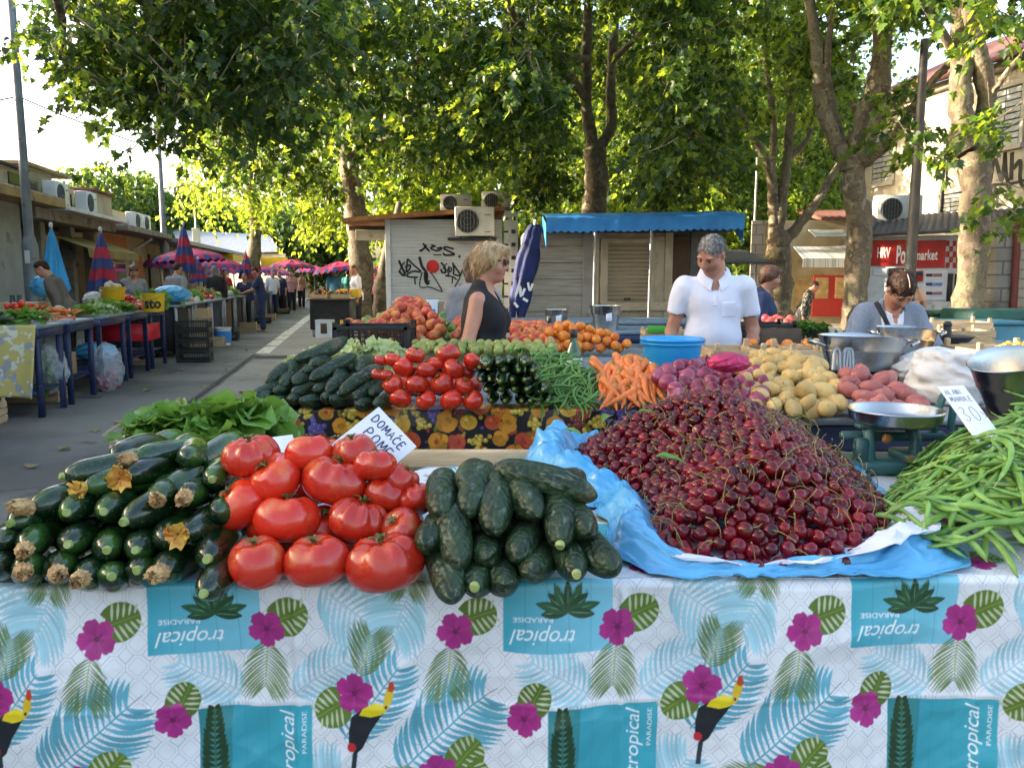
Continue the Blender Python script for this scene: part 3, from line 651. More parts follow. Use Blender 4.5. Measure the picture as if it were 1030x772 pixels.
def f(m):
 S_=[([(390,190),(420,230),(455,270)],.05),([(360,265),(400,240),(425,205)],.05),([(470,205),(500,215)],.04),([(515,215),(465,235),(520,262),(560,250),(570,230),(525,240)],.045),([(690,245),(610,225),(600,245),(680,285),(690,300),(610,305),(585,285)],.05),([(490,303),(570,303)],.03),([(735,318),(755,318)],.07),([(355,262),(385,262)],.05),([(155,355),(185,420),(215,490),(190,495),(155,455)],.06),([(165,455),(190,400),(215,370)],.035),([(240,340),(235,400),(230,470),(265,430),(262,400),(215,420)],.045),([(240,340),(300,400),(370,465),(300,460),(240,490),(250,515),(340,520)],.045),([(310,520),(315,590)],.035),([(355,320),(380,410),(425,480),(425,560)],.07),([(380,470),(360,610),(460,615),(560,655),(570,640),(500,520),(430,430)],.03),([(415,470),(420,550),(445,590)],.1),([(450,550),(452,560)],.06),([(565,375),(600,420),(610,470),(575,470),(565,440)],.05),([(585,440),(610,400),(625,385)],.03),([(640,410),(650,470),(670,440),(650,425),(630,450),(640,495),(620,500)],.035),([(680,375),(690,440),(690,490),(750,495),(690,400)],.045),([(605,505),(680,515),(720,545)],.04),([(680,515),(672,580)],.035),([(780,430),(740,540),(695,630),(770,640),(835,690),(850,640),(800,520),(780,440)],.035),([(745,598),(755,598)],.05),([(775,605),(787,605)],.05),([(845,375),(900,355),(915,370)],.035)]
 for s_,w in S_:ribbon(m,[GZ(*q) for q in s_],w*.9,to3,24 if len(s_)>2 else None)
part(t,'graffiti',MAT['paint_black'],f,0)
def f(m):
 c=GZ(485,415);r=62/9.65*mpp(19)
 m.lathe([(0,.006),(r,.006),(r,0)],32,M=Matrix.Translation(FK.w(c[0],c[1],.003))@Matrix.Rotation(pi/2,4,'X'))
part(t,'red_dot',MAT['paint_red'],f,0)
u,z=FK.uv(478,240);ac_unit('wall mounted white air conditioner on the kiosk between the graffiti and the roof',FK.w(u,z,.26),0,.9,'kiosk air conditioners',.66)
br=MB();FK.box(br,u-.62,u+.5,z-.05,z+.0,.0,.42);br.build('bracket',MAT['black'],t)
for px,l in ((458,'white air conditioner on the kiosk roof, left one behind the orange fascia'),(500,'white air conditioner on the kiosk roof, right one at the corner')):
 u,z=FK.uv(px,211);ac_unit(l,FK.w(u,kz+.02+(.06 if px>480 else 0),-.35),0,.72,'kiosk air conditioners',.42)
FB=Face((dp(540,290,17).x,17),(1,.03))
t=thing('kiosk','closed brown and grey board kiosk with roller shutter under a blue scalloped awning','kiosk',FB.w(1.8,0))
part(t,'board_wall',MAT['plankgrey'],lambda m:FB.pbox(m,527,234,586,345,-2.4,0))
part(t,'stone_post',MAT['concrete'],lambda m:FB.pbox(m,586.5,234,594,345,-2.2,.06))
part(t,'timber_post',MAT['beige'],lambda m:FB.pbox(m,594.5,234,601,345,-.3,.05))
part(t,'wall',MAT['beige'],lambda m:[FB.pbox(m,601.5,234,673,345,-2.4,.0),FB.pbox(m,655,238,668,340,0,.03)])
sh=part(t,'roller_shutter',MAT['shutter'],lambda m:FB.pbox(m,611,245,653,303,.0,.03))
part(sh,'handle',MAT['black'],lambda m:FB.pbox(m,627,299.5,634,302,.03,.05))
part(t,'shutter_frame',MAT['beige'],lambda m:[FB.pbox(m,604,240,610.5,308,.004,.07),FB.pbox(m,653.5,240,657,308,.004,.07),FB.pbox(m,610.7,240,653.3,244.8,.004,.065),FB.pbox(m,604,303.5,672,312,.072,.11)])
part(t,'corner_post',MAT['beige'],lambda m:FB.pbox(m,669,234,674,345,-.1,.06))
part(t,'open_bay_back',MAT['brown'],lambda m:FB.pbox(m,674.5,234,733,345,-2.4,-2.3))
part(t,'bay_post',MAT['darkpole'],lambda m:[FB.pbox(m,675.5,234,678,345,-.4,-.3),FB.pbox(m,693,234,697,345,.1,.2)])
for px,o in ((592.5,.9),(645,.95)):part(t,'awning_pole',MAT['galv'],lambda m:m.tube([FB.w(FB.uv(px,280)[0]-(0.02),0,o),FB.w(FB.uv(px,280)[0],2.32,o)],.028,10))
part(t,'roof',MAT['roofdark'],lambda m:FB.pbox(m,538,229,735,233.5,-2.6,.1))
def f(m):
 ua=FB.uv(546,225)[0];ub=FB.uv(733,225)[0];U=np.linspace(ua,ub,161)
 P=[]
 for j,(o,z) in enumerate([(-.2,2.72),(.4,2.66),(.95,2.585),(1.05,2.54),(1.07,2.42),(1.075,2.3)]):
  row=[]
  for i,u in enumerate(U):
   zz=z+.07*(u-ua)/(ub-ua);oo=o
   if j==5:zz-=.045*abs(sin((u-ua)/.145*pi/1))
   if j>=1:oo+=.012*sin(u*9)+.008*sin(u*23+j);zz+=.008*sin(u*7+j)
   row.append(tuple(FB.w(u,zz,oo)))
  P.append(row)
 m.slab(np.array(P)[::-1],.008)
part(t,'awning',MAT['awning'],f)
def f(m):
 for u in (FB.uv(546,225)[0],FB.uv(733,225)[0]):
  P=np.array([[tuple(FB.w(u,2.68+(.07 if u>3 else 0)-.06*k-.2*j*(.35+.2*k),-.1+1.1*k/4)) for k in range(5)] for j in range(3)]);m.slab(P,.008)
part(t,'awning_end',MAT['awning'],f)
part(t,'counter',MAT['bluegrey'],lambda m:FB.pbox(m,520,319,672,324,.05,.6))
bc=Vector((12.0,29,0));FL=Face((bc.x,bc.y),(-AU.x,-AU.y))
if FL.N.x>0:FL.N=-FL.N;FL.M=Matrix(((FL.D.x,-FL.N.x,0,FL.P.x),(FL.D.y,-FL.N.y,0,FL.P.y),(0,0,1,0),(0,0,0,1)))
t=thing('stone_building','tall pale limestone building with shuttered windows and a red tiled roof behind the shop','building',FL.w(9,0))
part(t,'wall',MAT['limestone'],lambda m:FL.box(m,0,24,0,6.9,-10,0,b=.02))
part(t,'cornice',MAT['limestone'],lambda m:FL.box(m,-.1,24.1,6.9,7.12,-10.1,.25,b=.03))
def f(m):
 P=np.array([[tuple(FL.w(u,z,o)) for u in np.linspace(-.4,24.4,30)] for o,z in ((.55,7.1),(-5,9.6),(-10.5,7.1))]);m.slab(P,.16)
part(t,'roof',MAT['tile'],f)
part(t,'gutter',MAT['tile'],lambda m:m.tube([FL.w(-.4,7.1,.6),FL.w(24.4,7.1,.6)],.07,8))
WB=mat('grey green shutter',(.36,.38,.38),(.28,.3,.3),6,.6)
for px,py,w,h in ((889,160,1.0,1.5),(957,214,1.0,1.1),(1012,118,1.05,1.5),(902,213,.9,.8)):
 u,z=FL.uv(px,py)
 wd=part(t,'window',MAT['glassdark'],lambda m:FL.box(m,u-w/2,u+w/2,z-h/2,z+h/2,-.05,.01))
 part(wd,'shutter',WB,lambda m:[FL.box(m,u+sg*w/4-w*.235,u+sg*w/4+w*.235,z-h/2+k*h/9,z-h/2+(k+.8)*h/9,.012,.05) for sg in (-1,1) for k in range(9)])
 part(wd,'frame',MAT['limestone'],lambda m:[FL.box(m,u-w/2-.14,u+w/2+.14,z-h/2-.14,z-h/2-.01,0,.1),FL.box(m,u-w/2-.14,u+w/2+.14,z+h/2+.01,z+h/2+.14,0,.07),FL.box(m,u-w/2-.14,u-w/2-.01,z-h/2,z+h/2,0,.06),FL.box(m,u+w/2+.01,u+w/2+.14,z-h/2,z+h/2,0,.06)])
u,z=FL.uv(949,215);part(t,'downpipe',MAT['black'],lambda m:m.tube([FL.w(u,3,.1),FL.w(u,5.2,.1)],.05,8))
def f(m):
 t3=lambda u,v,o:FL.w(u,v,o+.004)
 Z=lambda x,y:FL.uv(840+x/4.29,60+y/4.29)
 for s_,w in (([(670,530),(690,430),(720,520),(735,400)],.13),([(735,400),(740,500),(755,560)],.12),([(765,400),(760,520)],.14),([(770,470),(800,440),(800,520),(825,560)],.13),([(660,560),(690,545),(680,620),(665,600)],.11),([(680,540),(760,535),(820,520)],.08),([(690,600),(700,560),(700,640)],.1)):
  ribbon(m,[Z(*q) for q in s_],w,t3,20)
part(t,'graffiti',MAT['paint_black'],f,0)
ac_unit('dark boxed air conditioner on the shop roof below the stone building',dp(902,215,22.6)-Vector((0,0,.3)),0,1.25,None,.75)
A=dp(868,290,20.6);B=dp(1003,290,19.2)
FS=Face((A.x,A.y),(B.x-A.x,B.y-A.y));us=(B-A).length
t=thing('shop','corner shop with red HRV market sign, white panelled front and black roof','shop',FS.w(us/2,0))
part(t,'wall',MAT['white'],lambda m:FS.box(m,.1,us,0,2.42,-3.4,0))
def f(m):
 P=[]
 for o,z in ((.35,2.44),(-1.2,2.72),(-3.2,3.1)):
  P.append([tuple(FS.w(u,z+.10*u/us+.018*sin(u*40),o)) for u in np.linspace(-.2,us+.3,120)])
 m.slab(np.array(P)[::-1],.05)
part(t,'roof',MAT['roofdark'],f)
part(t,'gutter',MAT['darkpole'],lambda m:m.tube([FS.w(-.3,2.44,.4),FS.w(us+.3,2.54,.4)],.05,8))
part(t,'sign_panel',MAT['red'],lambda m:[FS.pbox(m,874.5,242,912,267,.01,.05),FS.pbox(m,912.6,242,950,269,.01,.05)])
face_text(FS,'HRV',883,249,895.5,259.5,MAT['textwhite'],'sign_lettering',t,.055,bold=.02)
face_text(FS,'Po',902.5,247,910.5,265.5,MAT['textwhite'],'sign_lettering',t,.055,bold=.03)
face_text(FS,'market',921,251.5,943,261.5,MAT['textwhite'],'sign_lettering',t,.055,bold=.02)
def f(m):
 for i in range(4):
  for j in range(5):
   if (i+j)%2==0:FS.pbox(m,951.5+i*3.5,242+j*5.5,954.9+i*3.5,247.4+j*5.5,.012,.03)
part(t,'checkerboard',MAT['red'],f)
face_text(FS,'S',963,252,968.5,262,MAT['textblack'],'sign_lettering',t,.03,bold=.03)
face_text(FS,'el',985,251,991.5,261,mat('dark red lettering',(.3,.015,.02),None,rough=.5),'sign_lettering',t,.03,bold=.03)
def f(m):
 c=FS.uv(986,256);r=10.5*mpp(19.4)
 ribbon(m,[(c[0]+r*cos(a),c[1]+r*sin(a)) for a in np.linspace(0,2*pi,49)],.03,lambda u,v,o:FS.w(u,v,o+.012))
part(t,'sign_ring',MAT['polegrey'],f,0)
part(t,'door',MAT['glassdark'],lambda m:FS.pbox(m,894,269.5,907,330,.004,.03))
part(t,'notice',MAT['card'],lambda m:FS.pbox(m,879,270,892,277,.01,.03))
def f(m):
 FS.pbox(m,913.5,272.5,928,283,.01,.03,0);FS.pbox(m,921,273.5,927.5,277,.03,.035,1);FS.pbox(m,914,277,921,282,.03,.035,2)
mb=MB();f(mb);mb.build('poster',[MAT['red'],MAT['greenbin'],MAT['orange']],t)
part(t,'menu_board',MAT['card'],lambda m:FS.pbox(m,930,272,951.5,302,.01,.03))
for y,c in ((276.5,(.12,.03,.05)),(285.6,(.03,.08,.25)),(294.6,(.1,.03,.08))):
 mb=MB();FS.pbox(mb,931.5,y-1.4,938,y+1.6,.032,.038,0);FS.pbox(mb,938.6,y-1.4,947.5,y+1.6,.032,.038,1)
 mb.build('menu_strip',[mat('menu strip %d'%y,c),mat('menu strip b %d'%y,tuple(min(1,v*2+.08) for v in c))],t)
part(t,'window',MAT['glassdark'],lambda m:[FS.pbox(m,953.5,275,957,303,.01,.03),FS.pbox(m,960.5,275.5,965,310,.01,.03)])
mb=MB();FS.pbox(mb,983.5,276,997.5,312,.01,.03,0);FS.pbox(mb,985,290,992,309,.032,.04,1);c=FS.uv(989.5,287);mb.ell(FS.w(c[0],c[1],.03),(.12,.03,.13),2);mb.build('poster',[MAT['creamwall'],MAT['doorred'],MAT['orange']],t)
part(t,'side_pillar',MAT['roughstone'],lambda m:FS.box(m,-.45,.08,0,3.0,-3,.1))
part(t,'downpipe',MAT['polegrey'],lambda m:m.tube([FS.w(.02,0,.16),FS.w(.02,2.4,.16)],.05,8))
t=thing('stone_wall','rough stone pier and pale block wall with a red brown drainpipe at the right edge','wall',dp(1010,290,18))
FW=Face((dp(1002,290,18.2).x,18.2),(1,-.05))
part(t,'pier',MAT['roughstone'],lambda m:FW.pbox(m,1003,219,1016,345,-.6,.1))
part(t,'block_wall',MAT['palestone'],lambda m:FW.box(m,FW.uv(1016.3,250)[0],FW.uv(1016.3,250)[0]+6,0,FW.uv(1010,222)[1],-.5,0))
part(t,'drainpipe',mat('red brown pipe',(.16,.035,.03),None,rough=.5),lambda m:m.tube([FW.w(FW.uv(1008,222)[0],2.6,.16),FW.w(FW.uv(1018,228)[0],2.5,.16),FW.w(FW.uv(1019,240)[0],2.2,.16),FW.w(FW.uv(1014,320)[0],.2,.2)],.075,10))
FH=Face((dp(757,290,25).x,25),(1,-.1))
t=thing('small_shop','low shop with ochre wall, pale striped awning, red tiled roof and red doors','shop',FH.w(1.7,0))
part(t,'wall',MAT['creamwall'],lambda m:FH.pbox(m,765,222,870,345,-.6,0))
part(t,'ochre_wall',MAT['ochre'],lambda m:FH.pbox(m,766,224,785,270,.004,.05))
part(t,'stone_corner',MAT['roughstone'],lambda m:FH.pbox(m,756,222,764.5,345,.004,.1))
def f(m):
 u0=FH.uv(822,210)[0];u1=FH.uv(872,210)[0]
 P=np.array([[tuple(FH.w(u,z+.012*sin(u*30),o)) for u in np.linspace(u0,u1,50)] for o,z in ((.5,3.15),(-2.5,3.6))]);m.slab(P[::-1],.09)
part(t,'roof',MAT['tile'],f)
for a,b in ((769,776),(778,784)):
 w=part(t,'window',MAT['glassdark'],lambda m:FH.pbox(m,a,272,b,300,.004,.03));part(w,'frame',MAT['white'],lambda m:[FH.pbox(m,a-1,271,b+1,272,.03,.07),FH.pbox(m,a-1,272.2,a,301,.03,.07),FH.pbox(m,b,272.2,b+1,301,.03,.07)])
part(t,'shop_window',MAT['shopglow'],lambda m:[FH.pbox(m,800,279,817,316,.004,.03),FH.pbox(m,820,279,832,300,.07,.075),FH.pbox(m,840,279,850,300,.07,.075)])  # glow behind the glass is painted as a warm base colour
part(t,'door',MAT['doorred'],lambda m:[FH.pbox(m,818,277,834,318,.004,.07),FH.pbox(m,836,277,852,318,.004,.07)])
def f(m):
 u0=FH.uv(797,256)[0];u1=FH.uv(850,256)[0]
 P=np.array([[tuple(FH.w(u,z,o)) for u in np.linspace(u0,u1,9)] for o,z in ((0.02,2.35),(1.3,1.95),(1.32,1.7))]);m.slab(P[::-1],.02)
part(t,'awning',mat('pale awning stripes',(.5,.53,.53),(.3,.33,.34),14,.8,stretch=(2,.01,.01),ramp=(.48,.52)),f)
part(t,'upper_awning',mat('grey green metal',(.3,.34,.32),(.22,.25,.24),4,.5),lambda m:m.slab(np.array([[tuple(FH.w(u,z,o)) for u in (FH.uv(812,240)[0],FH.uv(846,240)[0])] for o,z in ((.02,2.85),(.9,2.6))])[::-1],.03))
t=thing('canopy','dark grey sloping market canopy behind the man, left of the small shop','canopy',dp(745,290,21))
part(t,'sheet',MAT['roofdark'],lambda m:m.slab(np.array([[(dp(px,280,21).x,21+dy,z) for px in (716,765)] for dy,z in ((-1,1.75),(1.5,2.15))]),.03))
part(t,'post',MAT['galv'],lambda m:[m.tube([(dp(px,280,20.5).x,20.5,0),(dp(px,280,20.5).x,20.5,1.8)],.03,8) for px in (720,760)])
LV=np.array([(0,0),(.20,.02),(.44,.10),(.50,.30),(.30,.36),(.46,.66),(.20,.62),(0,1.0)])
LSIMPLE=np.array([(0,0),(.34,.3),(.26,.62),(0,1.0)])
def leaf_mesh(name,P,D,Nn,size,mats,mi=None,shape=LV,fold=.35):
 """every row of P becomes one lobed leaf: P base, D towards the tip, Nn face normal"""
 n=len(P);k=len(shape)
 D=D/(np.linalg.norm(D,axis=1)[:,None]+1e-9)
 X=np.cross(D,Nn);X/=np.linalg.norm(X,axis=1)[:,None]+1e-9;Z=np.cross(X,D)
 V=[]
 mid=[0,k-1];side=list(range(1,k-1));m=len(side)
 pts=[(0,shape[0,1]),(0,shape[-1,1])]+[(shape[i,0],shape[i,1]) for i in side]+[(-shape[i,0],shape[i,1]) for i in side]
 sz=np.asarray(size)[:,None] if np.ndim(size) else size
 curl=rng.uniform(.0,.25,(n,1))
 for x,y in pts:V.append(P+sz*(X*x+D*y+Z*(abs(x)*fold-curl*y*y)))
 V=np.stack(V,1).reshape(-1,3).astype(np.float32);nv=len(pts)
 right=[0]+[2+i for i in range(m)]+[1];left=[1]+[2+m+i for i in range(m)][::-1]+[0]
 one=np.array(right+left);L=(np.arange(n)[:,None]*nv+one).reshape(-1).astype(np.int32);c=m+2
 me=bpy.data.meshes.new(name);me.vertices.add(len(V));me.vertices.foreach_set('co',V.reshape(-1))
 me.loops.add(len(L));me.loops.foreach_set('vertex_index',L)
 me.polygons.add(2*n);me.polygons.foreach_set('loop_start',(np.arange(2*n)*c).astype(np.int32));me.polygons.foreach_set('loop_total',np.full(2*n,c,np.int32))
 for m_ in mats:me.materials.append(m_)
 if mi is not None:me.polygons.foreach_set('material_index',np.repeat(mi,2).astype(np.int32))
 me.update(calc_edges=True);me.validate()
 return me
def in_poly(x,y,poly):
 r=np.zeros(len(x),bool);n=len(poly);j=n-1
 for i in range(n):
  (xi,yi),(xj,yj)=poly[i],poly[j]
  c=((yi>y)!=(yj>y))&(x<(xj-xi)*(y-yi)/(yj-yi+1e-12)+xi);r^=c;j=i
 return r
def region_twigs(poly,Y0,Y1,n,hole=.0,hs=.02):
 """twig roots spread through a volume; noise opens gaps between the leaf clumps"""
 xs=[p[0] for p in poly];ys=[p[1] for p in poly];out=[]
 while len(out)<n:
  x=rng.uniform(min(xs),max(xs),4000);y=rng.uniform(min(ys),max(ys),4000);Y=rng.uniform(Y0,Y1,4000)
  ok=in_poly(x+rng.normal(0,4,4000),y+rng.normal(0,4,4000),poly)
  ok&=fnoise(x*hs+Y*.35,y*hs+Y*.21,2)>hole
  for a,b,c in zip(x[ok],y[ok],Y[ok]):out.append(dp(a,b,c))
  if not ok.any():break
 return np.array([tuple(p) for p in out[:n]])
def blob_twigs(c,r,n):
 v=rng.normal(size=(n,3));v/=np.linalg.norm(v,axis=1)[:,None];rr=rng.uniform(.35,1,n)**.6
 return np.array(c)+v*rr[:,None]*np.array(r)
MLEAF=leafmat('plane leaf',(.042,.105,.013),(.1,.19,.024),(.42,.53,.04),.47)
MLEAF2=leafmat('plane leaf shaded',(.016,.05,.011),(.036,.08,.016),(.13,.23,.025),.36)  # darker copy of the plane leaf, shade put into its colour
MLEAF3=leafmat('plane leaf sunlit',(.11,.19,.02),(.19,.25,.03),(.5,.62,.05),.55)  # yellower copy of the plane leaf, sunlight put into its colour
def make_crown(T,per,size,spread=.25,shape=LV,droop=.6,mix=(.6,.4,0)):
 n=len(T);ph=rng.uniform(0,2*pi,n);out=np.stack([np.cos(ph),np.sin(ph),rng.uniform(-.9,.15,n)],1)
 k=rng.uniform(0,1,(n,per));L=rng.uniform(.35,.8,(n,1))*spread/.25
 pos=T[:,None,:]+out[:,None,:]*(k*L)[...,None];pos[...,2]-=droop*(k*L)**2*.7
 pos+=rng.normal(0,.05*spread/.25,pos.shape);pos=pos.reshape(-1,3);m=len(pos)
 a=rng.uniform(0,2*pi,m);D=np.stack([np.cos(a),np.sin(a),rng.uniform(-1.3,.1,m)],1)*.6+np.repeat(out,per,0)*.5
 Nn=np.stack([rng.normal(0,.55,m),rng.normal(0,.55,m),np.ones(m)],1)
 mi=rng.choice(3,m,p=mix);return pos,D,Nn,rng.uniform(.65,1.2,m)*size,mi,(T,out,L)
def tree(label,base,limbs,twigs,per,size,shape=LV,mix=(.6,.4,0),spread=.25,group=None,twigtubes=True,name='plane_tree',bark='bark',sides=10):
 t=thing(name,label,'tree',(base[0],base[1],0),group)
 mb=MB()
 for ctrl,r0,r1 in limbs:
  n=max(8,5*len(ctrl));P=curve_pts(ctrl,n);rad=np.linspace(r0,r1,n)*(1+.07*np.sin(np.arange(n)*1.3+r0*90))
  P=P+rng.normal(0,r0*.07,P.shape)
  mb.tube(P,rad,sides if r0>.08 else 6)
 T=np.concatenate(twigs)
 pos,D,Nn,sz,mi,(TT,out,L)=make_crown(T,per,size,spread,shape,mix=mix)
 tw=MB()
 if twigtubes:
  for i in range(0,len(TT),2):
   l=L[i,0];o=out[i];p=TT[i]
   tw.tube([p-o*.25+np.array((0,0,.1)),p,p+o*l*.5-np.array((0,0,.1*l)),p+o*l-np.array((0,0,.42*l*l))],[.009,.008,.006,.003],4,caps=False)
 mb.build('trunk',MAT[bark],t,60)
 if tw.n:tag(tw.build('twigs',MAT[bark],t,60),kind='stuff')
 pw=np.array(parent_world(t))
 me=leaf_mesh('crown',pos-pw,D,Nn,sz,[MLEAF,MLEAF2,MLEAF3],mi,shape);o=bpy.data.objects.new('crown',me);COL.objects.link(o);o.parent=t
 return t
W=lambda px,py,Y:dp(px,py,Y)
G0=lambda px,Y:Vector((dp(px,300,Y).x,Y,0))
b=ax(5.5,-1.9)
tree('large plane tree standing out of frame whose dark boughs fill the top left corner',b,[([b,b+Vector((.1,0,2)),b+Vector((.5,.8,4.2))],.34,.25),([b+Vector((.5,.8,4.1)),b+Vector((1.6,2.6,4.9)),W(140,-5,10.5),W(260,40,11.5)],.2,.05),([b+Vector((.5,.8,4.1)),b+Vector((-.6,2,5.6)),b+Vector((-1,4,7))],.18,.05),([b+Vector((.5,.8,4.1)),b+Vector((.2,-1.5,5.6)),b+Vector((.4,-3,7))],.18,.05),([b+Vector((.4,.7,4.1)),b+Vector((-1.4,2.2,4.9)),Vector((-9.4,9.2,5.8))],.15,.05),([b+Vector((1.6,2.6,4.9)),W(60,10,9.5),W(60,60,10)],.08,.02)],[region_twigs([(30,-60),(28,15),(40,36),(64,62),(88,92),(108,90),(130,112),(142,128),(162,122),(182,132),(200,118),(225,120),(250,130),(330,145),(345,-60)],9.2,12.6,600,-.08),blob_twigs(b+Vector((.3,-.3,6.6)),(3.2,3.6,2.2),560),blob_twigs(b+Vector((-1.5,-4,5.2)),(2.6,3.2,2.2),260),blob_twigs((-9.6,9.4,5.7),(2.0,3.0,2.1),460)],20,.122,mix=(.2,.8,0))  # last twig clump and its limb: unseen, added to shade the boughs in view
b=G0(362,23)
tree('plane tree with a straight pale trunk rising behind the white graffiti kiosk',b,[([b,W(362,260,23),W(356,200,23),W(348,140,22.6),W(340,60,22)],.36,.2),([W(349,150,22.6),W(390,90,21),W(470,20,19)],.17,.06),([W(346,120,22.4),W(310,60,21.5),W(250,10,20)],.15,.05),([W(340,60,22),W(350,0,21),W(380,-80,21)],.18,.06),([b+Vector((.35,.8,0)),W(386,268,24),W(402,205,25)],.22,.1),([W(349,150,22.6),W(420,130,20),W(500,100,18)],.08,.03)],[region_twigs([(215,-60),(205,100),(255,128),(300,138),(322,150),(352,160),(400,160),(450,172),(480,135),(545,130),(560,-60)],14,21,1050,-.13),blob_twigs(W(380,-120,20),(7,4,2.4),420),region_twigs([(215,90),(205,150),(250,170),(330,195),(350,165),(290,120)],19,23,130,-.05)],20,.155,mix=(.24,.7,.06))
b=G0(598,20.5)
tree('plane tree with a forked trunk rising behind the blue awning',b,[([b,W(598,230,20.5),W(599,180,20.5),W(598,148,20.5)],.32,.27),([W(598,152,20.5),W(590,110,20.4),W(590,50,20),W(594,-40,19.6)],.17,.1),([W(600,152,20.5),W(615,125,20.5),W(614,80,20.3),W(620,10,20),W(625,-50,20)],.15,.09),([W(590,100,20.4),W(560,60,19),W(520,20,17.5),W(500,-30,17)],.12,.05),([W(592,60,20),W(545,52,18),W(480,40,16.5)],.09,.03),([W(616,60,20.2),W(660,20,19),W(700,-20,18)],.09,.03)],[region_twigs([(470,-60),(470,110),(505,150),(530,175),(545,185),(556,160),(553,40),(548,-60)],13.5,20,420,-.02),region_twigs([(548,-60),(556,-5),(650,-5),(660,-60)],14,20,130,-.05),region_twigs([(656,-60),(656,140),(674,165),(720,178),(735,170),(735,100),(700,-60)],13.5,20,420,-.02),region_twigs([(552,-5),(556,190),(652,190),(654,-5)],21.2,25,330,-.02),region_twigs([(640,170),(636,192),(690,196),(690,170)],17.4,19.5,30,-.2),region_twigs([(530,160),(520,195),(545,205),(560,190),(560,165)],17.4,19.5,40,-.2),blob_twigs(W(600,-130,18.5),(6,4,2.2),400)],20,.15,mix=(.32,.58,.1))
b=G0(786,22)
tree('many stemmed plane tree with spreading limbs beside the small shop',b,[([b,W(785,290,22),W(783,250,22),W(782,238,22)],.34,.3),([W(779,242,22),W(777,190,22),W(770,160,21.6),W(735,102,21),W(700,70,20)],.17,.06),([W(782,242,22),W(787,195,22),W(793,150,22),W(795,60,22),W(770,0,22)],.17,.08),([W(777,175,22),W(778,120,22),W(770,60,22),W(766,-30,22)],.11,.06),([W(786,245,22),W(805,225,22),W(826,195,21.8),W(846,160,21.5),W(856,130,21)],.17,.06),([W(793,160,22),W(812,140,22),W(820,110,22)],.1,.04)],[region_twigs([(690,-60),(690,110),(700,150),(740,120),(770,150),(800,100),(850,130),(862,60),(870,-60)],17.5,24,430,-.0),blob_twigs(W(780,-120,21),(5,4,2.4),330)],18,.155,mix=(.6,.3,.1))
b=G0(862,15.5)
tree('plane tree with a mottled trunk left of the red shop sign',b,[([b,W(860,300,15.5),W(865,230,15.5),W(858,190,15.5),W(858,164,15.5)],.235,.215),([W(854,168,15.5),W(842,145,15.5),W(826,105,15.3),W(822,60,15),W(815,0,15),W(812,-50,15)],.16,.07),([W(858,166,15.5),W(865,130,15.5),W(880,80,15.3),W(886,20,15),W(888,-60,15)],.17,.09),([W(864,168,15.5),W(876,135,15.2),W(890,90,15),W(892,40,14.6),W(905,-40,14)],.13,.07),([W(866,165,15.5),W(886,150,15),W(906,128,14.6),W(935,85,14),W(962,60,13.5)],.13,.05),([W(884,118,15.3),W(905,112,14.8),W(928,100,14.4)],.06,.03),([W(850,155,15.5),W(838,110,15.8),W(832,60,16),W(840,-20,16)],.09,.05)],[region_twigs([(790,-60),(800,0),(830,20),(850,5),(880,25),(900,10),(950,0),(960,-60)],12.5,17.5,140,.06),region_twigs([(880,95),(875,125),(905,140),(925,118),(950,100),(930,70)],13.6,14.6,14,-.1),region_twigs([(912,125),(915,168),(940,178),(955,160),(948,125)],12.6,13.6,8,-.3),blob_twigs(W(870,-130,15),(4.5,3.5,2),330)],17,.15,mix=(.55,.4,.05))
b=G0(972,12.2)
tree('nearest plane tree on the right with a thick bare mottled trunk and twin stems',b,[([b,W(974,310,12.2),W(980,240,12.2),W(982,190,12.2),W(978,150,12.2)],.205,.215),([W(972,155,12.2),W(966,110,12.2),W(967,60,12.2),W(966,-40,12)],.19,.12),([W(984,160,12.2),W(993,110,12.2),W(986,60,12.1),W(977,20,12),W(974,-50,11.8)],.15,.1),([W(967,70,12.2),W(940,20,12),W(900,-30,11.5)],.08,.03),([W(992,105,12.2),W(1015,70,11.8),W(1040,40,11.5)],.05,.02)],[region_twigs([(880,-60),(890,0),(930,20),(945,-10),(985,0),(1000,20),(1040,30),(1040,-60)],9.6,13,80,.06),region_twigs([(995,80),(998,120),(1015,135),(1035,120),(1035,70)],11,12.5,9,-.2),region_twigs([(1000,178),(1002,215),(1014,232),(1035,225),(1035,175)],10.2,11.4,9,-.3),blob_twigs(W(975,-150,12),(4,3.5,1.8),300)],16,.145,mix=(.5,.45,.05))
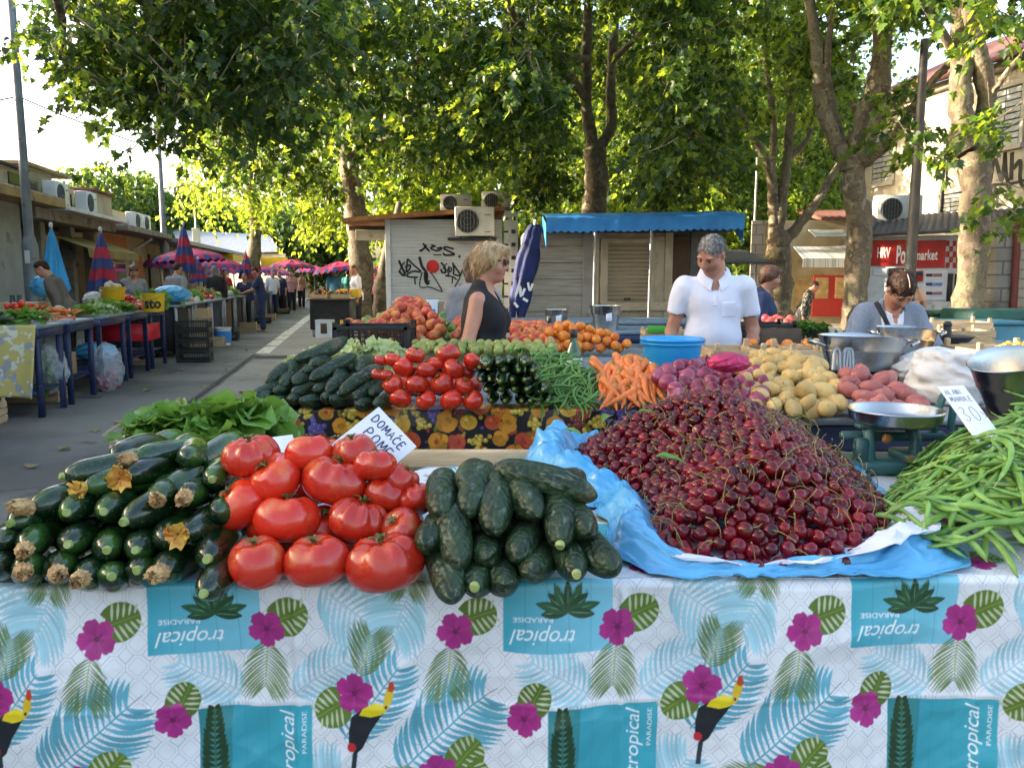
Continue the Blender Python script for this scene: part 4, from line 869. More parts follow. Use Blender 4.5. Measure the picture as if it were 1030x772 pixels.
for px,Y,lab,poly,mix,n in ((255,34,'sunlit yellow green plane tree beyond the aisle, above the far magenta parasols',[(185,130),(190,180),(205,212),(240,205),(262,222),(330,238),(350,200),(345,100),(215,95)],(.15,.1,.75),520),(420,32,'bright yellow green plane tree behind the roof of the white kiosk',[(345,110),(348,235),(395,235),(430,205),(540,225),(540,120)],(.3,.15,.55),560),(655,31,'green plane tree filling the gap above the blue awning',[(530,110),(530,215),(735,215),(745,60),(560,60)],(.55,.25,.2),640),(720,30,'plane tree with a pale leaning trunk in the shade left of the many stemmed tree',[(690,90),(700,225),(770,262),(800,240),(850,230),(850,60),(720,40)],(.62,.28,.1),620),(815,36,'dark green plane tree behind the small shop roof',[(735,200),(745,275),(800,262),(848,250),(848,120),(790,120)],(.3,.65,.05),420)):
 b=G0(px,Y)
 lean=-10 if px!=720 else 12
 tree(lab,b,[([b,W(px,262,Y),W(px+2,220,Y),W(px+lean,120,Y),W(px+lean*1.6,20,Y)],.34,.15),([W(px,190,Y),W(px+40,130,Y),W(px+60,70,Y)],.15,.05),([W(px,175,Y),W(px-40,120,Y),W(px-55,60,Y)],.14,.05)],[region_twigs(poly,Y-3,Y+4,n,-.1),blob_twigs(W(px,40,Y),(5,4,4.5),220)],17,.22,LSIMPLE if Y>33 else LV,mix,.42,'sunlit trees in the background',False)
for px,py,Y,r,lab,mix in ((118,205,62,5.2,'dark green round tree behind the market roofs beside the slim light pole',(.3,.7,0)),(183,214,66,4.2,'lower dark green tree right of the slim light pole',(.3,.7,0)),(262,222,95,5.5,'orange lit tree crown on the horizon above the tent hall',(.1,0,.9)),(285,224,105,6,'larger sunlit tree on the horizon right of the orange crown',(.1,0,.9)),(312,232,60,3.4,'slim dark cypress like tree beside the far white building',(.2,.8,0))):
 c=W(px,py,Y);b=Vector((c.x,c.y,0))
 tree(lab,b,[([b,b+Vector((0,0,c.z*.6)),c],.3,.15)],[blob_twigs(c,(r,r*.8,r*.62),260),blob_twigs(c+Vector((r*.5,0,-r*.3)),(r*.6,r*.6,r*.4),90)],16,.5,LSIMPLE,mix,.8,None,False,'broadleaf_tree')
T=np.concatenate([region_twigs([(395,190),(395,300),(860,300),(860,190)],44,52,900,-.3),region_twigs([(440,60),(440,190),(860,190),(860,60)],46,54,800,-.2)])
pos,D,Nn,sz,mi,_=make_crown(T,15,.55,.7,LSIMPLE,mix=(.4,.4,.2))
o=bpy.data.objects.new('distant_wood',leaf_mesh('distant_wood',pos,D,Nn,sz,[MLEAF,MLEAF2,MLEAF3],mi,LSIMPLE));COL.objects.link(o)
tag(o,'dense green wood closing the view behind the kiosks','trees',kind='stuff')
class Tile:
 def __init__(s,x0,y0,w,h,k,bg):
  s.x0,s.y0,s.w,s.h,s.k=x0,y0,w,h,k
  s.A=np.empty((int(h*k),int(w*k),3));s.A[:]=bg
 def poly(s,pts,c,a=1.0):
  pts=np.asarray(pts,float)
  for ox in (-s.w,0,s.w):
   for oy in (-s.h,0,s.h):
    p=(pts-(s.x0,s.y0)+(ox,oy))*s.k
    xa,ya=np.floor(p.min(0)).astype(int);xb,yb=np.ceil(p.max(0)).astype(int)
    xa=max(xa,0);ya=max(ya,0);xb=min(xb,s.A.shape[1]);yb=min(yb,s.A.shape[0])
    if xa>=xb or ya>=yb:continue
    Y,X=np.mgrid[ya:yb,xa:xb]+.5
    m=in_poly(X.ravel(),Y.ravel(),[tuple(q) for q in p]).reshape(X.shape)
    v=s.A[ya:yb,xa:xb];v[m]=v[m]*(1-a)+np.array(c)*a
 def disc(s,x,y,r,c,ry=None,n=22,a=1.0):s.poly([(x+r*cos(t),y+(ry or r)*sin(t)) for t in np.linspace(0,2*pi,n,endpoint=False)],c,a)
 def line(s,pts,w,c,a=1.0):
  for (ax_,ay),(bx,by) in zip(pts[:-1],pts[1:]):
   d=np.array((bx-ax_,by-ay));l=np.hypot(*d)+1e-9;nn=np.array((-d[1],d[0]))/l*w/2
   s.poly([(ax_+nn[0],ay+nn[1]),(bx+nn[0],by+nn[1]),(bx-nn[0],by-nn[1]),(ax_-nn[0],ay-nn[1])],c,a)
 def lens(s,a,b,w,c,al=1.0,bend=0):
  a=np.array(a,float);b=np.array(b,float);d=b-a;nn=np.array((-d[1],d[0]));nn/=np.hypot(*nn)+1e-9;l=np.hypot(*d)
  t=np.linspace(0,1,9);cen=a+d*t[:,None]+nn*(bend*l*np.sin(pi*t))[:,None];ww=(w/2*np.sin(pi*np.clip(t*.92+.06,0,1))**.8)[:,None]
  s.poly(np.concatenate([cen+nn*ww,(cen-nn*ww)[::-1]]),c,al)
 def frond(s,a,b,wid,n,c,lw,bend=.1,al=1.0,taper=.55):
  a=np.array(a,float);b=np.array(b,float);d=b-a;nn=np.array((-d[1],d[0]));l=np.hypot(*d);nn/=l;u=d/l
  s.line([tuple(a),tuple(b)],lw*.35,c,al)
  for k in range(n):
   t=(k+.5)/n;p=a+d*t;ll=wid*(sin(pi*(t*.8+.12))**.7)
   for sg in (-1,1):
    e=p+nn*sg*ll*(1-.25*t)+u*ll*(taper+.3*t)+rng.normal(0,wid*.02,2)
    cc=np.array(c)*rng.uniform(.85,1.12);s.lens(p,e,lw,cc,al,sg*bend)
 def monstera(s,x,y,r,ang,c,bg):
  R_=np.array(((cos(ang),-sin(ang)),(sin(ang),cos(ang))));P=[]
  for t in np.linspace(-pi,pi,41):
   rr=r*(1-.18*cos(t))*(1 if abs(t)<2.6 else .72);P.append(R_@np.array((rr*cos(t),rr*.86*sin(t)))+(x,y))
  s.poly(P,c)
  for k in range(5):
   for sg in (-1,1):
    x0=-.55+k*.27;a=R_@np.array((r*(x0+.05),sg*r*.14))+(x,y);b=R_@np.array((r*(x0+.32),sg*r*(.95-.1*k)))+(x,y);s.lens(a,b,r*.12,bg)
  s.line([tuple(R_@np.array((-r*.8,0))+(x,y)),tuple(R_@np.array((r*.8,0))+(x,y))],r*.05,np.array(c)*1.5+.02)
 def hibiscus(s,x,y,r,c,ph):
  for k in range(5):
   a=ph+k*2*pi/5;P=[]
   for t in np.linspace(0,2*pi,20):
    q=np.array((r*.58+r*.47*cos(t),r*.44*sin(t)*(1+.3*cos(t))))*(1+.05*sin(7*t+k));P.append((x+q[0]*cos(a)-q[1]*sin(a),y+q[0]*sin(a)+q[1]*cos(a)))
   s.poly(P,np.array(c)*(.85+.1*(k%3)))
   for j in (-1,0,1):s.lens((x,y),(x+r*.8*cos(a+j*.28),y+r*.8*sin(a+j*.28)),r*.06,np.array(c)*.62)
  s.disc(x,y,r*.16,np.array(c)*.35);s.lens((x,y),(x+r*.35,y-r*.3),r*.1,np.array(c)*.5)
 def text(s,V,F,c,to):
  for f in F:s.poly([to(*V[i][:2]) for i in f],c)
 def blur(s):
  A=s.A;B=A.copy()
  for ax_ in (0,1):B=(np.roll(B,1,ax_)+2*B+np.roll(B,-1,ax_))/4
  s.A=B
 def sample(s,u,v):
  X=((u-s.x0)%s.w)*s.k-.5;Y=((v-s.y0)%s.h)*s.k-.5;H,Wd=s.A.shape[:2]
  xi=np.floor(X).astype(int);yi=np.floor(Y).astype(int);fx=(X-xi)[...,None];fy=(Y-yi)[...,None];g=lambda a,b:s.A[b%H,a%Wd]
  return (g(xi,yi)*(1-fx)+g(xi+1,yi)*fx)*(1-fy)+(g(xi,yi+1)*(1-fx)+g(xi+1,yi+1)*fx)*fy
def printed_grid(name,P,col,m,label,cat,th=None):
 nu,nv=P.shape[:2];me=bpy.data.meshes.new(name);n=nu*nv
 o0=P.reshape(-1,3).mean(0);o0[2]=P[...,2].min()
 me.vertices.add(n);me.vertices.foreach_set('co',(P.reshape(-1,3)-o0).astype(np.float32).reshape(-1))
 I=np.arange(n).reshape(nu,nv);L=np.stack([I[:-1,:-1],I[1:,:-1],I[1:,1:],I[:-1,1:]],-1).reshape(-1).astype(np.int32);k=len(L)//4
 me.loops.add(len(L));me.loops.foreach_set('vertex_index',L);me.polygons.add(k)
 me.polygons.foreach_set('loop_start',(np.arange(k)*4).astype(np.int32));me.polygons.foreach_set('loop_total',np.full(k,4,np.int32));me.polygons.foreach_set('use_smooth',np.ones(k,bool))
 at=me.color_attributes.new('print','FLOAT_COLOR','POINT');c4=np.ones((n,4),np.float32);c4[:,:3]=col.reshape(-1,3);at.data.foreach_set('color',c4.reshape(-1))
 me.materials.append(m);me.update(calc_edges=True)
 o=bpy.data.objects.new(name,me);COL.objects.link(o);o.location=o0
 return tag(o,label,cat)
def tropical_tile():
 WH=np.array((.72,.72,.74));T=Tile(250,560,352,300,3,WH)
 GL=(.30,.29,.34);TE=np.array((.11,.36,.45));TP=np.array((.33,.57,.65));GR=np.array((.105,.165,.018));GD=np.array((.07,.12,.015));MG=np.array((.42,.025,.22));BL=np.array((.02,.30,.42))
 st=352/16
 for i in range(17):
  for j in range(15):
   x=250+i*st;y=560+j*300/14;r=st*.33
   T.line([(x+r,y),(x,y+r),(x-r,y),(x,y-r),(x+r,y)],.55,GL,.8)
   for a,b in (((x+r,y),(x+st-r,y)),((x,y+r),(x,y+300/14-r))):
    T.line([a,b],.5,GL,.55)
   xc,yc=x+st/2,y+150/14;q=st*.34
   T.line([(xc+q*cos(t)*(1+.12*cos(4*t)),yc+q*sin(t)*(1+.12*cos(4*t))) for t in np.linspace(0,2*pi,25)],.5,GL,.6)
 for a,b,w,n,c,lw in (((330,585),(392,628),46,13,TP,4.2),((300,690),(355,655),30,11,TP,3.6),((600,690),(540,655),34,12,TP,3.6),((240,770),(272,725),36,12,TP,3.8),((575,760),(600,715),34,12,TP,3.8),((318,800),(350,760),40,12,TP,4),((505,800),(480,860),40,12,TP,4),((420,590),(400,630),40,11,TP,4),((290,850),(330,810),40,12,TP,4)):
  T.frond(a,b,w,n,c,lw,.08)
 T.frond((408,762),(494,693),50,17,TE,5.2,.1);T.line([(494,693),(506,684)],.9,(.25,.25,.28));T.frond((352,730),(408,660),36,13,TE,4.6,.1)
 def panel(x0,y0,x1,y1,c0,c1):
  n=24
  for k in range(n):T.poly([(x0+(x1-x0)*k/n,y0),(x0+(x1-x0)*(k+1)/n+.4,y0),(x0+(x1-x0)*(k+1)/n+.4,y1),(x0+(x1-x0)*k/n,y1)],np.array(c0)*(1-k/n)+np.array(c1)*k/n)
  for k in range(1,5):T.line([(x0+(x1-x0)*k/5,y0),(x0+(x1-x0)*k/5,y1)],.5,np.array(c0)*.55,.6)
 panel(512,578,622,648,(.05,.36,.46),(.22,.55,.68));panel(557,702,670,812,(.03,.28,.36),(.05,.38,.46))
 V,F=text_mesh('tropical',1,0,.35);lo,hi=V.min(0),V.max(0);nx=lambda x:(x-lo[0])/(hi[0]-lo[0]);ny=lambda y:(y-lo[1])/(hi[1]-lo[1])
 T.text(V,F,(.8,.82,.84),lambda x,y:(584-nx(x)*66,622+ny(y)*19));T.text(V,F,(.8,.82,.84),lambda x,y:(656-ny(y)*19,772-nx(x)*66))
 V2,F2=text_mesh('PARADISE',1,0,0);lo2,hi2=V2.min(0),V2.max(0);n2=lambda x:(x-lo2[0])/(hi2[0]-lo2[0]);m2=lambda y:(y-lo2[1])/(hi2[1]-lo2[1])
 T.text(V2,F2,(.8,.82,.84),lambda x,y:(562-n2(x)*40,615+m2(y)*4.6));T.text(V2,F2,(.8,.82,.84),lambda x,y:(664.5-m2(y)*4.6,748-n2(x)*40))
 for k in range(9):
  a=R(-8+24*k-88);T.lens((577,610),(577+34*sin(a)*(1 if k%2 else .8),610-26*cos(a)),10,np.array((.012,.05,.02))*(1+.8*(k%2)));T.lens((577,610),(577+26*sin(a),610-20*cos(a)),1,(.12,.3,.14))
 T.poly([(557,702),(590,702),(586,812),(557,812)],(.03,.22,.24));T.frond((572,812),(572,702),15,20,(.012,.045,.014),5,.12);T.line([(572,812),(572,702)],1.2,(.06,.14,.05))
 for x,y,ang,l in ((275,638,95,46),(371,668,-75,40),(459,645,95,44),(437,768,165,40),(420,850,95,40)):
  e=(x+l*cos(R(ang)),y+l*sin(R(ang)));T.frond((x,y),e,l*.66,15,GR*rng.uniform(1.0,1.3),1.9,.05,.92,.75);T.lens((x,y),e,1.6,(.35,.4,.12))
 for x,y,r,ang in ((300,612,22,-.4),(338,704,21,2.6),(489,614,21,-.3),(475,752,22,-.8),(545,690,19,-1.1),(486,772,16,.8),(330,830,20,.5)):T.monstera(x,y,r,ang,GR*rng.uniform(.85,1.1),(.5,.54,.36))
 for x,y,r,ph in ((275,626,18,.3),(363,686,19,1.0),(464,630,18,.5),(533,711,17,.2),(444,768,19,.9),(310,845,18,.4)):T.hibiscus(x,y,r,MG,ph)
 T.poly([(361,742),(366,741),(363,764),(358,764)],(.015,.03,.04));T.poly([(357,736),(357,722),(360,708),(372,700),(383,697),(394,700),(386,712),(379,722),(371,738),(364,744)],(.01,.012,.018));T.disc(360,737,4.5,(.5,.02,.03));T.poly([(368,706),(372,699),(384,693),(396,695),(397,699),(390,704),(380,707)],(.75,.58,.01));T.poly([(392,699),(393,690),(396,680),(400,676),(403,680),(402,690),(397,699)],(.68,.45,.02));T.poly([(397,682),(398,674),(402,673),(404,680),(401,684)],(.5,.05,.02));T.disc(395.5,696.5,1.6,(.02,.02,.02))
 T.A=np.where(T.A.min(2,keepdims=True)>.45,T.A,T.A*.97);T.blur();return T
TT_=tropical_tile()
EY=lambda x:1.175+.025*x
TZ=.92
def front_cloth():
 xs=np.concatenate([np.linspace(-1.5,-.86,30)[:-1],np.arange(-.86,.86,.00125),np.linspace(.86,1.6,30)[1:]])
 top=np.concatenate([np.linspace(.75,.06,150),np.linspace(.058,.012,22)]);ang=np.linspace(0,pi/2,7)
 hang=np.concatenate([np.arange(.004,.36,.00135),np.linspace(.37,.66,30)])
 rows=[];vs=[];r=.012
 for d in top:rows.append((d,0,0));vs.append(585-(d+.004)/.0016)
 for a in ang:rows.append((.012*(1-sin(a)),-.012*(1-cos(a)),1));vs.append(585-5+a/(pi/2)*10)
 for h in hang:rows.append((0,-.012-h,2));vs.append(590+h/.00164)
 P=np.zeros((len(rows),len(xs),3));C=np.zeros_like(P)
 for i,(d,z,kd) in enumerate(rows):
  Y=EY(xs)+d;Z=np.full(len(xs),TZ+z)
  if kd==2:
   h=-z;g=min(1,h/.12)
   fold=.012*np.sin(xs*17+1.2*np.sin(xs*5))*g+.018*fnoise(xs*6+3,np.full(len(xs),h*5.0),3)*g+.0055*fnoise(xs*20+h*9,np.full(len(xs),h*15.0+4),3)*g-.011*np.abs(vnoise(xs*8+h*13,h*9.0-xs*5))*g
   crease=-.004*np.exp(-((xs-.17)/.006)**2)-.004*np.exp(-((xs+.33)/.006)**2)-.0015*np.exp(-((h-.19)/.005)**2)
   Y=Y-fold-(h*.05)+crease;
  else :
   Z=Z+.006*fnoise(xs*9,np.full(len(xs),d*9.0),2)+.002
  if kd==0:Z=Z-np.maximum(0,-.95-xs)
  P[i,:,0]=np.maximum(xs,-.95-.02*np.maximum(0,-.95-xs));P[i,:,1]=Y;P[i,:,2]=Z
  C[i]=TT_.sample(515+xs*808/1.235+6,np.full(len(xs),vs[i]))
 printed_grid('tablecloth',P[::-1],C[::-1],attrmat('printed oilcloth',.38,.12,40),'white tablecloth printed with tropical leaves, magenta hibiscus and toucans over the front stall','tablecloth')
front_cloth()
def fruit_tile():
 T=Tile(262,400,372,64,5,(.012,.009,.012));r2=np.random.default_rng(5)
 def leaf(x,y,r,c):
  a=r2.uniform(0,6.3);T.lens((x-r*cos(a),y-r*sin(a)),(x+r*cos(a),y+r*sin(a)),r*.9,c);T.lens((x-r*cos(a),y-r*sin(a)),(x+r*.8*cos(a),y+r*.8*sin(a)),r*.1,np.array(c)*1.6)
 def grapes(x,y,r,c):
  for k in range(16):
   dx,dy=r2.normal(0,.42,2)*r;T.disc(x+dx,y+dy,r*.26,np.array(c)*r2.uniform(.6,1.3));T.disc(x+dx-r*.06,y+dy-r*.07,r*.08,np.array(c)*2.2+.05)
 def pump(x,y,r,c):
  T.disc(x,y,r,c,r*.88)
  for k in (-2,-1,1,2):T.lens((x+k*r*.12,y-r*.8),(x+k*r*.12,y+r*.8),r*.1,np.array(c)*.6,1,k*.22)
  T.disc(x-r*.3,y-r*.3,r*.22,np.minimum(1,np.array(c)*1.8+.08),a=.6);T.lens((x,y-r*.7),(x+r*.2,y-r*1.15),r*.25,(.1,.12,.02))
 def rose(x,y,r,c):
  for k in range(9):a=r2.uniform(0,6.3);T.disc(x+.5*r*cos(a),y+.5*r*sin(a),r*.5,np.array(c)*r2.uniform(.6,1.25))
  for k in range(6):a=r2.uniform(0,6.3);T.disc(x+.2*r*cos(a),y+.2*r*sin(a),r*.25,np.array(c)*r2.uniform(.6,1.1))
 for k in range(60):leaf(r2.uniform(262,634),r2.uniform(400,464),r2.uniform(4,8),[(.13,.16,.015),(.2,.14,.01),(.05,.07,.012),(.28,.06,.01)][k%4])
 K=[(pump,(.62,.2,.015)),(rose,(.6,.24,.02)),(grapes,(.1,.07,.22)),(pump,(.55,.08,.02)),(grapes,(.5,.33,.04)),(rose,(.5,.07,.03)),(pump,(.66,.34,.03)),(grapes,(.2,.05,.03))]
 i=0
 for row,y in enumerate((408,424,441,457)):
  for x in np.arange(262+(row%2)*11,634,21.9):
   fn,c=K[(i*5+row*3+int(r2.integers(0,3)))%8];fn(x+r2.uniform(-4,4),y+r2.uniform(-3,3),r2.uniform(8,11.5),c);i+=1
 for k in range(50):T.disc(r2.uniform(262,634),r2.uniform(400,464),r2.uniform(1.2,2.4),[(.5,.3,.03),(.45,.03,.02),(.1,.06,.2)][k%3])
 T.blur();return T
E2=2.80;X2A,X2B=-.93,.46
def fruit_cloth():
 T=fruit_tile();xs=np.arange(X2A,X2B,.0022);rows=[(.12,0),(.06,0),(.02,0),(.006,-.001),(.001,-.005)]+[(0,-z) for z in np.arange(.008,.30,.0024)]
 P=np.zeros((len(rows),len(xs),3));C=np.zeros_like(P)
 for i,(d,z) in enumerate(rows):
  h=-z;g=min(1,h/.06);P[i,:,0]=xs;P[i,:,1]=E2+d-g*(.006*np.sin(xs*14)+.012*fnoise(xs*5,np.full(len(xs),h*5.0),2));P[i,:,2]=TZ+z+.004
  C[i]=T.sample(515+xs*FPX/2.84,np.full(len(xs),408+h/.0035-d/.01))
 printed_grid('tablecloth',P[::-1],C[::-1],attrmat('printed fruit oilcloth',.4,.1,30),'black tablecloth printed with orange pumpkins, grapes and fruit hanging from the second table','tablecloth')
fruit_cloth()
def table_at(label,x0,x1,y0,y1,z=.915,M=None,group=None,topm='bluegrey',legm='bluepaint',shelf=True,fascia=True):
 """market table with a sheet top, navy frame, four legs and a lower shelf rail"""
 c=((x0+x1)/2,(y0+y1)/2,0);Mm=M if M is not None else Matrix.Identity(4)
 t=thing('market_table',label,'table',Mm@Vector(c),group)
 def bx(name,items,m):
  for it in items:
   mb=MB();mb.box(*it,b=.004);mb.xf(Mm);mb.build(name,MAT[m],t)
 def one(name,items,m):
  mb=MB()
  for it in items:mb.box(*it,b=.004)
  mb.xf(Mm);mb.build(name,MAT[m],t)
 w,d=x1-x0,y1-y0
 one('tabletop',[((c[0],c[1],z-.015),(w,d,.03))],topm)
 if fascia:one('frame',[((c[0],y0+.02,z-.075),(w-.02,.035,.085)),((c[0],y1-.02,z-.075),(w-.02,.035,.085)),((x0+.02,c[1],z-.075),(.035,d-.08,.085)),((x1-.02,c[1],z-.075),(.035,d-.08,.085))],legm)
 bx('leg',[((x,y,(z-.12)/2),(.055,.055,z-.12)) for x in (x0+.045,x1-.045) for y in (y0+.045,y1-.045)],legm)
 if shelf:one('shelf',[((c[0],c[1],.26),(w-.12,d-.12,.02)),((c[0],y0+.03,.24),(w-.14,.03,.05)),((c[0],y1-.03,.24),(w-.14,.03,.05))],legm)
 return t
table_at('front stall table hidden under the tropical tablecloth',-.93,1.5,1.24,1.95,.912)
table_at('second stall table carrying tomatoes, beans and carrots above the fruit print cloth',X2A+.02,X2B-.02,E2+.03,3.5)
table_at('blue fronted stall table carrying onions and potatoes right of the fruit print cloth',X2B+.02,2.2,2.66,3.5,.92,topm='galv')
table_at('stall table under the peaches and the wooden crate of green fruit',-1.0,.3,3.95,5.3)
table_at('blue stall table under the heap of oranges',.35,1.0,4.3,5.9,.905)
table_at('stall table behind the potatoes under the big steel pan and the crates',.95,3.4,3.65,4.6)
table_at('far right stall table under the light wooden crate and the teal chests',1.5,4.6,5.0,6.6,.88)
mb=MB();mb.box((.02,1.97,.905),(1.2,.03,.1));tag(mb.build('plank',MAT['wood']),'bare wooden plank along the back edge of the front table','plank')
def m_zuc(N,L,P,v):
 c=nmix(N,L,nnoise(N,L,v,14,3,.46,.74),(.006,.018,.006),(.04,.11,.014))
 c=nmix(N,L,nnoise(N,L,v,230,2,.62,.7),c,(.04,.08,.025))
 oi=N.new('ShaderNodeObjectInfo');r=N.new('ShaderNodeMapRange');r.inputs[3].default_value=.7;r.inputs[4].default_value=1.7;L.new(oi.outputs['Random'],r.inputs[0])
 h=N.new('ShaderNodeHueSaturation');L.new(c,h.inputs['Color']);L.new(r.outputs[0],h.inputs['Value']);L.new(h.outputs[0],P.inputs['Base Color'])
 P.inputs['Roughness'].default_value=.2;P.inputs['Coat Weight'].default_value=.3;P.inputs['Coat Roughness'].default_value=.12;nbump(N,L,P,nnoise(N,L,v,45,3),.12,.004)
def m_cuc(N,L,P,v):
 mp=N.new('ShaderNodeMapping');mp.inputs['Scale'].default_value=(.25,1,1);L.new(v,mp.inputs[0])
 c=nmix(N,L,nnoise(N,L,mp.outputs[0],40,4,.35,.65),(.008,.019,.008),(.022,.044,.016))
 c=nmix(N,L,nnoise(N,L,v,9,4,.6,.74),c,(.085,.075,.035));c=nmix(N,L,nnoise(N,L,mp.outputs[0],120,4,.56,.7),c,(.10,.12,.085))
 L.new(c,P.inputs['Base Color']);P.inputs['Roughness'].default_value=.4;P.inputs['Specular IOR Level'].default_value=.35
 vo=N.new('ShaderNodeTexVoronoi');vo.inputs['Scale'].default_value=90;L.new(v,vo.inputs['Vector']);s=nnoise(N,L,mp.outputs[0],60,4)
 a=N.new('ShaderNodeMath');a.operation='SUBTRACT';L.new(s,a.inputs[0]);L.new(vo.outputs['Distance'],a.inputs[1]);nbump(N,L,P,a.outputs[0],.6,.006)
def m_tom(N,L,P,v):
 sp=N.new('ShaderNodeSeparateXYZ');L.new(v,sp.inputs[0])
 a=N.new('ShaderNodeMath');a.operation='MULTIPLY_ADD';L.new(sp.outputs['Z'],a.inputs[0]);a.inputs[1].default_value=9;L.new(nnoise(N,L,v,16,3),a.inputs[2])
 r=N.new('ShaderNodeMapRange');r.interpolation_type='SMOOTHSTEP';r.inputs[1].default_value=.62;r.inputs[2].default_value=1.05;L.new(a.outputs[0],r.inputs[0])
 c=nmix(N,L,r.outputs[0],(.58,.026,.009),(.7,.09,.015));c=nmix(N,L,nnoise(N,L,v,22,4,.58,.8),c,(.62,.17,.04));c=nmix(N,L,nnoise(N,L,v,75,3,.7,.74),c,(.36,.16,.07))
 oi=N.new('ShaderNodeObjectInfo');rr=N.new('ShaderNodeMapRange');rr.inputs[3].default_value=.74;rr.inputs[4].default_value=1.18;L.new(oi.outputs['Random'],rr.inputs[0])
 h=N.new('ShaderNodeHueSaturation');L.new(c,h.inputs['Color']);L.new(rr.outputs[0],h.inputs['Value']);L.new(h.outputs[0],P.inputs['Base Color'])
 ro=N.new('ShaderNodeMapRange');ro.inputs[1].default_value=.35;ro.inputs[2].default_value=.65;ro.inputs[3].default_value=.16;ro.inputs[4].default_value=.36;L.new(nnoise(N,L,v,35,5),ro.inputs[0]);L.new(ro.outputs[0],P.inputs['Roughness']);P.inputs['Subsurface Weight'].default_value=.1;P.inputs['Subsurface Radius'].default_value=(.02,.004,.002);P.inputs['Subsurface Scale'].default_value=.4;P.inputs['Coat Weight'].default_value=.25;P.inputs['Coat Roughness'].default_value=.1
 nbump(N,L,P,nnoise(N,L,v,30,3),.06,.004)
ZUC=custom('zucchini skin',m_zuc);CUC=custom('cucumber skin',m_cuc);TOM=custom('tomato skin',m_tom)
CALYX=mat('green calyx',(.06,.10,.02),(.14,.13,.04),60,.7);STUB=mat('pale cut stem',(.34,.38,.13),(.22,.3,.07),50,.6)
DRYB=mat('dried blossom',(.56,.36,.16),(.36,.2,.08),60,.8,bump=.6,bscale=120);FRESHB=mat('yellow blossom',(.62,.42,.06),(.52,.2,.03),45,.6,bump=.4,bscale=90)
CHER=mat('cherry skin',(.07,.0022,.007),(.185,.004,.011),30,.13,coat=.1,spec=.42,vv=.55,hv=.006,c3=(.24,.01,.014),s3=28,t3=(.6,.75));CSTEM=mat('cherry stem',(.20,.21,.05),(.24,.15,.05),40,.6)
BEAN=mat('bean pod',(.12,.245,.04),(.19,.33,.075),25,.48,bump=.12,bscale=90,vv=.3,hv=.012);BEAN2=mat('green bean pod',(.085,.19,.03),(.13,.26,.045),25,.38,vv=.25,hv=.01)
POTY=mat('yellow potato skin',(.62,.42,.15),(.52,.33,.11),14,.6,bump=.25,bscale=70,vv=.12,c3=(.3,.17,.06),s3=60,t3=(.66,.73));POTR=mat('red potato skin',(.46,.15,.12),(.36,.105,.095),14,.6,bump=.25,bscale=70,vv=.15,c3=(.52,.3,.2),s3=40,t3=(.66,.75))
ONION=mat('red onion skin',(.2,.022,.055),(.33,.065,.115),12,.3,vv=.25,bump=.2,bscale=50,stretch=(1,1,.2),c3=(.5,.3,.33),s3=20,t3=(.63,.75));CARROT=mat('carrot skin',(.74,.2,.045),(.62,.15,.03),20,.5,vv=.12,bump=.3,bscale=90,c3=(.6,.3,.1),s3=40,t3=(.65,.75))
PEACH=mat('peach skin',(.62,.2,.05),(.42,.045,.03),22,.6,vv=.15,hv=.012,ramp=(.38,.62));APRI=mat('apricot skin',(.75,.27,.03),(.66,.17,.025),24,.5,vv=.12,hv=.008);FIG=mat('green fig skin',(.27,.29,.07),(.2,.24,.05),20,.5,vv=.25,hv=.01,c3=(.24,.15,.05),s3=26,t3=(.58,.7));GPEP=mat('green pepper skin',(.04,.13,.02),(.10,.22,.035),16,.28,vv=.25,coat=.2)
LETT=leafmat('lettuce leaf',(.10,.22,.03),(.20,.36,.06),(.35,.55,.08),.3,.4);SPIN=leafmat('spinach leaf',(.075,.19,.025),(.17,.33,.05),(.3,.5,.07),.25,.38);FRIS=leafmat('pale lettuce leaf',(.42,.5,.17),(.6,.64,.32),(.65,.7,.3),.25,.5);PARS=leafmat('parsley leaf',(.03,.11,.015),(.08,.2,.03),(.2,.36,.05),.3)
ROOT=mat('pale root',(.6,.5,.36),(.5,.38,.24),30,.7);CAUL=mat('cauliflower',(.62,.6,.48),(.52,.5,.36),30,.8,bump=.9,bscale=60);YPLUM=mat('yellow plum skin',(.72,.5,.06),(.62,.38,.04),16,.35,vv=.15);DARKB=mat('dark beet skin',(.06,.015,.03),(.1,.03,.04),20,.6)
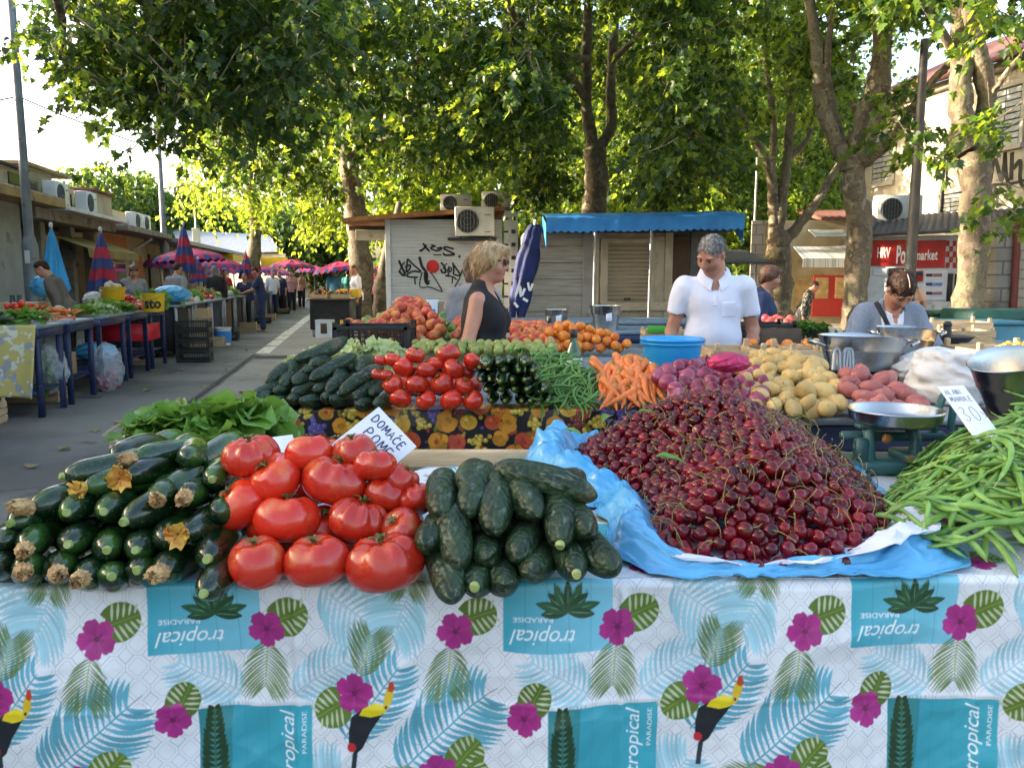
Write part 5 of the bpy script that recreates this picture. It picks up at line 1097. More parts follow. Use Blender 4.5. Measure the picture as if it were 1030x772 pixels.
def P_tomato(Rr,lobes,amp,squash,ph,seed,calyx=True):
 mb=MB();nu,nv=44,26;g=np.random.default_rng(seed);u=np.linspace(0,2*pi,nu,endpoint=False);v=np.linspace(.02,pi-.02,nv);U,Vv=np.meshgrid(u,v,indexing='ij')
 rib=np.abs(np.cos(U*lobes/2+ph+.3*np.sin(U*2+ph)))**1.4
 top=np.clip(np.cos(Vv)*.8+.5,0,1.2)
 r=Rr*(1-amp*(1-rib)*np.sin(Vv)**.6*top)*(1+.05*np.sin(U*2+ph)*np.sin(Vv))
 X=r*np.sin(Vv)**.9*np.cos(U);Y=r*np.sin(Vv)**.9*np.sin(U);Z=r*np.cos(Vv)*squash;Z-=Rr*.22*np.exp(-(Vv/.38)**2);Z+=Rr*.10*np.exp(-((pi-Vv)/.5)**2)
 mb.grid(np.stack([X,Y,Z],-1),0,True);n=mb.n
 mb.F.append(tuple(k*nv for k in range(nu))[::-1]);mb.m.append(0);mb.F.append(tuple(k*nv+nv-1 for k in range(nu)));mb.m.append(0)
 body=mb.mesh('tomato',TOM,180,True);parts=[]
 if calyx:
  cb=MB();zt=Rr*(squash-.22)
  for k in range(5):
   a=k*2*pi/5+ph;l=Rr*g.uniform(.28,.42)
   pts=[(0,0,zt+.002),(cos(a)*l*.5,sin(a)*l*.5,zt+.004+Rr*.1),(cos(a+.2)*l,sin(a+.2)*l,zt+Rr*(.12+g.uniform(0,.06)))]
   cb.tube(curve_pts(pts,6),[Rr*.06,Rr*.065,Rr*.055,Rr*.04,Rr*.025,Rr*.006],5,flat=.35)
  cb.tube([(0,0,zt-.004),(Rr*.03,0,zt+Rr*.1),(Rr*.08,Rr*.03,zt+Rr*.2)],[Rr*.06,Rr*.05,Rr*.055],7)
  parts.append(('calyx',cb.mesh('calyx',CALYX,60)))
 return ('tomato',body,parts)
def P_log(name,m,Lg,Rr,bend,seed,ridges=0,taper=.0,end=None,neck=False):
 """long vegetable along +x, front end at the origin"""
 g=np.random.default_rng(seed);n=26;t=.5-.5*np.cos(np.linspace(0,pi,n));sides=20
 prof=(1-np.abs(2*t-1)**3.2)**.55;prof*=1-taper*t;prof*=1+.05*np.sin(t*9+seed)
 prof=np.maximum(prof,.05);mb=MB();V=[]
 for i in range(n):
  a=np.linspace(0,2*pi,sides,endpoint=False);rr=Rr*prof[i]*(1+(.012*np.cos(a*ridges+seed) if ridges else 0)+.02*np.cos(2*a+seed))
  V.append(np.stack([np.full(sides,t[i]*Lg),rr*np.cos(a),rr*np.sin(a)+bend*Lg*(np.sin(pi*t[i]))],1))
 mb.grid(np.array(V).transpose(1,0,2),0,True);mb.F.append(tuple(k*n for k in range(sides)));mb.m.append(0);mb.F.append(tuple(k*n+n-1 for k in range(sides))[::-1]);mb.m.append(0)
 body=mb.mesh(name,m,180,True);parts=[]
 if end=='stub':
  e=MB();e.tube([(.006,0,0),(-.001,0,-.001),(-.004,.001,-.001)],[Rr*.3,Rr*.25,Rr*.22],10);parts.append(('stem_end',e.mesh('stem_end',STUB,50)))
 elif end in ('dry','fresh'):
  e=MB();nu,nv=22,9;U=np.linspace(0,2*pi,nu,endpoint=False);big=.8 if end=='dry' else .88;Q=np.zeros((nu,nv,3))
  for j in range(nv):
   q=j/(nv-1);r0=Rr*big*np.interp(q,[0,.25,.65,1],[.34,.6,.62,.34] if end=='dry' else [.34,.5,.68,.9]);rr=r0*(1+.1*np.sin(U*3+seed+q*4)*q+.1*np.sin(U*11+q*5)+.11*g.normal(size=nu)*q)
   x=-q*Rr*(1.5 if end=='dry' else .8)+.004+.0035*g.normal(size=nu)*q;Q[:,j]=np.stack([x,rr*np.cos(U),rr*np.sin(U)-q*Rr*.28],1)
  e.grid(Q,0,True)
  c=Q[:,-1].mean(0);Q2=np.zeros((nu,3,3))
  for j,f in enumerate((1,.55,.1)):Q2[:,j]=c+(Q[:,-1]-c)*f+np.array((Rr*.25*j*.5,0,0))+g.normal(0,.0012,(nu,3))
  e.grid(Q2,0,True);parts.append(('blossom',e.mesh('blossom',DRYB if end=='dry' else FRESHB,50,True)))
 return (name,body,parts)
def P_cherry(seed):
 g=np.random.default_rng(seed);Rr=.0136;mb=MB();mb.ell((0,0,0),(Rr,Rr,Rr*.94),0,18,11)
 V=mb.V[0];rr=np.hypot(V[:,0],V[:,1]);V[:,2]-=np.where(V[:,2]>0,.0035*np.exp(-(rr/.0035)**2),0);V[:,0]*=1+.06*np.where(V[:,1]>0,1,0)
 body=mb.mesh('cherry',CHER,180);s=MB();a=g.uniform(0,6.3);l=g.uniform(.028,.045)
 s.tube(curve_pts([(0,0,Rr*.6),(cos(a)*l*.25,sin(a)*l*.25,Rr+l*.35),(cos(a)*l*.75,sin(a)*l*.75,Rr+l*.6),(cos(a)*l*1.05,sin(a)*l*1.05,Rr+l*.58)],8),[.001,.0008,.0008,.0008,.0008,.0009,.0012,.0018],5)
 return ('cherry',body,[('stem',s.mesh('stem',CSTEM,60))])
def P_bean(name,m,Lg,w,seed,flat=.6):
 g=np.random.default_rng(seed);b=g.uniform(-.22,.22);c=g.uniform(-.1,.1);n=13;t=np.linspace(0,1,n)
 P=np.stack([(t-.5)*Lg,Lg*(b*(4*t*(1-t)-.5)+c*np.sin(2*pi*t)),Lg*g.uniform(-.05,.05)*np.sin(pi*t)],1)
 r=w/2*np.minimum(1,np.minimum(t/.1,(1-t)/.14+.08))**.6*(1+.07*np.sin(t*34));r=np.maximum(r,.0009)
 mb=MB();mb.tube(P,r,8,flat=flat);body=mb.mesh(name,m,180);st=MB();e=P[0];d=(P[0]-P[1])/np.linalg.norm(P[0]-P[1]);st.tube([e,e+d*.006,e+d*.012+(0,.002,0)],[.0022,.0013,.001],5)
 return (name,body,[('stem',st.mesh('stem',STUB,60))])
def P_lump(name,m,r,seed,amp=.12,n=(16,11)):
 mb=MB();mb.ell((0,0,0),r,0,*n);V=mb.V[0];g=np.random.default_rng(seed);U=V/np.array(r);d=np.ones(len(V))
 for k in range(5):w=g.normal(size=3)*1.6;d+=amp*.5*np.sin(U@w+g.uniform(0,6))
 mb.V[0]=V*d[:,None];return (name,mb.mesh(name,m,180),[])
def P_onion(seed):
 g=np.random.default_rng(seed);mb=MB();R0=.033;pr=[(0,-R0*.86),(R0*.25,-R0*.84),(R0*.7,-R0*.6),(R0*.97,-R0*.15),(R0,.08*R0),(R0*.86,R0*.45),(R0*.5,R0*.8),(R0*.2,R0*.98),(R0*.1,R0*1.2),(R0*.13,R0*1.42),(0,R0*1.38)]
 mb.lathe(pr,18);return ('red_onion',mb.mesh('red_onion',ONION,180),[])
def P_carrot(seed):
 g=np.random.default_rng(seed);Lg=g.uniform(.13,.18);n=11;t=np.linspace(0,1,n);b=g.uniform(-.06,.06);r=.0155*(1-t)**.5*(1+.05*np.sin(t*40+seed));r[0]=.013;r[-1]=.001
 mb=MB();mb.tube(np.stack([t*Lg,b*Lg*np.sin(pi*t),0*t],1),r,11);e=MB()
 for k in range(4):e.tube([(0,.003*(k-1.5),0),(-.012-.004*(k%2),.005*(k-1.5),.003)],[.003,.002],5)
 return ('carrot',mb.mesh('carrot',CARROT,180),[('leaf_stub',e.mesh('leaf_stub',BEAN2,60))])
def P_fruit(name,m,r,seed,seam=True):
 mb=MB();mb.ell((0,0,0),(r,r,r*.95),0,18,12);V=mb.V[0];rr=np.hypot(V[:,0],V[:,1]);V[:,2]-=np.where(V[:,2]>0,r*.22*np.exp(-(rr/(r*.3))**2),0)
 if seam:a=np.arctan2(V[:,1],V[:,0]);f=1-.07*np.exp(-(a/.25)**2);V[:,:2]*=f[:,None]
 return (name,mb.mesh(name,m,180),[])
def blade(mb,base,az,tilt,Lg,wd,ruffle,curl,seed,m=0):
 """one salad leaf: a ruffled, curling sheet"""
 nu,nv=9,9;s=np.linspace(0,1,nu);w=np.linspace(-1,1,nv);g=np.random.default_rng(seed);ph=g.uniform(0,6);P=np.zeros((nu,nv,3));a=tilt;x=z=0
 for i in range(nu):
  if i:a-=curl/nu;x+=cos(a)*Lg/(nu-1);z+=sin(a)*Lg/(nu-1)
  ww=wd*(np.interp(s[i],[0,.15,.6,.85,1],[.14,.35,1,.9,.25]));y=w*ww;ru=ruffle*np.abs(w)**1.5*np.sin(s[i]*15+w*3+ph)*ww;cup=.35*ww*w*w
  P[i]=np.stack([np.full(nv,x)-sin(a)*(ru+cup),y,np.full(nv,z)+cos(a)*(ru+cup)],1)
 c,s_=cos(az),sin(az);Q=P.copy();Q[...,0]=P[...,0]*c-P[...,1]*s_;Q[...,1]=P[...,0]*s_+P[...,1]*c;mb.grid(Q+np.array(tuple(base)),m)
def P_salad(name,m,n,Lg,wd,seed,ruffle=.3,lo=.2,hi=1.4,curl=.9):
 g=np.random.default_rng(seed);mb=MB()
 for k in range(n):
  q=k/n;blade(mb,(g.normal(0,Lg*.06),g.normal(0,Lg*.06),0),k*2.4+g.normal(0,.3),lo+(hi-lo)*q,Lg*(1-.35*q)*g.uniform(.85,1.1),wd*g.uniform(.8,1.15),ruffle,curl*g.uniform(.5,1.4),seed*100+k)
 return (name,mb.mesh(name,m,180),[])
def rrot():return tuple(rng.uniform(0,2*pi,3))
def slope_pts(poly,yA,zA,yB,zB,spacing,maxn,back=0,jitter=0):
 """points on a sloping heap face with a minimum spacing"""
 xs=[p[0] for p in poly];ys=[p[1] for p in poly];out=[];tries=0;cell={}
 while len(out)<maxn and tries<9000:
  tries+=1;px=rng.uniform(min(xs),max(xs));py=rng.uniform(min(ys),max(ys))
  if not in_poly(np.array([px]),np.array([py]),poly)[0]:continue
  z=zA+(zB-zA)*(py-yA)/(yB-yA);p=gp(px,py,z);p.y+=back+rng.normal(0,jitter)
  p.x*=1+back/max(.5,p.y);k=(int(p.x/spacing),int(p.y/spacing),int(p.z/spacing));ok=True
  for a in (-1,0,1):
   for b in (-1,0,1):
    for c in (-1,0,1):
     for q in cell.get((k[0]+a,k[1]+b,k[2]+c),()):
      if (q-p).length<spacing:ok=False
  if ok:out.append(p);cell.setdefault(k,[]).append(p)
 return out
def poly_dist(x,y,poly):
 d=np.full(np.shape(x),1e9);n=len(poly)
 for i in range(n):
  a=np.array(poly[i][:2]);b=np.array(poly[(i+1)%n][:2]);ab=b-a;t=np.clip(((x-a[0])*ab[0]+(y-a[1])*ab[1])/(ab@ab),0,1)
  d=np.minimum(d,np.hypot(x-a[0]-t*ab[0],y-a[1]-t*ab[1]))
 return np.where(in_poly(np.ravel(x),np.ravel(y),[tuple(p[:2]) for p in poly]).reshape(np.shape(x)),d,-d)
def mound_pts(poly,H,spacing,maxn,depth=0,tries=20000):
 xs=[p[0] for p in poly];ys=[p[1] for p in poly];X=rng.uniform(min(xs),max(xs),tries);Y=rng.uniform(min(ys),max(ys),tries);D=poly_dist(X,Y,poly);out=[];cell={}
 for x,y,d in zip(X,Y,D):
  if d<.004 or len(out)>=maxn:continue
  p=Vector((x,y,TZ+H(d)-depth));
  if p.z<TZ+.006:continue
  k=(int(p.x/spacing),int(p.y/spacing),int(p.z/spacing));ok=True
  for a in (-1,0,1):
   for b in (-1,0,1):
    for c in (-1,0,1):
     for q in cell.get((k[0]+a,k[1]+b,k[2]+c),()):
      if (q-p).length_squared<spacing*spacing:ok=False;break
  if ok:out.append(p);cell.setdefault(k,[]).append(p)
 return out
ORD=['first','second','third','fourth','fifth','sixth','seventh','eighth','ninth']
TOMS=[P_tomato(.05,7,.13,.76,.3,1),P_tomato(.05,5,.1,.8,1.1,2),P_tomato(.05,9,.15,.72,2.0,3),P_tomato(.05,4,.07,.84,.7,4),P_tomato(.05,11,.19,.74,1.7,5)]
def zt(py):return float(np.interp(py,[445,466,483,500,522,565],[1.10,1.085,1.055,1.03,1.005,.964]))
FT=[(259,565,58,3,(.1,.1),'smooth red beefsteak tomato at the left end of the bottom row of the front pile'),(319,563,62,1,(-.1,.1),'red tomato in the middle of the bottom row of the front pile'),(387,565,76,0,(.15,-.1),'biggest flat ribbed tomato at the right end of the bottom row, beside the cucumbers'),(242,507,52,3,(.5,-.5),'red tomato at the left edge of the front pile touching the zucchini'),(289,522,62,1,(.25,0),'broad red tomato with a green star calyx above the bottom row, second from left'),(362,522,63,4,(.2,.15),'broad red tomato with shoulders in the middle of the front pile, above the biggest one'),(277,481,54,3,(.4,.5),'smooth red tomato tilted to the right below the upper left one'),(338,483,66,0,(.2,-.1),'big ribbed orange red tomato in the centre of the front pile'),(253,458,56,4,(.1,.05),'flat red tomato at the top left of the front pile with a torn calyx'),(311,456,47,3,(.3,.1),'rounded red tomato at the top of the front pile, in front of the price card'),(377,468,44,0,(.2,.3),'red tomato under the lower corner of the handwritten price card'),(357,455,48,1,(.2,.0),'red tomato with a dark calyx right below the writing of the price card'),(389,499,50,2,(.4,.4),'strongly pleated tomato on the right flank of the front pile'),(404,482,40,0,(.3,.5),'tomato half hidden behind the pleated one on the right flank'),(418,503,42,4,(.4,.6),'rightmost tomato of the front pile, just left of the cucumbers'),(404,532,46,3,(.5,.6),'dark red tomato in the shade below the pleated tomato'),(315,532,50,1,(.4,0),'half hidden tomato in the gap between the two broad middle tomatoes'),(262,530,50,3,(.2,0),'half hidden tomato behind the left of the bottom row')]
for i,(px,py,w,v,tl,lab) in enumerate(FT):
 z=zt(py);p=gp(px,py,z);s=w*(Vector(p)-Vector((0,0,CAM_H))).length/FPX/.1
 if i>=16:p=p+Vector((0,.05,-.012))
 put(TOMS[v],TRS(p,(tl[0],tl[1],rng.uniform(0,6.3)),s),lab,'tomato','tomatoes in the front pile')
for px,py,dy in ((300,500,.09),(350,500,.1),(285,560,.1),(340,560,.1),(390,545,.1),(330,470,.1)):
 p=gp(px,py,zt(py)-.02);p.y+=dy;put(TOMS[1],TRS(p,(.2,.1,rng.uniform(0,6)),.95),'red tomato deep inside the front pile, glimpsed between the others','tomato','tomatoes in the front pile')
def place_log(proto,fx,fy,bx,by,zf,dY,label,cat,group,sc=1,roll=None):
 F=gp(fx,fy,zf);B=dp(bx,by,F.y+dY);d=(B-F).normalized()
 if d.z>.35:d.z=.35;d.normalize()
 if d.z<-.4:d.z=-.4;d.normalize()
 M=Matrix.Translation(F)@(basis(d)@Matrix.Rotation(roll if roll is not None else rng.uniform(0,6.3),3,'X')).to_4x4()@Matrix.Diagonal((sc,sc,sc,1));return put(proto,M,label,cat,group)
def zz(py):return float(np.interp(py,[450,590],[1.095,.946]))
ZP={(e,k):P_log('zucchini',ZUC,.17,.025+.0015*k,[.03,-.04][k],10+k*7+len(e),0,-.12,e) for e in ('stub','dry','fresh','none') for k in (0,1)}
FE=dict(stub='pale stem end',dry='dried blossom',fresh='yellow blossom',none='dark tip')
RN={'top row':'top row','second row from the top':'second row','middle row':'middle row','fourth row from the top':'fourth row','bottom row':'bottom row'}
ZL=[(114,459,150,452,.1,'stub','top row'),(135,461,180,455,.08,'dry','top row'),(188,461,196,450,.15,'none','top row'),(63,479,112,470,.05,'stub','second row from the top'),(84,490,128,484,.06,'fresh','second row from the top'),(127,479,160,470,.1,'fresh','second row from the top'),(158,503,172,492,.14,'dry','second row from the top'),(188,497,206,487,.13,'dry','second row from the top'),(213,482,224,472,.15,'stub','second row from the top'),(31,510,72,503,.07,'dry','middle row'),(10,526,50,518,.08,'stub','middle row'),(67,516,95,508,.13,'stub','middle row'),(104,515,128,508,.14,'stub','middle row'),(125,525,168,497,.09,'stub','middle row'),(218,515,232,505,.15,'none','middle row'),(26,550,52,538,.12,'dry','fourth row from the top'),(69,547,88,540,.15,'stub','fourth row from the top'),(107,553,122,545,.15,'stub','fourth row from the top'),(137,553,146,543,.15,'stub','fourth row from the top'),(185,537,216,520,.1,'fresh','fourth row from the top'),(3,545,20,536,.13,'none','fourth row from the top'),(165,543,180,533,.15,'none','fourth row from the top'),(23,572,38,565,.15,'dry','bottom row'),(58,574,74,567,.15,'dry','bottom row'),(85,581,98,570,.14,'dry','bottom row'),(112,580,124,571,.15,'stub','bottom row'),(138,573,148,565,.15,'stub','bottom row'),(165,574,188,560,.12,'dry','bottom row'),(-2,568,10,560,.15,'none','bottom row'),(209,562,226,540,.12,'stub','bottom row'),(205,597,222,572,.1,'stub','very bottom, hanging over the table edge')]
cnt={}
for fx,fy,bx,by,dY,e,row in sorted(ZL,key=lambda q:(q[6],q[0])):
 k=cnt.get(row,0);cnt[row]=k+1
 lab=f'zucchini with {FE[e]}, {ORD[k]} from left in {RN[row]} of left pile' if 'very' not in row else 'green zucchini lowest in the left pile, its tip hanging over the table edge'
 place_log(ZP[(e,(fx+fy)%2)],fx,fy,bx,by,zz(fy),dY,lab,'zucchini','zucchini in the front left pile',1.12 if (fx,fy)==(125,525) else rng.uniform(.93,1.04),roll=None)
for fx,fy in ((40,562),(75,560),(105,566),(140,563),(172,560),(195,550),(55,534),(88,532),(122,540),(150,536),(200,525),(80,503),(112,500),(140,495),(172,515),(200,510),(150,475),(180,478),(120,468),(20,545)):
 F=gp(fx,fy,zz(fy)-.012);F.y+=.055;put(ZP[('none',fx%2)],Matrix.Translation(F)@basis((rng.normal(.1,.12),1,rng.normal(0,.04))).to_4x4(),'dark zucchini deep inside the left pile, glimpsed between the others','zucchini','zucchini in the front left pile')
CP=[P_log('cucumber',CUC,.17,.027,[.02,-.03,.05][k],40+k,5,.06,'stub' if k==1 else None) for k in range(3)]
def zc(py):return float(np.interp(py,[465,600],[1.085,.948]))
CL=[((497,470),(546,484),-.02,'lying crosswise on top of the cucumber pile'),((540,520),(528,487),.1,'at the top right of the pile, overlapping the crosswise one'),((470,517),(483,486),.1,'at the top left of the pile with a brownish tip'),((497,536),(506,497),.11,'in the top middle of the pile, below the crosswise one'),((563,548),(560,505),.11,'with a tan scar at its tip, right of the pile middle'),((592,536),(573,508),.12,'at the right of the pile touching the blue plastic'),((445,519),(447,488),.12,'at the upper left of the pile next to the rightmost tomato'),((427,548),(438,525),.13,'with a broad rounded tip at the far left of the pile'),((462,572),(452,517),.1,'long and steep in the left half of the pile'),((456,603),(440,566),.1,'lowest of the pile, tip hanging over the table edge'),((477,590),(480,568),.13,'with a tan stalk at the bottom left of the pile'),((507,588),(512,566),.13,'with a small yellow scar at the bottom middle of the pile'),((520,560),(530,535),.13,'end on in the centre of the pile'),((490,562),(488,540),.13,'half hidden in the left centre of the pile'),((533,576),(545,560),.13,'deep in the shaded gap at the bottom right'),((580,577),(568,546),.12,'pointing forward at the lower right of the pile'),((619,573),(592,547),.1,'at the far right, lying against the blue plastic'),((566,494),(580,482),.14,'behind the pile at its top right'),((468,487),(478,476),.15,'behind the pile at its top left'),((500,488),(505,476),.15,'just behind the middle of the pile top')]
for i,(f,b,dY,lab) in enumerate(CL):
 place_log(CP[(0,2)[i%2]] if i not in (4,10,15) else CP[1],*f,*b,zc(f[1]),dY,'dark bumpy cucumber '+lab,'cucumber','cucumbers in the front pile',rng.uniform(.96,1.06))
for fx,fy in ((470,572),(500,575),(545,585),(560,570),(480,545),(515,545),(540,552),(575,560),(455,550),(520,520),(500,515)):
 F=gp(fx,fy,zc(fy)-.014);F.y+=.05;put(CP[0],Matrix.Translation(F)@basis((rng.normal(0,.12),1,rng.normal(.1,.04))).to_4x4(),'dark cucumber deep inside the front pile, glimpsed between the others','cucumber','cucumbers in the front pile')
CHF=[gp(*q,TZ) for q in ((566,470),(572,488),(600,500),(632,510),(648,535),(650,562),(690,577),(760,580),(850,576),(908,556),(893,520),(858,480),(800,458),(700,450),(620,452))]
CHP=[(p.x,p.y) for p in CHF]
CHH=lambda d:.186*(1-(1-min(max(d,0)/.36,1))**1.75)+.012
CHR=[P_cherry(k) for k in range(6)]
allc=mound_pts(CHP,CHH,.0228,5000,0,60000)
cam0=Vector((0,0,CAM_H))
def vis(p):
 e=.01;g=lambda x,y:CHH(float(poly_dist(np.array([x]),np.array([y]),CHP)[0]));n=Vector((-(g(p.x+e,p.y)-g(p.x-e,p.y))/(2*e),-(g(p.x,p.y+e)-g(p.x,p.y-e))/(2*e),1)).normalized();return n.dot((cam0-p).normalized())
allc=[(p,vis(p)) for p in allc];front=sorted([q for q in allc if q[1]>.12],key=lambda q:(q[0]-cam0).length)
keep=front[:300];rest=front[300:]
def cherry_M(p):return TRS(p+Vector(rng.normal(0,.0018,3)),(rng.normal(0,.9),rng.normal(0,.9),rng.uniform(0,6.3)),rng.uniform(.9,1.12))
CHN=[(q[0],q[1],[]) for q in CHR]
for p,_ in keep:put((CHR if rng.random()<.5 else CHN)[rng.integers(6)],cherry_M(p),'dark red cherry in the near side of the heap on the blue plastic','cherry','cherries heaped on the blue plastic')
mb=MB()
def add_mesh(mb,me,M,mt):
 V=np.array([v.co[:] for v in me.vertices]);Mm=np.array(M);mb.add(V@Mm[:3,:3].T+Mm[:3,3],[tuple(f.vertices) for f in me.polygons],mt)
more=[q[0] for q in rest]+[p for p in mound_pts(CHP,CHH,.021,1400,.013,40000)]
back=[q[0] for q in allc if q[1]<=.12]
for p in more+back:
 q=CHR[rng.integers(6)];M=cherry_M(p);add_mesh(mb,q[1],M,0)
 if rng.random()<.3:add_mesh(mb,q[2][0][1],M,1)
o=mb.build('cherry_heap',[mat('cherry skin far',(.06,.002,.006),(.19,.0045,.011),55,.13,coat=.1,spec=.42,c3=(.03,.002,.004),s3=38,t3=(.5,.7)),CSTEM],smooth=180);tag(o,'the rest of the dark red cherries in the heap, farther up and inside','cherries',kind='stuff')
for px,py in ((586,438),(664,418),(690,466),(606,424)):
 mb=MB();p=gp(px,py,1.08 if px>640 else 1.02);blade(mb,p,rng.uniform(0,6),.5,.05,.014,.1,.6,px);tag(mb.build('cherry_leaf',SPIN),{586:'small green leaf at the left edge of the cherry heap',664:'green leaf near the top of the cherry heap',690:'green leaf in the middle of the cherry heap',606:'green leaf at the upper left of the cherry heap, beside the carrots'}[px],'leaf')
def P_loop(poly,n):
 P=np.array([(p[0],p[1]) for p in poly]+[(poly[0][0],poly[0][1])]);s=np.concatenate([[0],np.cumsum(np.hypot(*np.diff(P,axis=0).T))]);u=np.linspace(0,s[-1],n,endpoint=False)
 Q=np.stack([np.interp(u,s,P[:,0]),np.interp(u,s,P[:,1])],1)
 for _ in range(10):Q=(np.roll(Q,1,0)+2*Q+np.roll(Q,-1,0))/4
 return Q,u
def wrapsheet(name,label,cat,m,rows,seed,lipf,widf,th=.0016):
 Q,u=P_loop(CHP,260);T=np.roll(Q,-1,0)-np.roll(Q,1,0);Nn=np.stack([T[:,1],-T[:,0]],1);Nn/=np.linalg.norm(Nn,axis=1)[:,None]
 c=Q.mean(0)
 if ((Q-c)*Nn).sum()<0:Nn=-Nn
 lip=np.array([lipf(q) for q in Q]);wid=np.array([widf(q) for q in Q])
 for _ in range(12):lip=(np.roll(lip,1)+2*lip+np.roll(lip,-1))/4;wid=(np.roll(wid,1)+2*wid+np.roll(wid,-1))/4
 P=np.zeros((len(rows),len(Q),3))
 for i,(o,zl,z0) in enumerate(rows):
  cr=(fnoise(u*14+seed,np.full(len(u),o*16.0+seed),3));ridge=np.abs(vnoise(u*34+seed,np.full(len(u),o*20.0)))
  oo=o*np.where(o>0,wid,1)+(.018*cr+.006*np.sin(u*60))*(1 if o>.015 else .2)
  P[i,:,:2]=Q+Nn*oo[:,None];P[i,:,2]=TZ+z0+lip*zl*(1+.9*cr)+(ridge*.016 if o>0 else 0)
 P=np.concatenate([P,P[:,:1]],1);k=4;ii=np.linspace(0,len(rows)-1,(len(rows)-1)*k+1);P=np.array([[np.interp(ii,np.arange(len(rows)),P[:,j,c]) for c in range(3)] for j in range(P.shape[1])]).transpose(2,0,1)
 ph=np.concatenate([u,u[:1]]);gate=np.clip((ii-2.2)/1.5,0,1)[:,None];cr2=np.abs(fnoise(ph[None]*26+ii[:,None]*.9+seed,ii[:,None]*1.7+ph[None]*9,3))*2-.35;P[...,2]+=gate*.0065*cr2*(.5+lip[np.r_[0:len(lip),0]][None]/.04);P[...,1]-=gate*.004*cr2
 P[...,2]=np.maximum(P[...,2],TZ+.006)
 mb=MB();mb.slab(P,th);tag(mb.build(name,m,smooth=180),label,cat)
XL=lambda q:float(np.clip((.30-q[0])/.16,0,1));XR=lambda q:float(np.clip((q[0]-.5)/.1,0,1))*float(q[1]<1.45)
wrapsheet('plastic_bag','crumpled blue plastic bag spread under the cherry heap','plastic bag',MAT['bagblue'],[(-.12,0,.03),(-.05,.2,.014),(-.015,.7,.006),(.004,1.05,.008),(.02,1.1,.01),(.038,.9,.008),(.055,.55,.006),(.072,.2,.006),(.088,0,.007),(.098,0,.007)],2.3,lambda q:.012+.055*XL(q)+.014*XR(q),lambda q:.3+1.0*XL(q)+.8*XR(q)*float(q[1]<1.34))
wrapsheet('wrapping_paper','white paper lining between the cherries and the blue plastic','paper',MAT['paper'],[(-.10,0,.034),(-.045,.25,.018),(-.014,.7,.009),(.004,1.1,.01),(.018,1.1,.012),(.03,.95,.013)],7.7,lambda q:.008+.018*XL(q)+.03*XR(q),lambda q:.32+1.5*XR(q))
BNF=[gp(*q,TZ) for q in ((872,556),(905,566),(960,575),(1010,580),(1060,594),(1150,590),(1230,560),(1180,470),(1080,452),(980,455),(905,478),(880,515))]
BNP=[(p.x,p.y) for p in BNF];BNH=lambda d:.265*(1-math.exp(-max(d,0)*4.2))+.008
BEANS=[P_bean('bean_pod',BEAN,l,.011,60+i) for i,l in enumerate((.13,.15,.17,.16,.14,.18,.12))]
def gradn(H,poly,p):
 e=.012;g=lambda x,y:H(float(poly_dist(np.array([x]),np.array([y]),poly)[0]));return Vector((-(g(p.x+e,p.y)-g(p.x-e,p.y))/(2*e),-(g(p.x,p.y+e)-g(p.x,p.y-e))/(2*e),1)).normalized()
def lay(p,n,proto,label,cat,group,sc=1,along=None):
 a=rng.uniform(0,pi) if along is None else along+rng.normal(0,.45);d=Vector((cos(a),sin(a),0));d=(d-n*d.dot(n)).normalized();d=(d+n*rng.normal(0,.09)).normalized()
 M=Matrix.Translation(p)@(basis(d,n)@Matrix.Rotation(rng.normal(0,.5),3,'X')).to_4x4()@Matrix.Diagonal((sc,sc,sc,1));put(proto,M,label,cat,group)
pts=mound_pts(BNP,BNH,.027,185,0)+mound_pts(BNP,BNH,.036,80,.018)+mound_pts(BNP,BNH,.05,30,-.011)
for p in pts:
 if p.x>1.22 or p.y<1.225+.025*p.x:continue
 lay(p,gradn(BNH,BNP,p),BEANS[rng.integers(7)],'long pale green bean pod in the big heap at the right front','bean pod','bean pods in the right front heap',rng.uniform(.85,1.12),along=rng.choice([.6,1.9,2.6,-.2]))
mb=MB()
for p in mound_pts(BNP,BNH,.026,330,.012)+mound_pts(BNP,BNH,.03,240,.034):
 if p.y<1.24+.025*p.x:continue
 n=gradn(BNH,BNP,p);a=rng.uniform(0,pi);d=Vector((cos(a),sin(a),0));d=(d-n*d.dot(n)).normalized()
 add_mesh(mb,BEANS[rng.integers(7)][1],Matrix.Translation(p)@(basis(d,n)@Matrix.Rotation(rng.normal(0,.5),3,'X')).to_4x4(),0)
tag(mb.build('bean_heap',BEAN,smooth=180),'the rest of the green bean pods packed inside the right front heap','bean pods',kind='stuff')
z2=lambda py,y0=405,z0=.955,y1=352,z1=1.10:float(np.interp(py,[y1,y0],[z1,z0]))
CV=lambda q,x0,y0,k:(x0+q[0]/k,y0+q[1]/k)
LC=[P_log('cucumber',CUC,.23,.029,b,70+i,5,.05) for i,b in enumerate((.03,-.05,.09))]
LL=[((60,415),(190,360)),((110,425),(200,375)),((160,320),(285,235)),((250,335),(300,265)),((320,185),(510,105)),((215,415),(290,380)),((320,320),(400,255)),((315,370),(420,330)),((355,420),(470,385)),((410,300),(580,205)),((440,355),(540,315)),((510,365),(610,320)),((580,380),(735,260)),((670,405),(760,320)),((690,445),(780,410)),((790,440),(850,410)),((560,285),(640,250)),((530,410),(610,395)),((300,410),(340,390)),((490,400),(520,385)),((210,365),(260,335)),((415,220),(490,190)),((770,380),(820,320)),((690,250),(770,190)),((640,225),(690,210)),((380,250),(450,215)),((290,255),(350,225))]
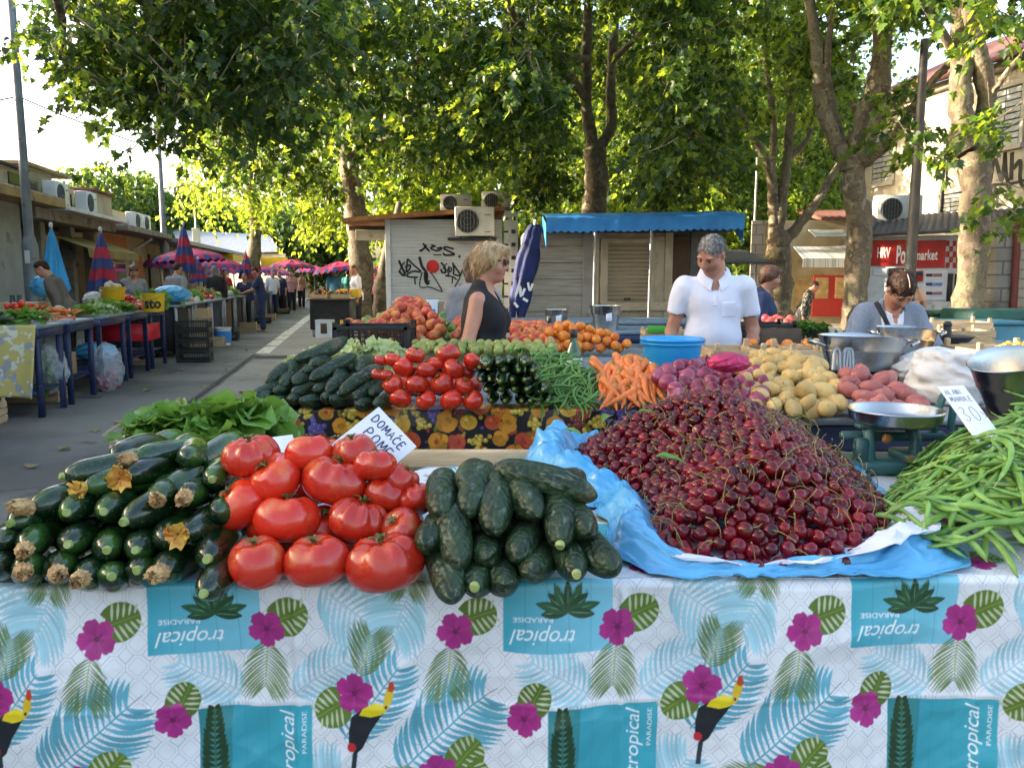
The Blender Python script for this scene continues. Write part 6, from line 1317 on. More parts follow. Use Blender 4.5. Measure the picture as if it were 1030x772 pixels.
for i,(f,b) in enumerate(LL):
 fx,fy=CV(f,240,330,5.72);bx,by=CV(b,240,330,5.72)
 lab='long dark cucumber in the pile at the left end of the second table' if i not in (4,12,16) else {4:'big cucumber with a yellowish belly lying on top of the second table pile',12:'long bent cucumber reaching down the right of the second table pile',16:'cucumber seen end on in the middle of the second table pile'}[i]
 place_log(LC[i%3],fx,fy,bx,by,z2(fy),.1 if (bx-fx)>22 else .16,lab,'cucumber','cucumbers on the second table',rng.uniform(.85,1.0)*(1.15 if i in (4,12) else 1),roll=0 if i==12 else None)
ZS=P_log('zucchini',ZUC,.18,.0235,.02,91,0,0,'stub')
for row,(y,xs) in enumerate(((403,(494,508,523,535,551)),(391,(489,504,518,530,546)),(381,(484,493,502,515,527,539)),(372,(482,491,506,520,535)),(364,(488,500,512,526)))):
 for x in xs:place_log(ZS,x+rng.normal(0,1),y+rng.normal(0,1),x+4+rng.normal(0,2),y-5,z2(y,405,.95,360,1.12),.16,'small dark zucchini stacked end on between the tomatoes and green beans','zucchini','small zucchini on the second table',rng.uniform(.9,1.05))
for j in range(2):
 pass
TS=[(245,470,72),(320,470,100),(445,440,110),(375,510,120),(230,550,76),(280,560,80),(510,525,116),(560,490,100),(635,435,135),(665,515,130),(770,475,105),(315,610,124),(455,610,136),(597,600,140),(725,615,110),(360,690,124),(505,700,130),(650,700,136),(775,700,128),(735,545,110),(430,560,105),(560,555,110)]
for i,(x,y,w) in enumerate(TS):
 px,py=CV((x,y),340,280,5.72);z=z2(py,403,.96,355,1.12);p=gp(px,py,z);s=w/5.72*p.y/FPX/.1*1.04
 if i>=19:p.y+=.06
 put(TOMS[(3,1,3)[i%3]],TRS(p,(rng.uniform(-.9,.6),rng.uniform(-.6,.6),rng.uniform(0,6.3)),s),'bright red tomato in the neat stack in the middle of the second table','tomato','tomatoes on the second table')
for k in range(8):
 p=gp(395+11*k,392,.97);p.y+=.12;put(TOMS[3],TRS(p,rrot(),.9),'red tomato inside the stack on the second table','tomato','tomatoes on the second table')
GB=[P_bean('green_bean',BEAN2,l,.0095,120+i,.8) for i,l in enumerate((.13,.15,.17,.14))]
for sp,n,bk in ((.02,110,0),(.028,60,.025)):
 for p in slope_pts([(545,403),(600,404),(603,396),(588,378),(566,358),(547,360),(516,369),(530,380)],406,.94,356,1.09,sp,n,bk,.012):
  lay(p,Vector((rng.normal(0,.2),-.62,.72)).normalized(),GB[rng.integers(4)],'thin green bean in the heap between the zucchini and the carrots','green bean','green beans on the second table',rng.uniform(.85,1.1),along=rng.choice([1.2,2.2,.3,1.6]))
CR=[P_carrot(k) for k in range(4)]
for i,p in enumerate(slope_pts([(606,401),(655,403),(676,396),(674,388),(655,373),(632,370),(604,374),(605,386)],404,.95,364,1.06,.0235,95,0,.01)):
 a=-pi/2+rng.normal(0,.5)+(p.x-.45)*2.2;d=Vector((cos(a),sin(a),rng.uniform(-.7,-.25))).normalized();p=p-d*.09
 put(CR[i%4],Matrix.Translation(p)@basis(d).to_4x4(),'orange carrot in the pile beside the green beans','carrot','carrots on the second table')
for p in slope_pts([(598,376),(602,380),(640,374),(640,370),(605,368)],380,1.0,366,1.05,.03,10):put(CR[1],Matrix.Translation(p)@basis((rng.normal(.8,.2),rng.normal(0,.4),0)).to_4x4(),'orange carrot lying crosswise on top of the carrot pile','carrot','carrots on the second table')
ON=P_onion(1)
for bk,n,sp in ((0,70,.051),(.05,36,.055)):
 for p in slope_pts([(660,380),(668,372),(700,368),(742,364),(768,378),(765,400),(745,412),(690,408),(680,395)],410,.96,355,1.09,sp,n,bk,.008):put(ON,TRS(p,rrot(),rng.uniform(.85,1.1)),'shiny red onion in the heap between the carrots and potatoes','onion','red onions on the second table')
PY=[P_lump('yellow_potato',POTY,(.038,.029,.026),k,.14) for k in range(4)];PR=[P_lump('red_potato',POTR,(.04,.028,.026),10+k,.14) for k in range(4)]
for bk,n,sp in ((0,85,.047),(.05,45,.05)):
 for p in slope_pts([(752,411),(848,413),(842,396),(838,384),(822,368),(790,357),(768,358),(746,374),(752,390)],412,.955,350,1.11,sp*1.2,n,bk,.008):put(PY[rng.integers(4)],TRS(p,(rng.normal(0,.5),rng.normal(0,.5),rng.uniform(0,6.3)),rng.uniform(.85,1.12)),'smooth yellow potato in the heap right of the red onions','potato','yellow potatoes on the second table')
for bk,n,sp in ((0,70,.047),(.05,36,.05)):
 for p in slope_pts([(862,414),(924,413),(922,400),(900,387),(868,376),(846,378),(842,388),(856,397)],413,.955,366,1.075,sp*1.2,n,bk,.008):put(PR[rng.integers(4)],TRS(p,(rng.normal(0,.5),rng.normal(0,.5),rng.uniform(0,6.3)),rng.uniform(.85,1.15)),'pinkish red potato in the heap below the big steel pan','potato','red potatoes on the second table')
FR=[P_salad('frisee_lettuce',FRIS,26,.14,.035,k,.6,.1,1.3,1.4) for k in (1,2)]
for i,(px,py,z,s,lab) in enumerate(((290,368,1.0,.8,'pale curly lettuce at the left behind the long cucumbers'),(330,362,1.05,.95,'pale curly lettuce behind the cucumbers, second from left'),(358,355,1.06,1.1,'pale curly lettuce in the middle of the row behind the cucumbers'),(383,355,1.06,1.0,'pale curly lettuce at the right of the row, behind the tomatoes'),(312,358,1.04,.8,'pale curly lettuce behind the big top cucumber'),(345,352,1.08,.7,'small pale lettuce on top of the row'))):
 p=gp(px,py+6,z-.06);p.y+=.12;put(FR[i%2],TRS(p,(rng.normal(0,.3),rng.normal(0,.3),i),s),lab,'lettuce','curly lettuces on the second table')
SP=[P_salad('spinach_bunch',SPIN,46,.135,.036,20+k,.42,.2,1.5,1.5) for k in range(3)]
for i,(px,py,z,s,tl,lab) in enumerate(((168,452,.97,.8,(.2,-.2),'upright green salad bunch at the left behind the zucchini'),(205,456,.96,.85,(.3,.3),'green salad bunch in the middle behind the zucchini'),(236,450,.97,.95,(.1,.4),'green salad bunch with broad leaves behind the front tomatoes'),(183,462,.95,.75,(-.3,0),'low green salad bunch nearest the zucchini'),(222,466,.95,.7,(-.4,.2),'green salad bunch with drooping leaves left of the top tomato'),(262,447,.95,.8,(.1,.5),'dark green salad bunch at the right end below the fruit cloth'))):
 put(SP[i%3],TRS(gp(px,py,z)+Vector((0,0,.035)),(*tl,i*1.3),s*1.3),lab,'salad','green salad bunches at the back of the front table')
mb=MB()
for k in range(9):
 p=gp(146+rng.normal(0,5),450+rng.normal(0,3),.97);d=Vector((-1,rng.normal(0,.3),rng.normal(.1,.2)));mb.tube([p,p+d*.05,p+d*.09+Vector((0,0,-.01))],[.006,.005,.002],6)
for k in range(8):
 p=gp(140,450,.98);a=rng.uniform(0,1);mb.tube(curve_pts([p,p+Vector((-.03,0,.03+.03*a)),p+Vector((-.06-.03*a,.01,.03*a)),p+Vector((-.08,.02,.05*a-.02))],8),.0008,4)
tag(mb.build('spring_onion',ROOT),'white spring onion stalks and hairy roots at the far left behind the zucchini','spring onion')
GL=dict(D=[[(0,0),(.05,1),(.5,.9),(.75,.5),(.5,.1),(0,0)]],O=[[(.4+.36*cos(t),.5+.5*sin(t)) for t in np.linspace(1.7,7.9,14)]],M=[[(0,0),(.1,1),(.42,.3),(.75,1),(.85,0)]],A=[[(0,0),(.4,1),(.8,0)],[(.15,.38),(.65,.38)]],C=[[(.7,.85),(.4,1),(.05,.6),(.1,.15),(.45,0),(.72,.15)]],E=[[(.65,1),(.05,.97),(0,0),(.68,.03)],[(.03,.5),(.5,.52)]],P=[[(0,0),(.05,1),(.5,.97),(.65,.72),(.45,.5),(.05,.46)]],H=[[(0,0),(.04,1)],[(.65,1),(.62,0)],[(0,.5),(.64,.5)]],L=[[(0,1),(.02,0),(.6,.02)]],N=[[(0,0),(.05,1),(.6,.02),(.66,1)]],I=[[(.2,0),(.22,1)]],U=[[(0,1),(.05,.25),(.3,0),(.6,.25),(.65,1)]],K=[[(0,0),(.04,1)],[(.6,1),(.06,.45),(.65,0)]],R=[[(0,0),(.05,1),(.5,.97),(.6,.72),(.05,.5),(.65,0)]])
GL['3']=[[(.1,.9),(.4,1),(.6,.8),(.3,.52),(.62,.3),(.45,.02),(.05,.1)]];GL['0']=GL['O'];GL['.']=[[(.15,0),(.22,.06)]];GL[':']=[[(.15,.2),(.2,.24)],[(.15,.7),(.2,.74)]];GL['^']=[[(.2,1.15),(.45,1.4)]]
def card(label,O,EX,EY,lines,extra=(),th=.0016,lw=.03):
 """O top-left corner, EX text direction, EY downwards; lines = (text, u0, v baseline, letter height, letter width)"""
 O=Vector(O);EX=Vector(EX);EY=Vector(EY);N_=EX.cross(EY).normalized()
 if N_.dot(Vector((0,0,CAM_H))-O)<0:N_=-N_
 c=O+EX*.5+EY*.5;t=thing('price_card',label,'price card',O+EX*.5+EY)
 P=np.array([[tuple(O+EX*u+EY*v+N_*(.003*sin(pi*u)*sin(pi*v*.7))) for v in np.linspace(0,1,8)] for u in np.linspace(0,1,8)])
 mb=MB();mb.slab(P,th);mb.build('card',MAT['card'],t,30)
 ex,ey=EX.length,EY.length;mb=MB();to=lambda u,v,o:O+EX*u+EY*v+N_*(.003*sin(pi*u)*sin(pi*v*.7)+th*.6+o*.25)
 def stroke(pl,w):
  ribbon(mb,pl,w,lambda a,b,o:to(a/ex,b/ey,o),20 if len(pl)>3 else None,th=.002)
 for txt,u0,v0,h,w in lines:
  u=u0
  for ch in txt:
   if ch==' ':u+=w;continue
   if ch=='^':
    for g in GL['^']:stroke([((u-w*1.1+a*w*.9)*ex,(v0-b*h)*ey) for a,b in g],lw*ex)
    continue
   for g in GL[ch]:stroke([((u+a*w*.9)*ex,(v0-b*h)*ey) for a,b in g],lw*ex)
   u+=w*(.5 if ch in '.:I' else 1)
 for pl in extra:stroke([(a*ex,b*ey) for a,b in pl],lw*ex)
 if mb.n:mb.build('handwriting',MAT['ink'],t,0)
 return t
Yc=1.375
A_=dp(381,409,Yc+.02);B_=dp(419,449,Yc);C_=dp(333,447,Yc-.03)
card('white price card with blue handwriting DOMACE POME standing askew in the front tomatoes',A_,B_-A_,C_-A_,[('DOMAC^E',.1,.25,.14,.135),('POME',.2,.5,.16,.17)],[[(.62,.72),(.7,.62)],[(.12,.75),(.16,.74)]],lw=.022)
A_=dp(943,389,1.66);B_=dp(969,387.5,1.66);C_=dp(994,460,1.52)
card('long white price card reading 30 standing in the green bean pods',A_,B_-A_,C_-A_,[('HLANI:',.12,.13,.07,.13),('MAHULE',.12,.235,.07,.14),('30',.12,.52,.2,.36),('.',.88,.49,.05,.1)],[[(.86,.4),(.98,.44),(.95,.48)],[(.05,.88),(.12,.86),(.1,.91),(.2,.9)]],lw=.014)
A_=dp(556,457,1.93);B_=dp(582,461,1.9);C_=dp(556,468,1.88)
card('small white price card at the left edge of the cherry heap',A_,B_-A_,C_-A_,[('KN',.45,.7,.5,.13),('.',.75,.7,.3,.1)],lw=.03)
A_=dp(218,462,1.47);B_=dp(236,452,1.5);C_=dp(224,478,1.45);card('blank white card tucked behind the top left front tomato',A_,B_-A_,C_-A_,[])
A_=dp(272,440,1.55);B_=dp(294,437,1.58);C_=dp(278,462,1.5);card('white card corner between the two topmost front tomatoes',A_,B_-A_,C_-A_,[])
def steel_pan(label,c,w,h,rz=0,ratio=.68,handles=True,group=None,tilt=0,name='scale_pan'):
 t=thing(name,label,'scale pan',c,group);t.rotation_euler=(0,tilt,rz);r=w/2
 def mk(nm,mb,m,s=50):me=mb.mesh(nm,m,s,True);o=bpy.data.objects.new(nm,me);COL.objects.link(o);o.parent=t
 mb=MB();pr=[(0,0),(r*.7,0),(r*.76,.006),(r*.82,h*.3),(r*.88,h*.55),(r*.905,h*.58),(r*.9,h*.62),(r*.97,h*.96),(r,h),(r*1.015,h*1.01),(r,h*1.02),(r*.985,h),(r*.95,h*.9),(r*.8,h*.3),(r*.74,.012),(0,.01)]
 mb.lathe(pr,56,sy=ratio);V=mb.V[0];V[:,2]+=np.where(V[:,2]>h*.2,-.22*h*np.clip(V[:,0]/r,-.2,1)**2*(V[:,2]/h),0);mk('bowl',mb,MAT['steel'])
 if handles:
  for sg in (-1,1):
   mb=MB();mb.tube(curve_pts([(sg*r*.97,-.045,h*.72),(sg*r*1.15,-.035,h*.82),(sg*r*1.17,.035,h*.82),(sg*r*.97,.045,h*.72)],14),.008,8);mk('handle',mb,MAT['steel'])
 return t
def scale_base(label,c,w=.26,d=.2,h=.07,hooks=True):
 t=thing('weighing_scale',label,'scale',c);x,y,z=c
 mb=MB();mb.box((x,y,z+h/2),(w,d,h),b=.012);mb.build('housing',MAT['black'],t)
 for sx in (-1,1):
  for sy in (-1,1):mb=MB();mb.tube([(x+sx*w*.35,y+sy*d*.3,z+h),(x+sx*w*.35,y+sy*d*.3,z+h+.012)],.014,8);mb.build('support',MAT['black'],t)
 return t
p=gp(866,372,.99);Y1=3.42;X1=dp(868,350,Y1).x
scale_base('black weighing scale under the big steel pan behind the potatoes',(X1,Y1,.923),.24,.2,.065)
steel_pan('big oval polished steel scale pan behind the red potatoes',(X1,Y1,.992),.385,.15,.05)
X3,Y3=dp(907,340,4.35).x,4.3
scale_base('black weighing scale under the rear steel pan beside the woman in the grey cardigan',(X3,Y3,.923),.24,.2,.05)
steel_pan('smaller steel scale pan standing right behind the big one',(X3,Y3,.975),.32,.15,-.1,.75)
steel_pan('steel scale pan with rusty flank cut by the right picture edge',(dp(1030,400,2.2).x+.02,2.2,1.03),.3,.15,.35,.85,handles=False,tilt=R(-16))
scale_base('weighing scale under the pan at the right edge, half buried behind the bean pods',(dp(1030,400,2.2).x+.02,2.2,.925),.22,.18,.09)
mb=MB()
for px in (838,848,851):
 a=dp(px,372,3.2);b=dp(px+2,353,3.22);c=dp(px+6,353,3.22);d=dp(px+7,372,3.2);mb.tube(curve_pts([a,b,c,d],12),.007,6)
tag(mb.build('weight_hook',MAT['galv'],smooth=50),'bent blue grey metal hooks standing in front of the big steel pan','hook')
t=thing('balance_scale','old blue green balance scale with a round steel dish between cherries and beans','scale',(dp(899,440,1.87).x,1.87,TZ));bx_,by_=t.location.x,t.location.y
def pb(nm,m,fn,s=45):mb=MB();fn(mb);return mb.build(nm,MAT[m],t,s)
pb('base','scalegreen',lambda m:[m.box((bx_+.005,by_+.02,TZ+.02),(.24,.12,.035),b=.008),m.box((bx_+.06,by_,TZ+.045),(.1,.1,.02))])
for sx in (-1,1):pb('pillar','scalegreen',lambda m:m.tube([(bx_+sx*.055-.01,by_-.015,TZ+.03),(bx_+sx*.055-.01,by_-.015,TZ+.085),(bx_+sx*.05-.01,by_,TZ+.112)],[.018,.013,.016],10))
pb('leg','scalegreen',lambda m:m.box((bx_-.085,by_-.02,TZ+.045),(.03,.03,.09),b=.006))
pb('beam','scalegreen',lambda m:[m.box((bx_+.01,by_+.03,TZ+.085),(.25,.02,.022),b=.005)])
pb('crossbar','scalegreen',lambda m:m.box((bx_-.01,by_,TZ+.116),(.16,.035,.012),b=.003))
pb('dish','steel',lambda m:m.lathe([(0,.123),(.088,.123),(.1,.13),(.105,.152),(.1075,.154),(.105,.157),(.1015,.153),(.097,.135),(.085,.128),(0,.127)],48,M=Matrix.Translation((bx_,by_,TZ))),50)
pb('pointer_arm','scalegreen',lambda m:m.tube(curve_pts([(bx_+.11,by_+.03,TZ+.09),(bx_+.118,by_+.03,TZ+.15),(bx_+.13,by_+.03,TZ+.185),(bx_+.15,by_+.03,TZ+.19),(bx_+.152,by_+.03,TZ+.15),(bx_+.148,by_+.03,TZ+.1)],16),.009,7))
pb('pivot','rust',lambda m:m.ell((bx_-.03,by_-.03,TZ+.09),(.012,.01,.012)))
def P_crate(w,d,h,slats=3,m='wood',posts=True):
 """wooden market crate: returns prototype with its base centre at the origin"""
 parts=[]
 sh=h/slats
 mb=MB();
 for k in range(5):mb.box((0,-d/2+d*(k+.5)/5,.006),(w-.01,d/5-.008,.008))
 base=mb.mesh('crate',MAT[m],30)
 for nm,sg in (('front_panel',-1),('back_panel',1)):
  mb=MB()
  for k in range(slats):mb.box((0,sg*d/2,.014+sh*(k+.45)),(w,.007,sh*.82))
  parts.append((nm,mb.mesh(nm,MAT[m],30)))
 for sg in (-1,1):
  mb=MB()
  for k in range(slats):mb.box((sg*(w/2-.004),0,.014+sh*(k+.45)),(.007,d-.012,sh*.82))
  parts.append(('side_panel',mb.mesh('side_panel',MAT[m],30)))
 for sx in (-1,1):
  for sy in (-1,1):
   mb=MB();mb.box((sx*(w/2-.024),sy*(d/2-.018),(h+.035)/2),(.026,.026,h+.035));parts.append(('corner_post',mb.mesh('corner_post',MAT[m],30)))
 return ('crate',base,parts)
def P_plastic(w,d,h,m='black'):
 mb=MB();mb.box((0,0,.006),(w-.02,d-.02,.01));base=mb.mesh('plastic_crate',MAT[m],30);parts=[]
 def wall(L,hz):
  q=MB();q.box((0,0,h-.012),(L,.014,.022));q.box((0,0,.03),(L,.012,.05));n=max(4,int(L/.035))
  for k in range(n+1):q.box((-L/2+L*k/n,0,h/2+.02),(.008,.009,h-.06))
  for z in np.linspace(.075,h-.035,3):q.box((0,0,z),(L,.008,.007))
  q.box((-L/2+.012,0,h/2+.03),(.026,.014,h-.02));q.box((L/2-.012,0,h/2+.03),(.026,.014,h-.02));return q
 for nm,L,M in (('front_panel',w,TRS((0,-d/2,0))),('back_panel',w,TRS((0,d/2,0))),('side_panel',d-.03,TRS((-w/2,0,0),(0,0,pi/2))),('side_panel',d-.03,TRS((w/2,0,0),(0,0,pi/2)))):
  q=wall(L,h);q.xf(M);parts.append((nm,q.mesh(nm,MAT[m],30)))
 return ('plastic_crate',base,parts)
WC=P_crate(.5,.36,.12,2);WC2=P_crate(.52,.34,.2,3);BC=P_plastic(.4,.34,.2);BC2=P_plastic(.52,.38,.17);LONG=P_crate(.74,.36,.115,1);LOWC=P_crate(.42,.34,.105,1)
put(LONG,TRS((dp(488,350,4.15).x,4.2,.918)),'long pale wooden crate of green fruit in front of the woman in black','crate')
put(BC,TRS((dp(375,340,4.35).x,4.45,.928)),'black plastic lattice crate at the left end of the peach stall','crate')
put(WC,TRS((dp(383,330,4.9).x,4.98,.93),(0,0,.05)),'wooden crate of green and red fruit behind the black lattice crate','crate')
put(LOWC,TRS((dp(760,350,3.95).x,4.1,.925)),'low pale wooden crate of apricots beside the man with the white polo','crate','apricot crates')
put(LOWC,TRS((dp(803,350,3.95).x+.015,4.1,.925)),'low pale wooden crate of apricots just behind the yellow potatoes','crate','apricot crates')
DB=P_plastic(.3,.3,.17);put(DB,TRS((dp(782,330,4.9).x,5.15,.93)),'dark box of pink fruit behind the apricot crates','crate')
mb=MB();mb.box((dp(782,330,4.98).x,4.985,1.0),(.3,.012,.15));tag(mb.build('board',MAT['darkwood']),'dark brown board standing in front of the box of pink fruit','board')
for px,Y,z,lab in ((940,5.25,.89,'pale wooden crate at the left under the small black scale'),(972,5.25,.89,'pale wooden crate right of the small black scale'),(957,5.62,.89,'pale wooden crate standing behind the two others by the teal chest')):
 put(WC2,TRS((dp(px,340,Y).x,Y,z),(0,0,rng.normal(0,.06)),(.46 if px<960 else .42,.9,.78) if Y<5.5 else (.8,.8,.95)),lab,'crate','pale wooden crates on the right')
t=thing('kitchen_scale','small black scale with a dark dish on the pale wooden crates','scale',(dp(952,345,4.95).x,4.95,.9));x,y=t.location.x,4.95
mb=MB();mb.box((x,y,.95),(.13,.12,.1),b=.02);mb.build('housing',MAT['black'],t);mb=MB();mb.lathe([(0,1.0),(.12,1.0),(.15,1.03),(.155,1.03),(.12,.995),(0,.995)],30,M=Matrix.Translation((x,y,0)));mb.build('dish',MAT['darkpole'],t);mb=MB();mb.tube([(x,y,1.0),(x,y,1.09)],[.03,.022],10);mb.ell((x,y,1.1),(.026,.026,.022));mb.build('weight',MAT['black'],t)
PE=P_fruit('peach',PEACH,.037,1);AP=P_fruit('apricot',APRI,.032,2);FG=P_fruit('green_fig',FIG,.024,3,False);GP=P_lump('green_pepper',GPEP,(.045,.026,.026),5,.2)
def fill(proto,pts,label,cat,group,s=(.88,1.1)):
 for p in pts:put(proto,TRS(p,rrot(),rng.uniform(*s)),label,cat,group)
for bk,n in ((0,75),(.06,30)):fill(PE,slope_pts([(396,346),(440,347),(446,330),(432,312),(420,303),(402,303),(392,315),(384,322),(372,331),(384,336)],346,1.0,303,1.235,.06,n,bk,.008),'red and yellow peach in the tall heap left of the woman in black','peach','peaches heaped on the left stall')
fill(PE,slope_pts([(455,340),(476,340),(474,322),(460,321),(453,330)],342,1.0,320,1.1,.062,18),'peach in the small heap right behind the woman in black','peach','peaches beside the woman')
fill(GP,slope_pts([(437,338),(456,340),(455,326),(444,320),(438,326)],340,1.0,320,1.12,.05,24),'small green pepper in the heap between two peach heaps','pepper','green peppers on the peach stall')
fill(FG,slope_pts([(362,330),(376,332),(395,318),(384,316),(366,321)],332,1.07,316,1.12,.045,24),'green fruit in the crate behind the black lattice crate','green fruit','green fruit on the left stall')
fill(PE,slope_pts([(348,331),(402,333),(402,326),(348,325)],334,1.07,325,1.11,.07,12),'peach lying in the black lattice crate','peach','peaches in the black crate')
fill(FG,slope_pts([(418,354),(556,354),(556,345),(418,345)],354,1.03,344,1.06,.043,70),'yellow green fruit in the long wooden crate','green fruit','green fruit in the long crate')
for bk,n in ((0,70),(.06,40)):fill(AP,slope_pts([(560,351),(636,351),(632,343),(612,336),(585,328),(560,326),(545,335)],352,.945,325,1.1,.054,n,bk,.008),'orange apricot in the wide heap on the blue table left of the man','apricot','apricots on the blue table')
for bk,n in ((0,44),(.06,20)):fill(PE,slope_pts([(516,350),(560,350),(560,330),(545,326),(530,328),(516,325)],352,.945,325,1.08,.056,n,bk,.008),'orange red peach at the left end of the wide apricot heap','peach','peaches on the blue table')
fill(AP,slope_pts([(748,352),(815,353),(812,345),(752,344)],353,.99,344,1.03,.058,22),'big orange apricot in one of the low crates by the man','apricot','apricots in the low crates')
PK=P_fruit('pink_fruit',mat('pink fruit skin',(.6,.1,.06),(.5,.05,.06),20,.5),.03,9);fill(PK,slope_pts([(768,325),(796,325),(796,320),(768,320)],326,1.08,319,1.11,.05,12),'pinkish red fruit in the dark box behind the apricots','fruit','pink fruit in the dark box')
YP=P_fruit('yellow_plum',YPLUM,.0155,4,False);fill(YP,slope_pts([(992,358),(1040,358),(1040,344),(1012,346),(1000,350)],359,1.02,344,1.08,.026,90),'small yellow plum in the heap at the right edge','plum','yellow plums at the right edge')
put(LOWC,TRS((dp(1022,360,4.0).x,4.15,.925)),'low wooden crate under the yellow plums at the right edge','crate')
def carton(label,px0,px1,Y,z0,h,deco):
 a,b=dp(px0,310,Y).x,dp(px1,310,Y).x;t=thing('carton',label,'carton',((a+b)/2,Y+.2,z0),'white fruit cartons on the far counter')
 mb=MB();mb.box(((a+b)/2,Y+.2,z0+h/2),(b-a,.4,h),b=.006);mb.build('box',MAT['white'],t)
 mb=MB();deco(mb,a,b,z0,h);mb.build('print',[MAT['awning'],MAT['yellow'],MAT['navy']],t)
 mb=MB();mb.box(((a+b)/2,Y-.001,z0+h*.82),((b-a)*.25,.006,h*.12));mb.build('hand_hole',MAT['black'],t)
carton('white carton with blue stripes on the counter behind the peach heap',418,440,9,.92,.22,lambda m,a,b,z,h:[m.box(((a+b)/2,8.998,z+h*.5),((b-a)*.8,.006,h*.12),0),m.box(((a+b)/2,8.998,z+h*.25),((b-a)*.9,.006,h*.2),0)])
carton('white carton with a yellow fruit print behind the woman in black',448,477,9,.92,.22,lambda m,a,b,z,h:[m.ell((a+(b-a)*.28,8.998,z+h*.5),(.045,.006,.07),1),m.box((a+(b-a)*.72,8.998,z+h*.5),((b-a)*.3,.006,h*.5),2)])
mb=MB();a,b=dp(440.5,310,9).x,dp(447.5,310,9).x;mb.box(((a+b)/2,9.2,1.02),(b-a,.3,.2));tag(mb.build('cardboard_box',MAT['cardboard']),'narrow brown cardboard box between the two white cartons','box')
table_at('long far counter carrying white cartons and steel buckets before the kiosks',-1.3,2.2,8.7,9.7,.915)
table_at('blue grey metal table with steel buckets right behind the apricots',.2,1.35,6.9,7.8,.93)
def bucket(label,px,Y,z,w,h):
 x=dp(px,320,Y).x;t=thing('steel_bucket',label,'bucket',(x,Y,z));r=w/2
 mb=MB();mb.lathe([(0,0),(r*.72,0),(r*.85,h*.6),(r*.88,h*.62),(r*.88,h*.66),(r*.97,h),(r,h*1.01),(r*.95,h),(r*.7,.01),(0,.01)],36,M=Matrix.Translation((x,Y,z)));mb.build('bowl',MAT['steel'],t,50,True)
 mb=MB();mb.box((x+r*.1,Y-r*.9,z+h*.55),(.05,.006,.07),rot=(R(-10),0,0));mb.build('label',MAT['card'],t)
bucket('steel bucket on the metal table, left one before the grey boards',560,7.3,.932,.24,.17);bucket('wider steel bucket on the metal table below the awning pole',609,7.15,.932,.3,.21)
mb=MB();x=dp(529,325,7.3).x;mb.lathe([(0,0),(.1,0),(.13,.03),(.12,.03),(.09,.008),(0,.008)],30,M=Matrix.Translation((x,7.3,.932)));tag(mb.build('steel_dish',MAT['steel']),'shallow steel dish at the left end of the metal table','dish')
put(WC,TRS((dp(668,335,5.6).x,5.6,.95),(0,0,0),.6),'small wooden crate with a green label left of the man','crate');mb=MB();p=dp(660,331,5.48);mb.box(p,(.12,.006,.05));tag(mb.build('crate_label',mat('bright green label',(.08,.42,.04),None,rough=.5)),'bright green label on the small crate left of the man','label')
Xb=dp(676,350,3.8).x;t=thing('basin','bright blue plastic basin standing in front of the man','basin',(Xb,3.8,.925))
mb=MB();mb.lathe([(0,0),(.105,0),(.115,.01),(.138,.14),(.141,.16),(.15,.165),(.152,.172),(.148,.178),(.14,.176),(.134,.16),(.11,.016),(0,.014)],56,M=Matrix.Translation((Xb,3.8,.925)));mb.build('bowl',MAT['basin'],t,60,True)
mb=MB();mb.lathe([(.1495,.150),(.152,.150),(.152,.160),(.1495,.160)],56,M=Matrix.Translation((Xb,3.8,.925)));mb.build('rim_band',MAT['basin'],t,60);mb=MB();mb.box((Xb-.108,3.735,.97),(.035,.004,.05),rot=(R(-8),0,-1.0));mb.build('sticker',MAT['card'],t)
Xq=dp(577,350,3.56).x;t=thing('bottle','dark green glass bottle with a black cap behind the green beans','bottle',(Xq,3.56,.93))
mb=MB();mb.lathe([(0,0),(.036,0),(.038,.01),(.038,.11),(.034,.13),(.018,.165),(.014,.19),(.014,.205),(0,.205)],26,M=Matrix.Translation((Xq,3.56,.93)));mb.build('glass',MAT['bottle'],t,50,True);mb=MB();mb.lathe([(.0155,.19),(.0165,.192),(.0165,.222),(.014,.226),(0,.226)],20,M=Matrix.Translation((Xq,3.56,.93)));mb.build('cap',MAT['black'],t)
mb=MB();mb.lathe([(.0385,.04),(.039,.042),(.039,.1),(.0385,.102)],26,M=Matrix.Translation((Xq,3.56,.93)));mb.build('label',MAT['tentcream'],t)
def crumple(name,label,cat,c,r,m,seed,amp=.16,freq=3.5,openr=None,group=None):
 """a crumpled bag or sack; openr leaves an open, turned mouth"""
 nu,nv=72,44;U=np.linspace(0,2*pi,nu,endpoint=False);v1=pi*(.97 if not openr else 1);Vv=np.linspace(.04 if not openr else .0,v1-.03,nv);P=np.zeros((nu,nv,3))
 for j,v in enumerate(Vv):
  if openr:
   q=j/(nv-1);rr,zz_=np.interp(q,[0,.12,.3,.55,.85,1],[.05,.95,1.08,1.0,.8,.62]),np.interp(q,[0,.1,.3,.6,.85,1],[0,.01,.3,.72,1.0,.92]);zz_=zz_*2-1
  else :rr,zz_=sin(v),cos(v)
  d=1+amp*(fnoise(U/(2*pi)*freq*6+seed,np.full(nu,v*freq)+seed,3)+fnoise((U+2*pi)/(2*pi)*freq*6*0+np.sin(U)*2+seed,np.cos(U)*2+v*freq,3))*(sin(v) if not openr else 1);d+=amp*.5*np.abs(np.sin(U*5+v*4+seed))
  P[:,j]=np.stack([c[0]+r[0]*rr*d*np.cos(U),c[1]+r[1]*rr*d*np.sin(U),c[2]+r[2]*zz_*(1+.1*(d-1))+(amp*r[2]*.6*np.sin(U*3+seed)*max(0,zz_) if openr else 0)],1)
 mb=MB();mb.grid(P,0,True);return tag(mb.build(name,m,smooth=180,recalc=True),label,cat,group)
Xs=dp(960,390,2.95).x
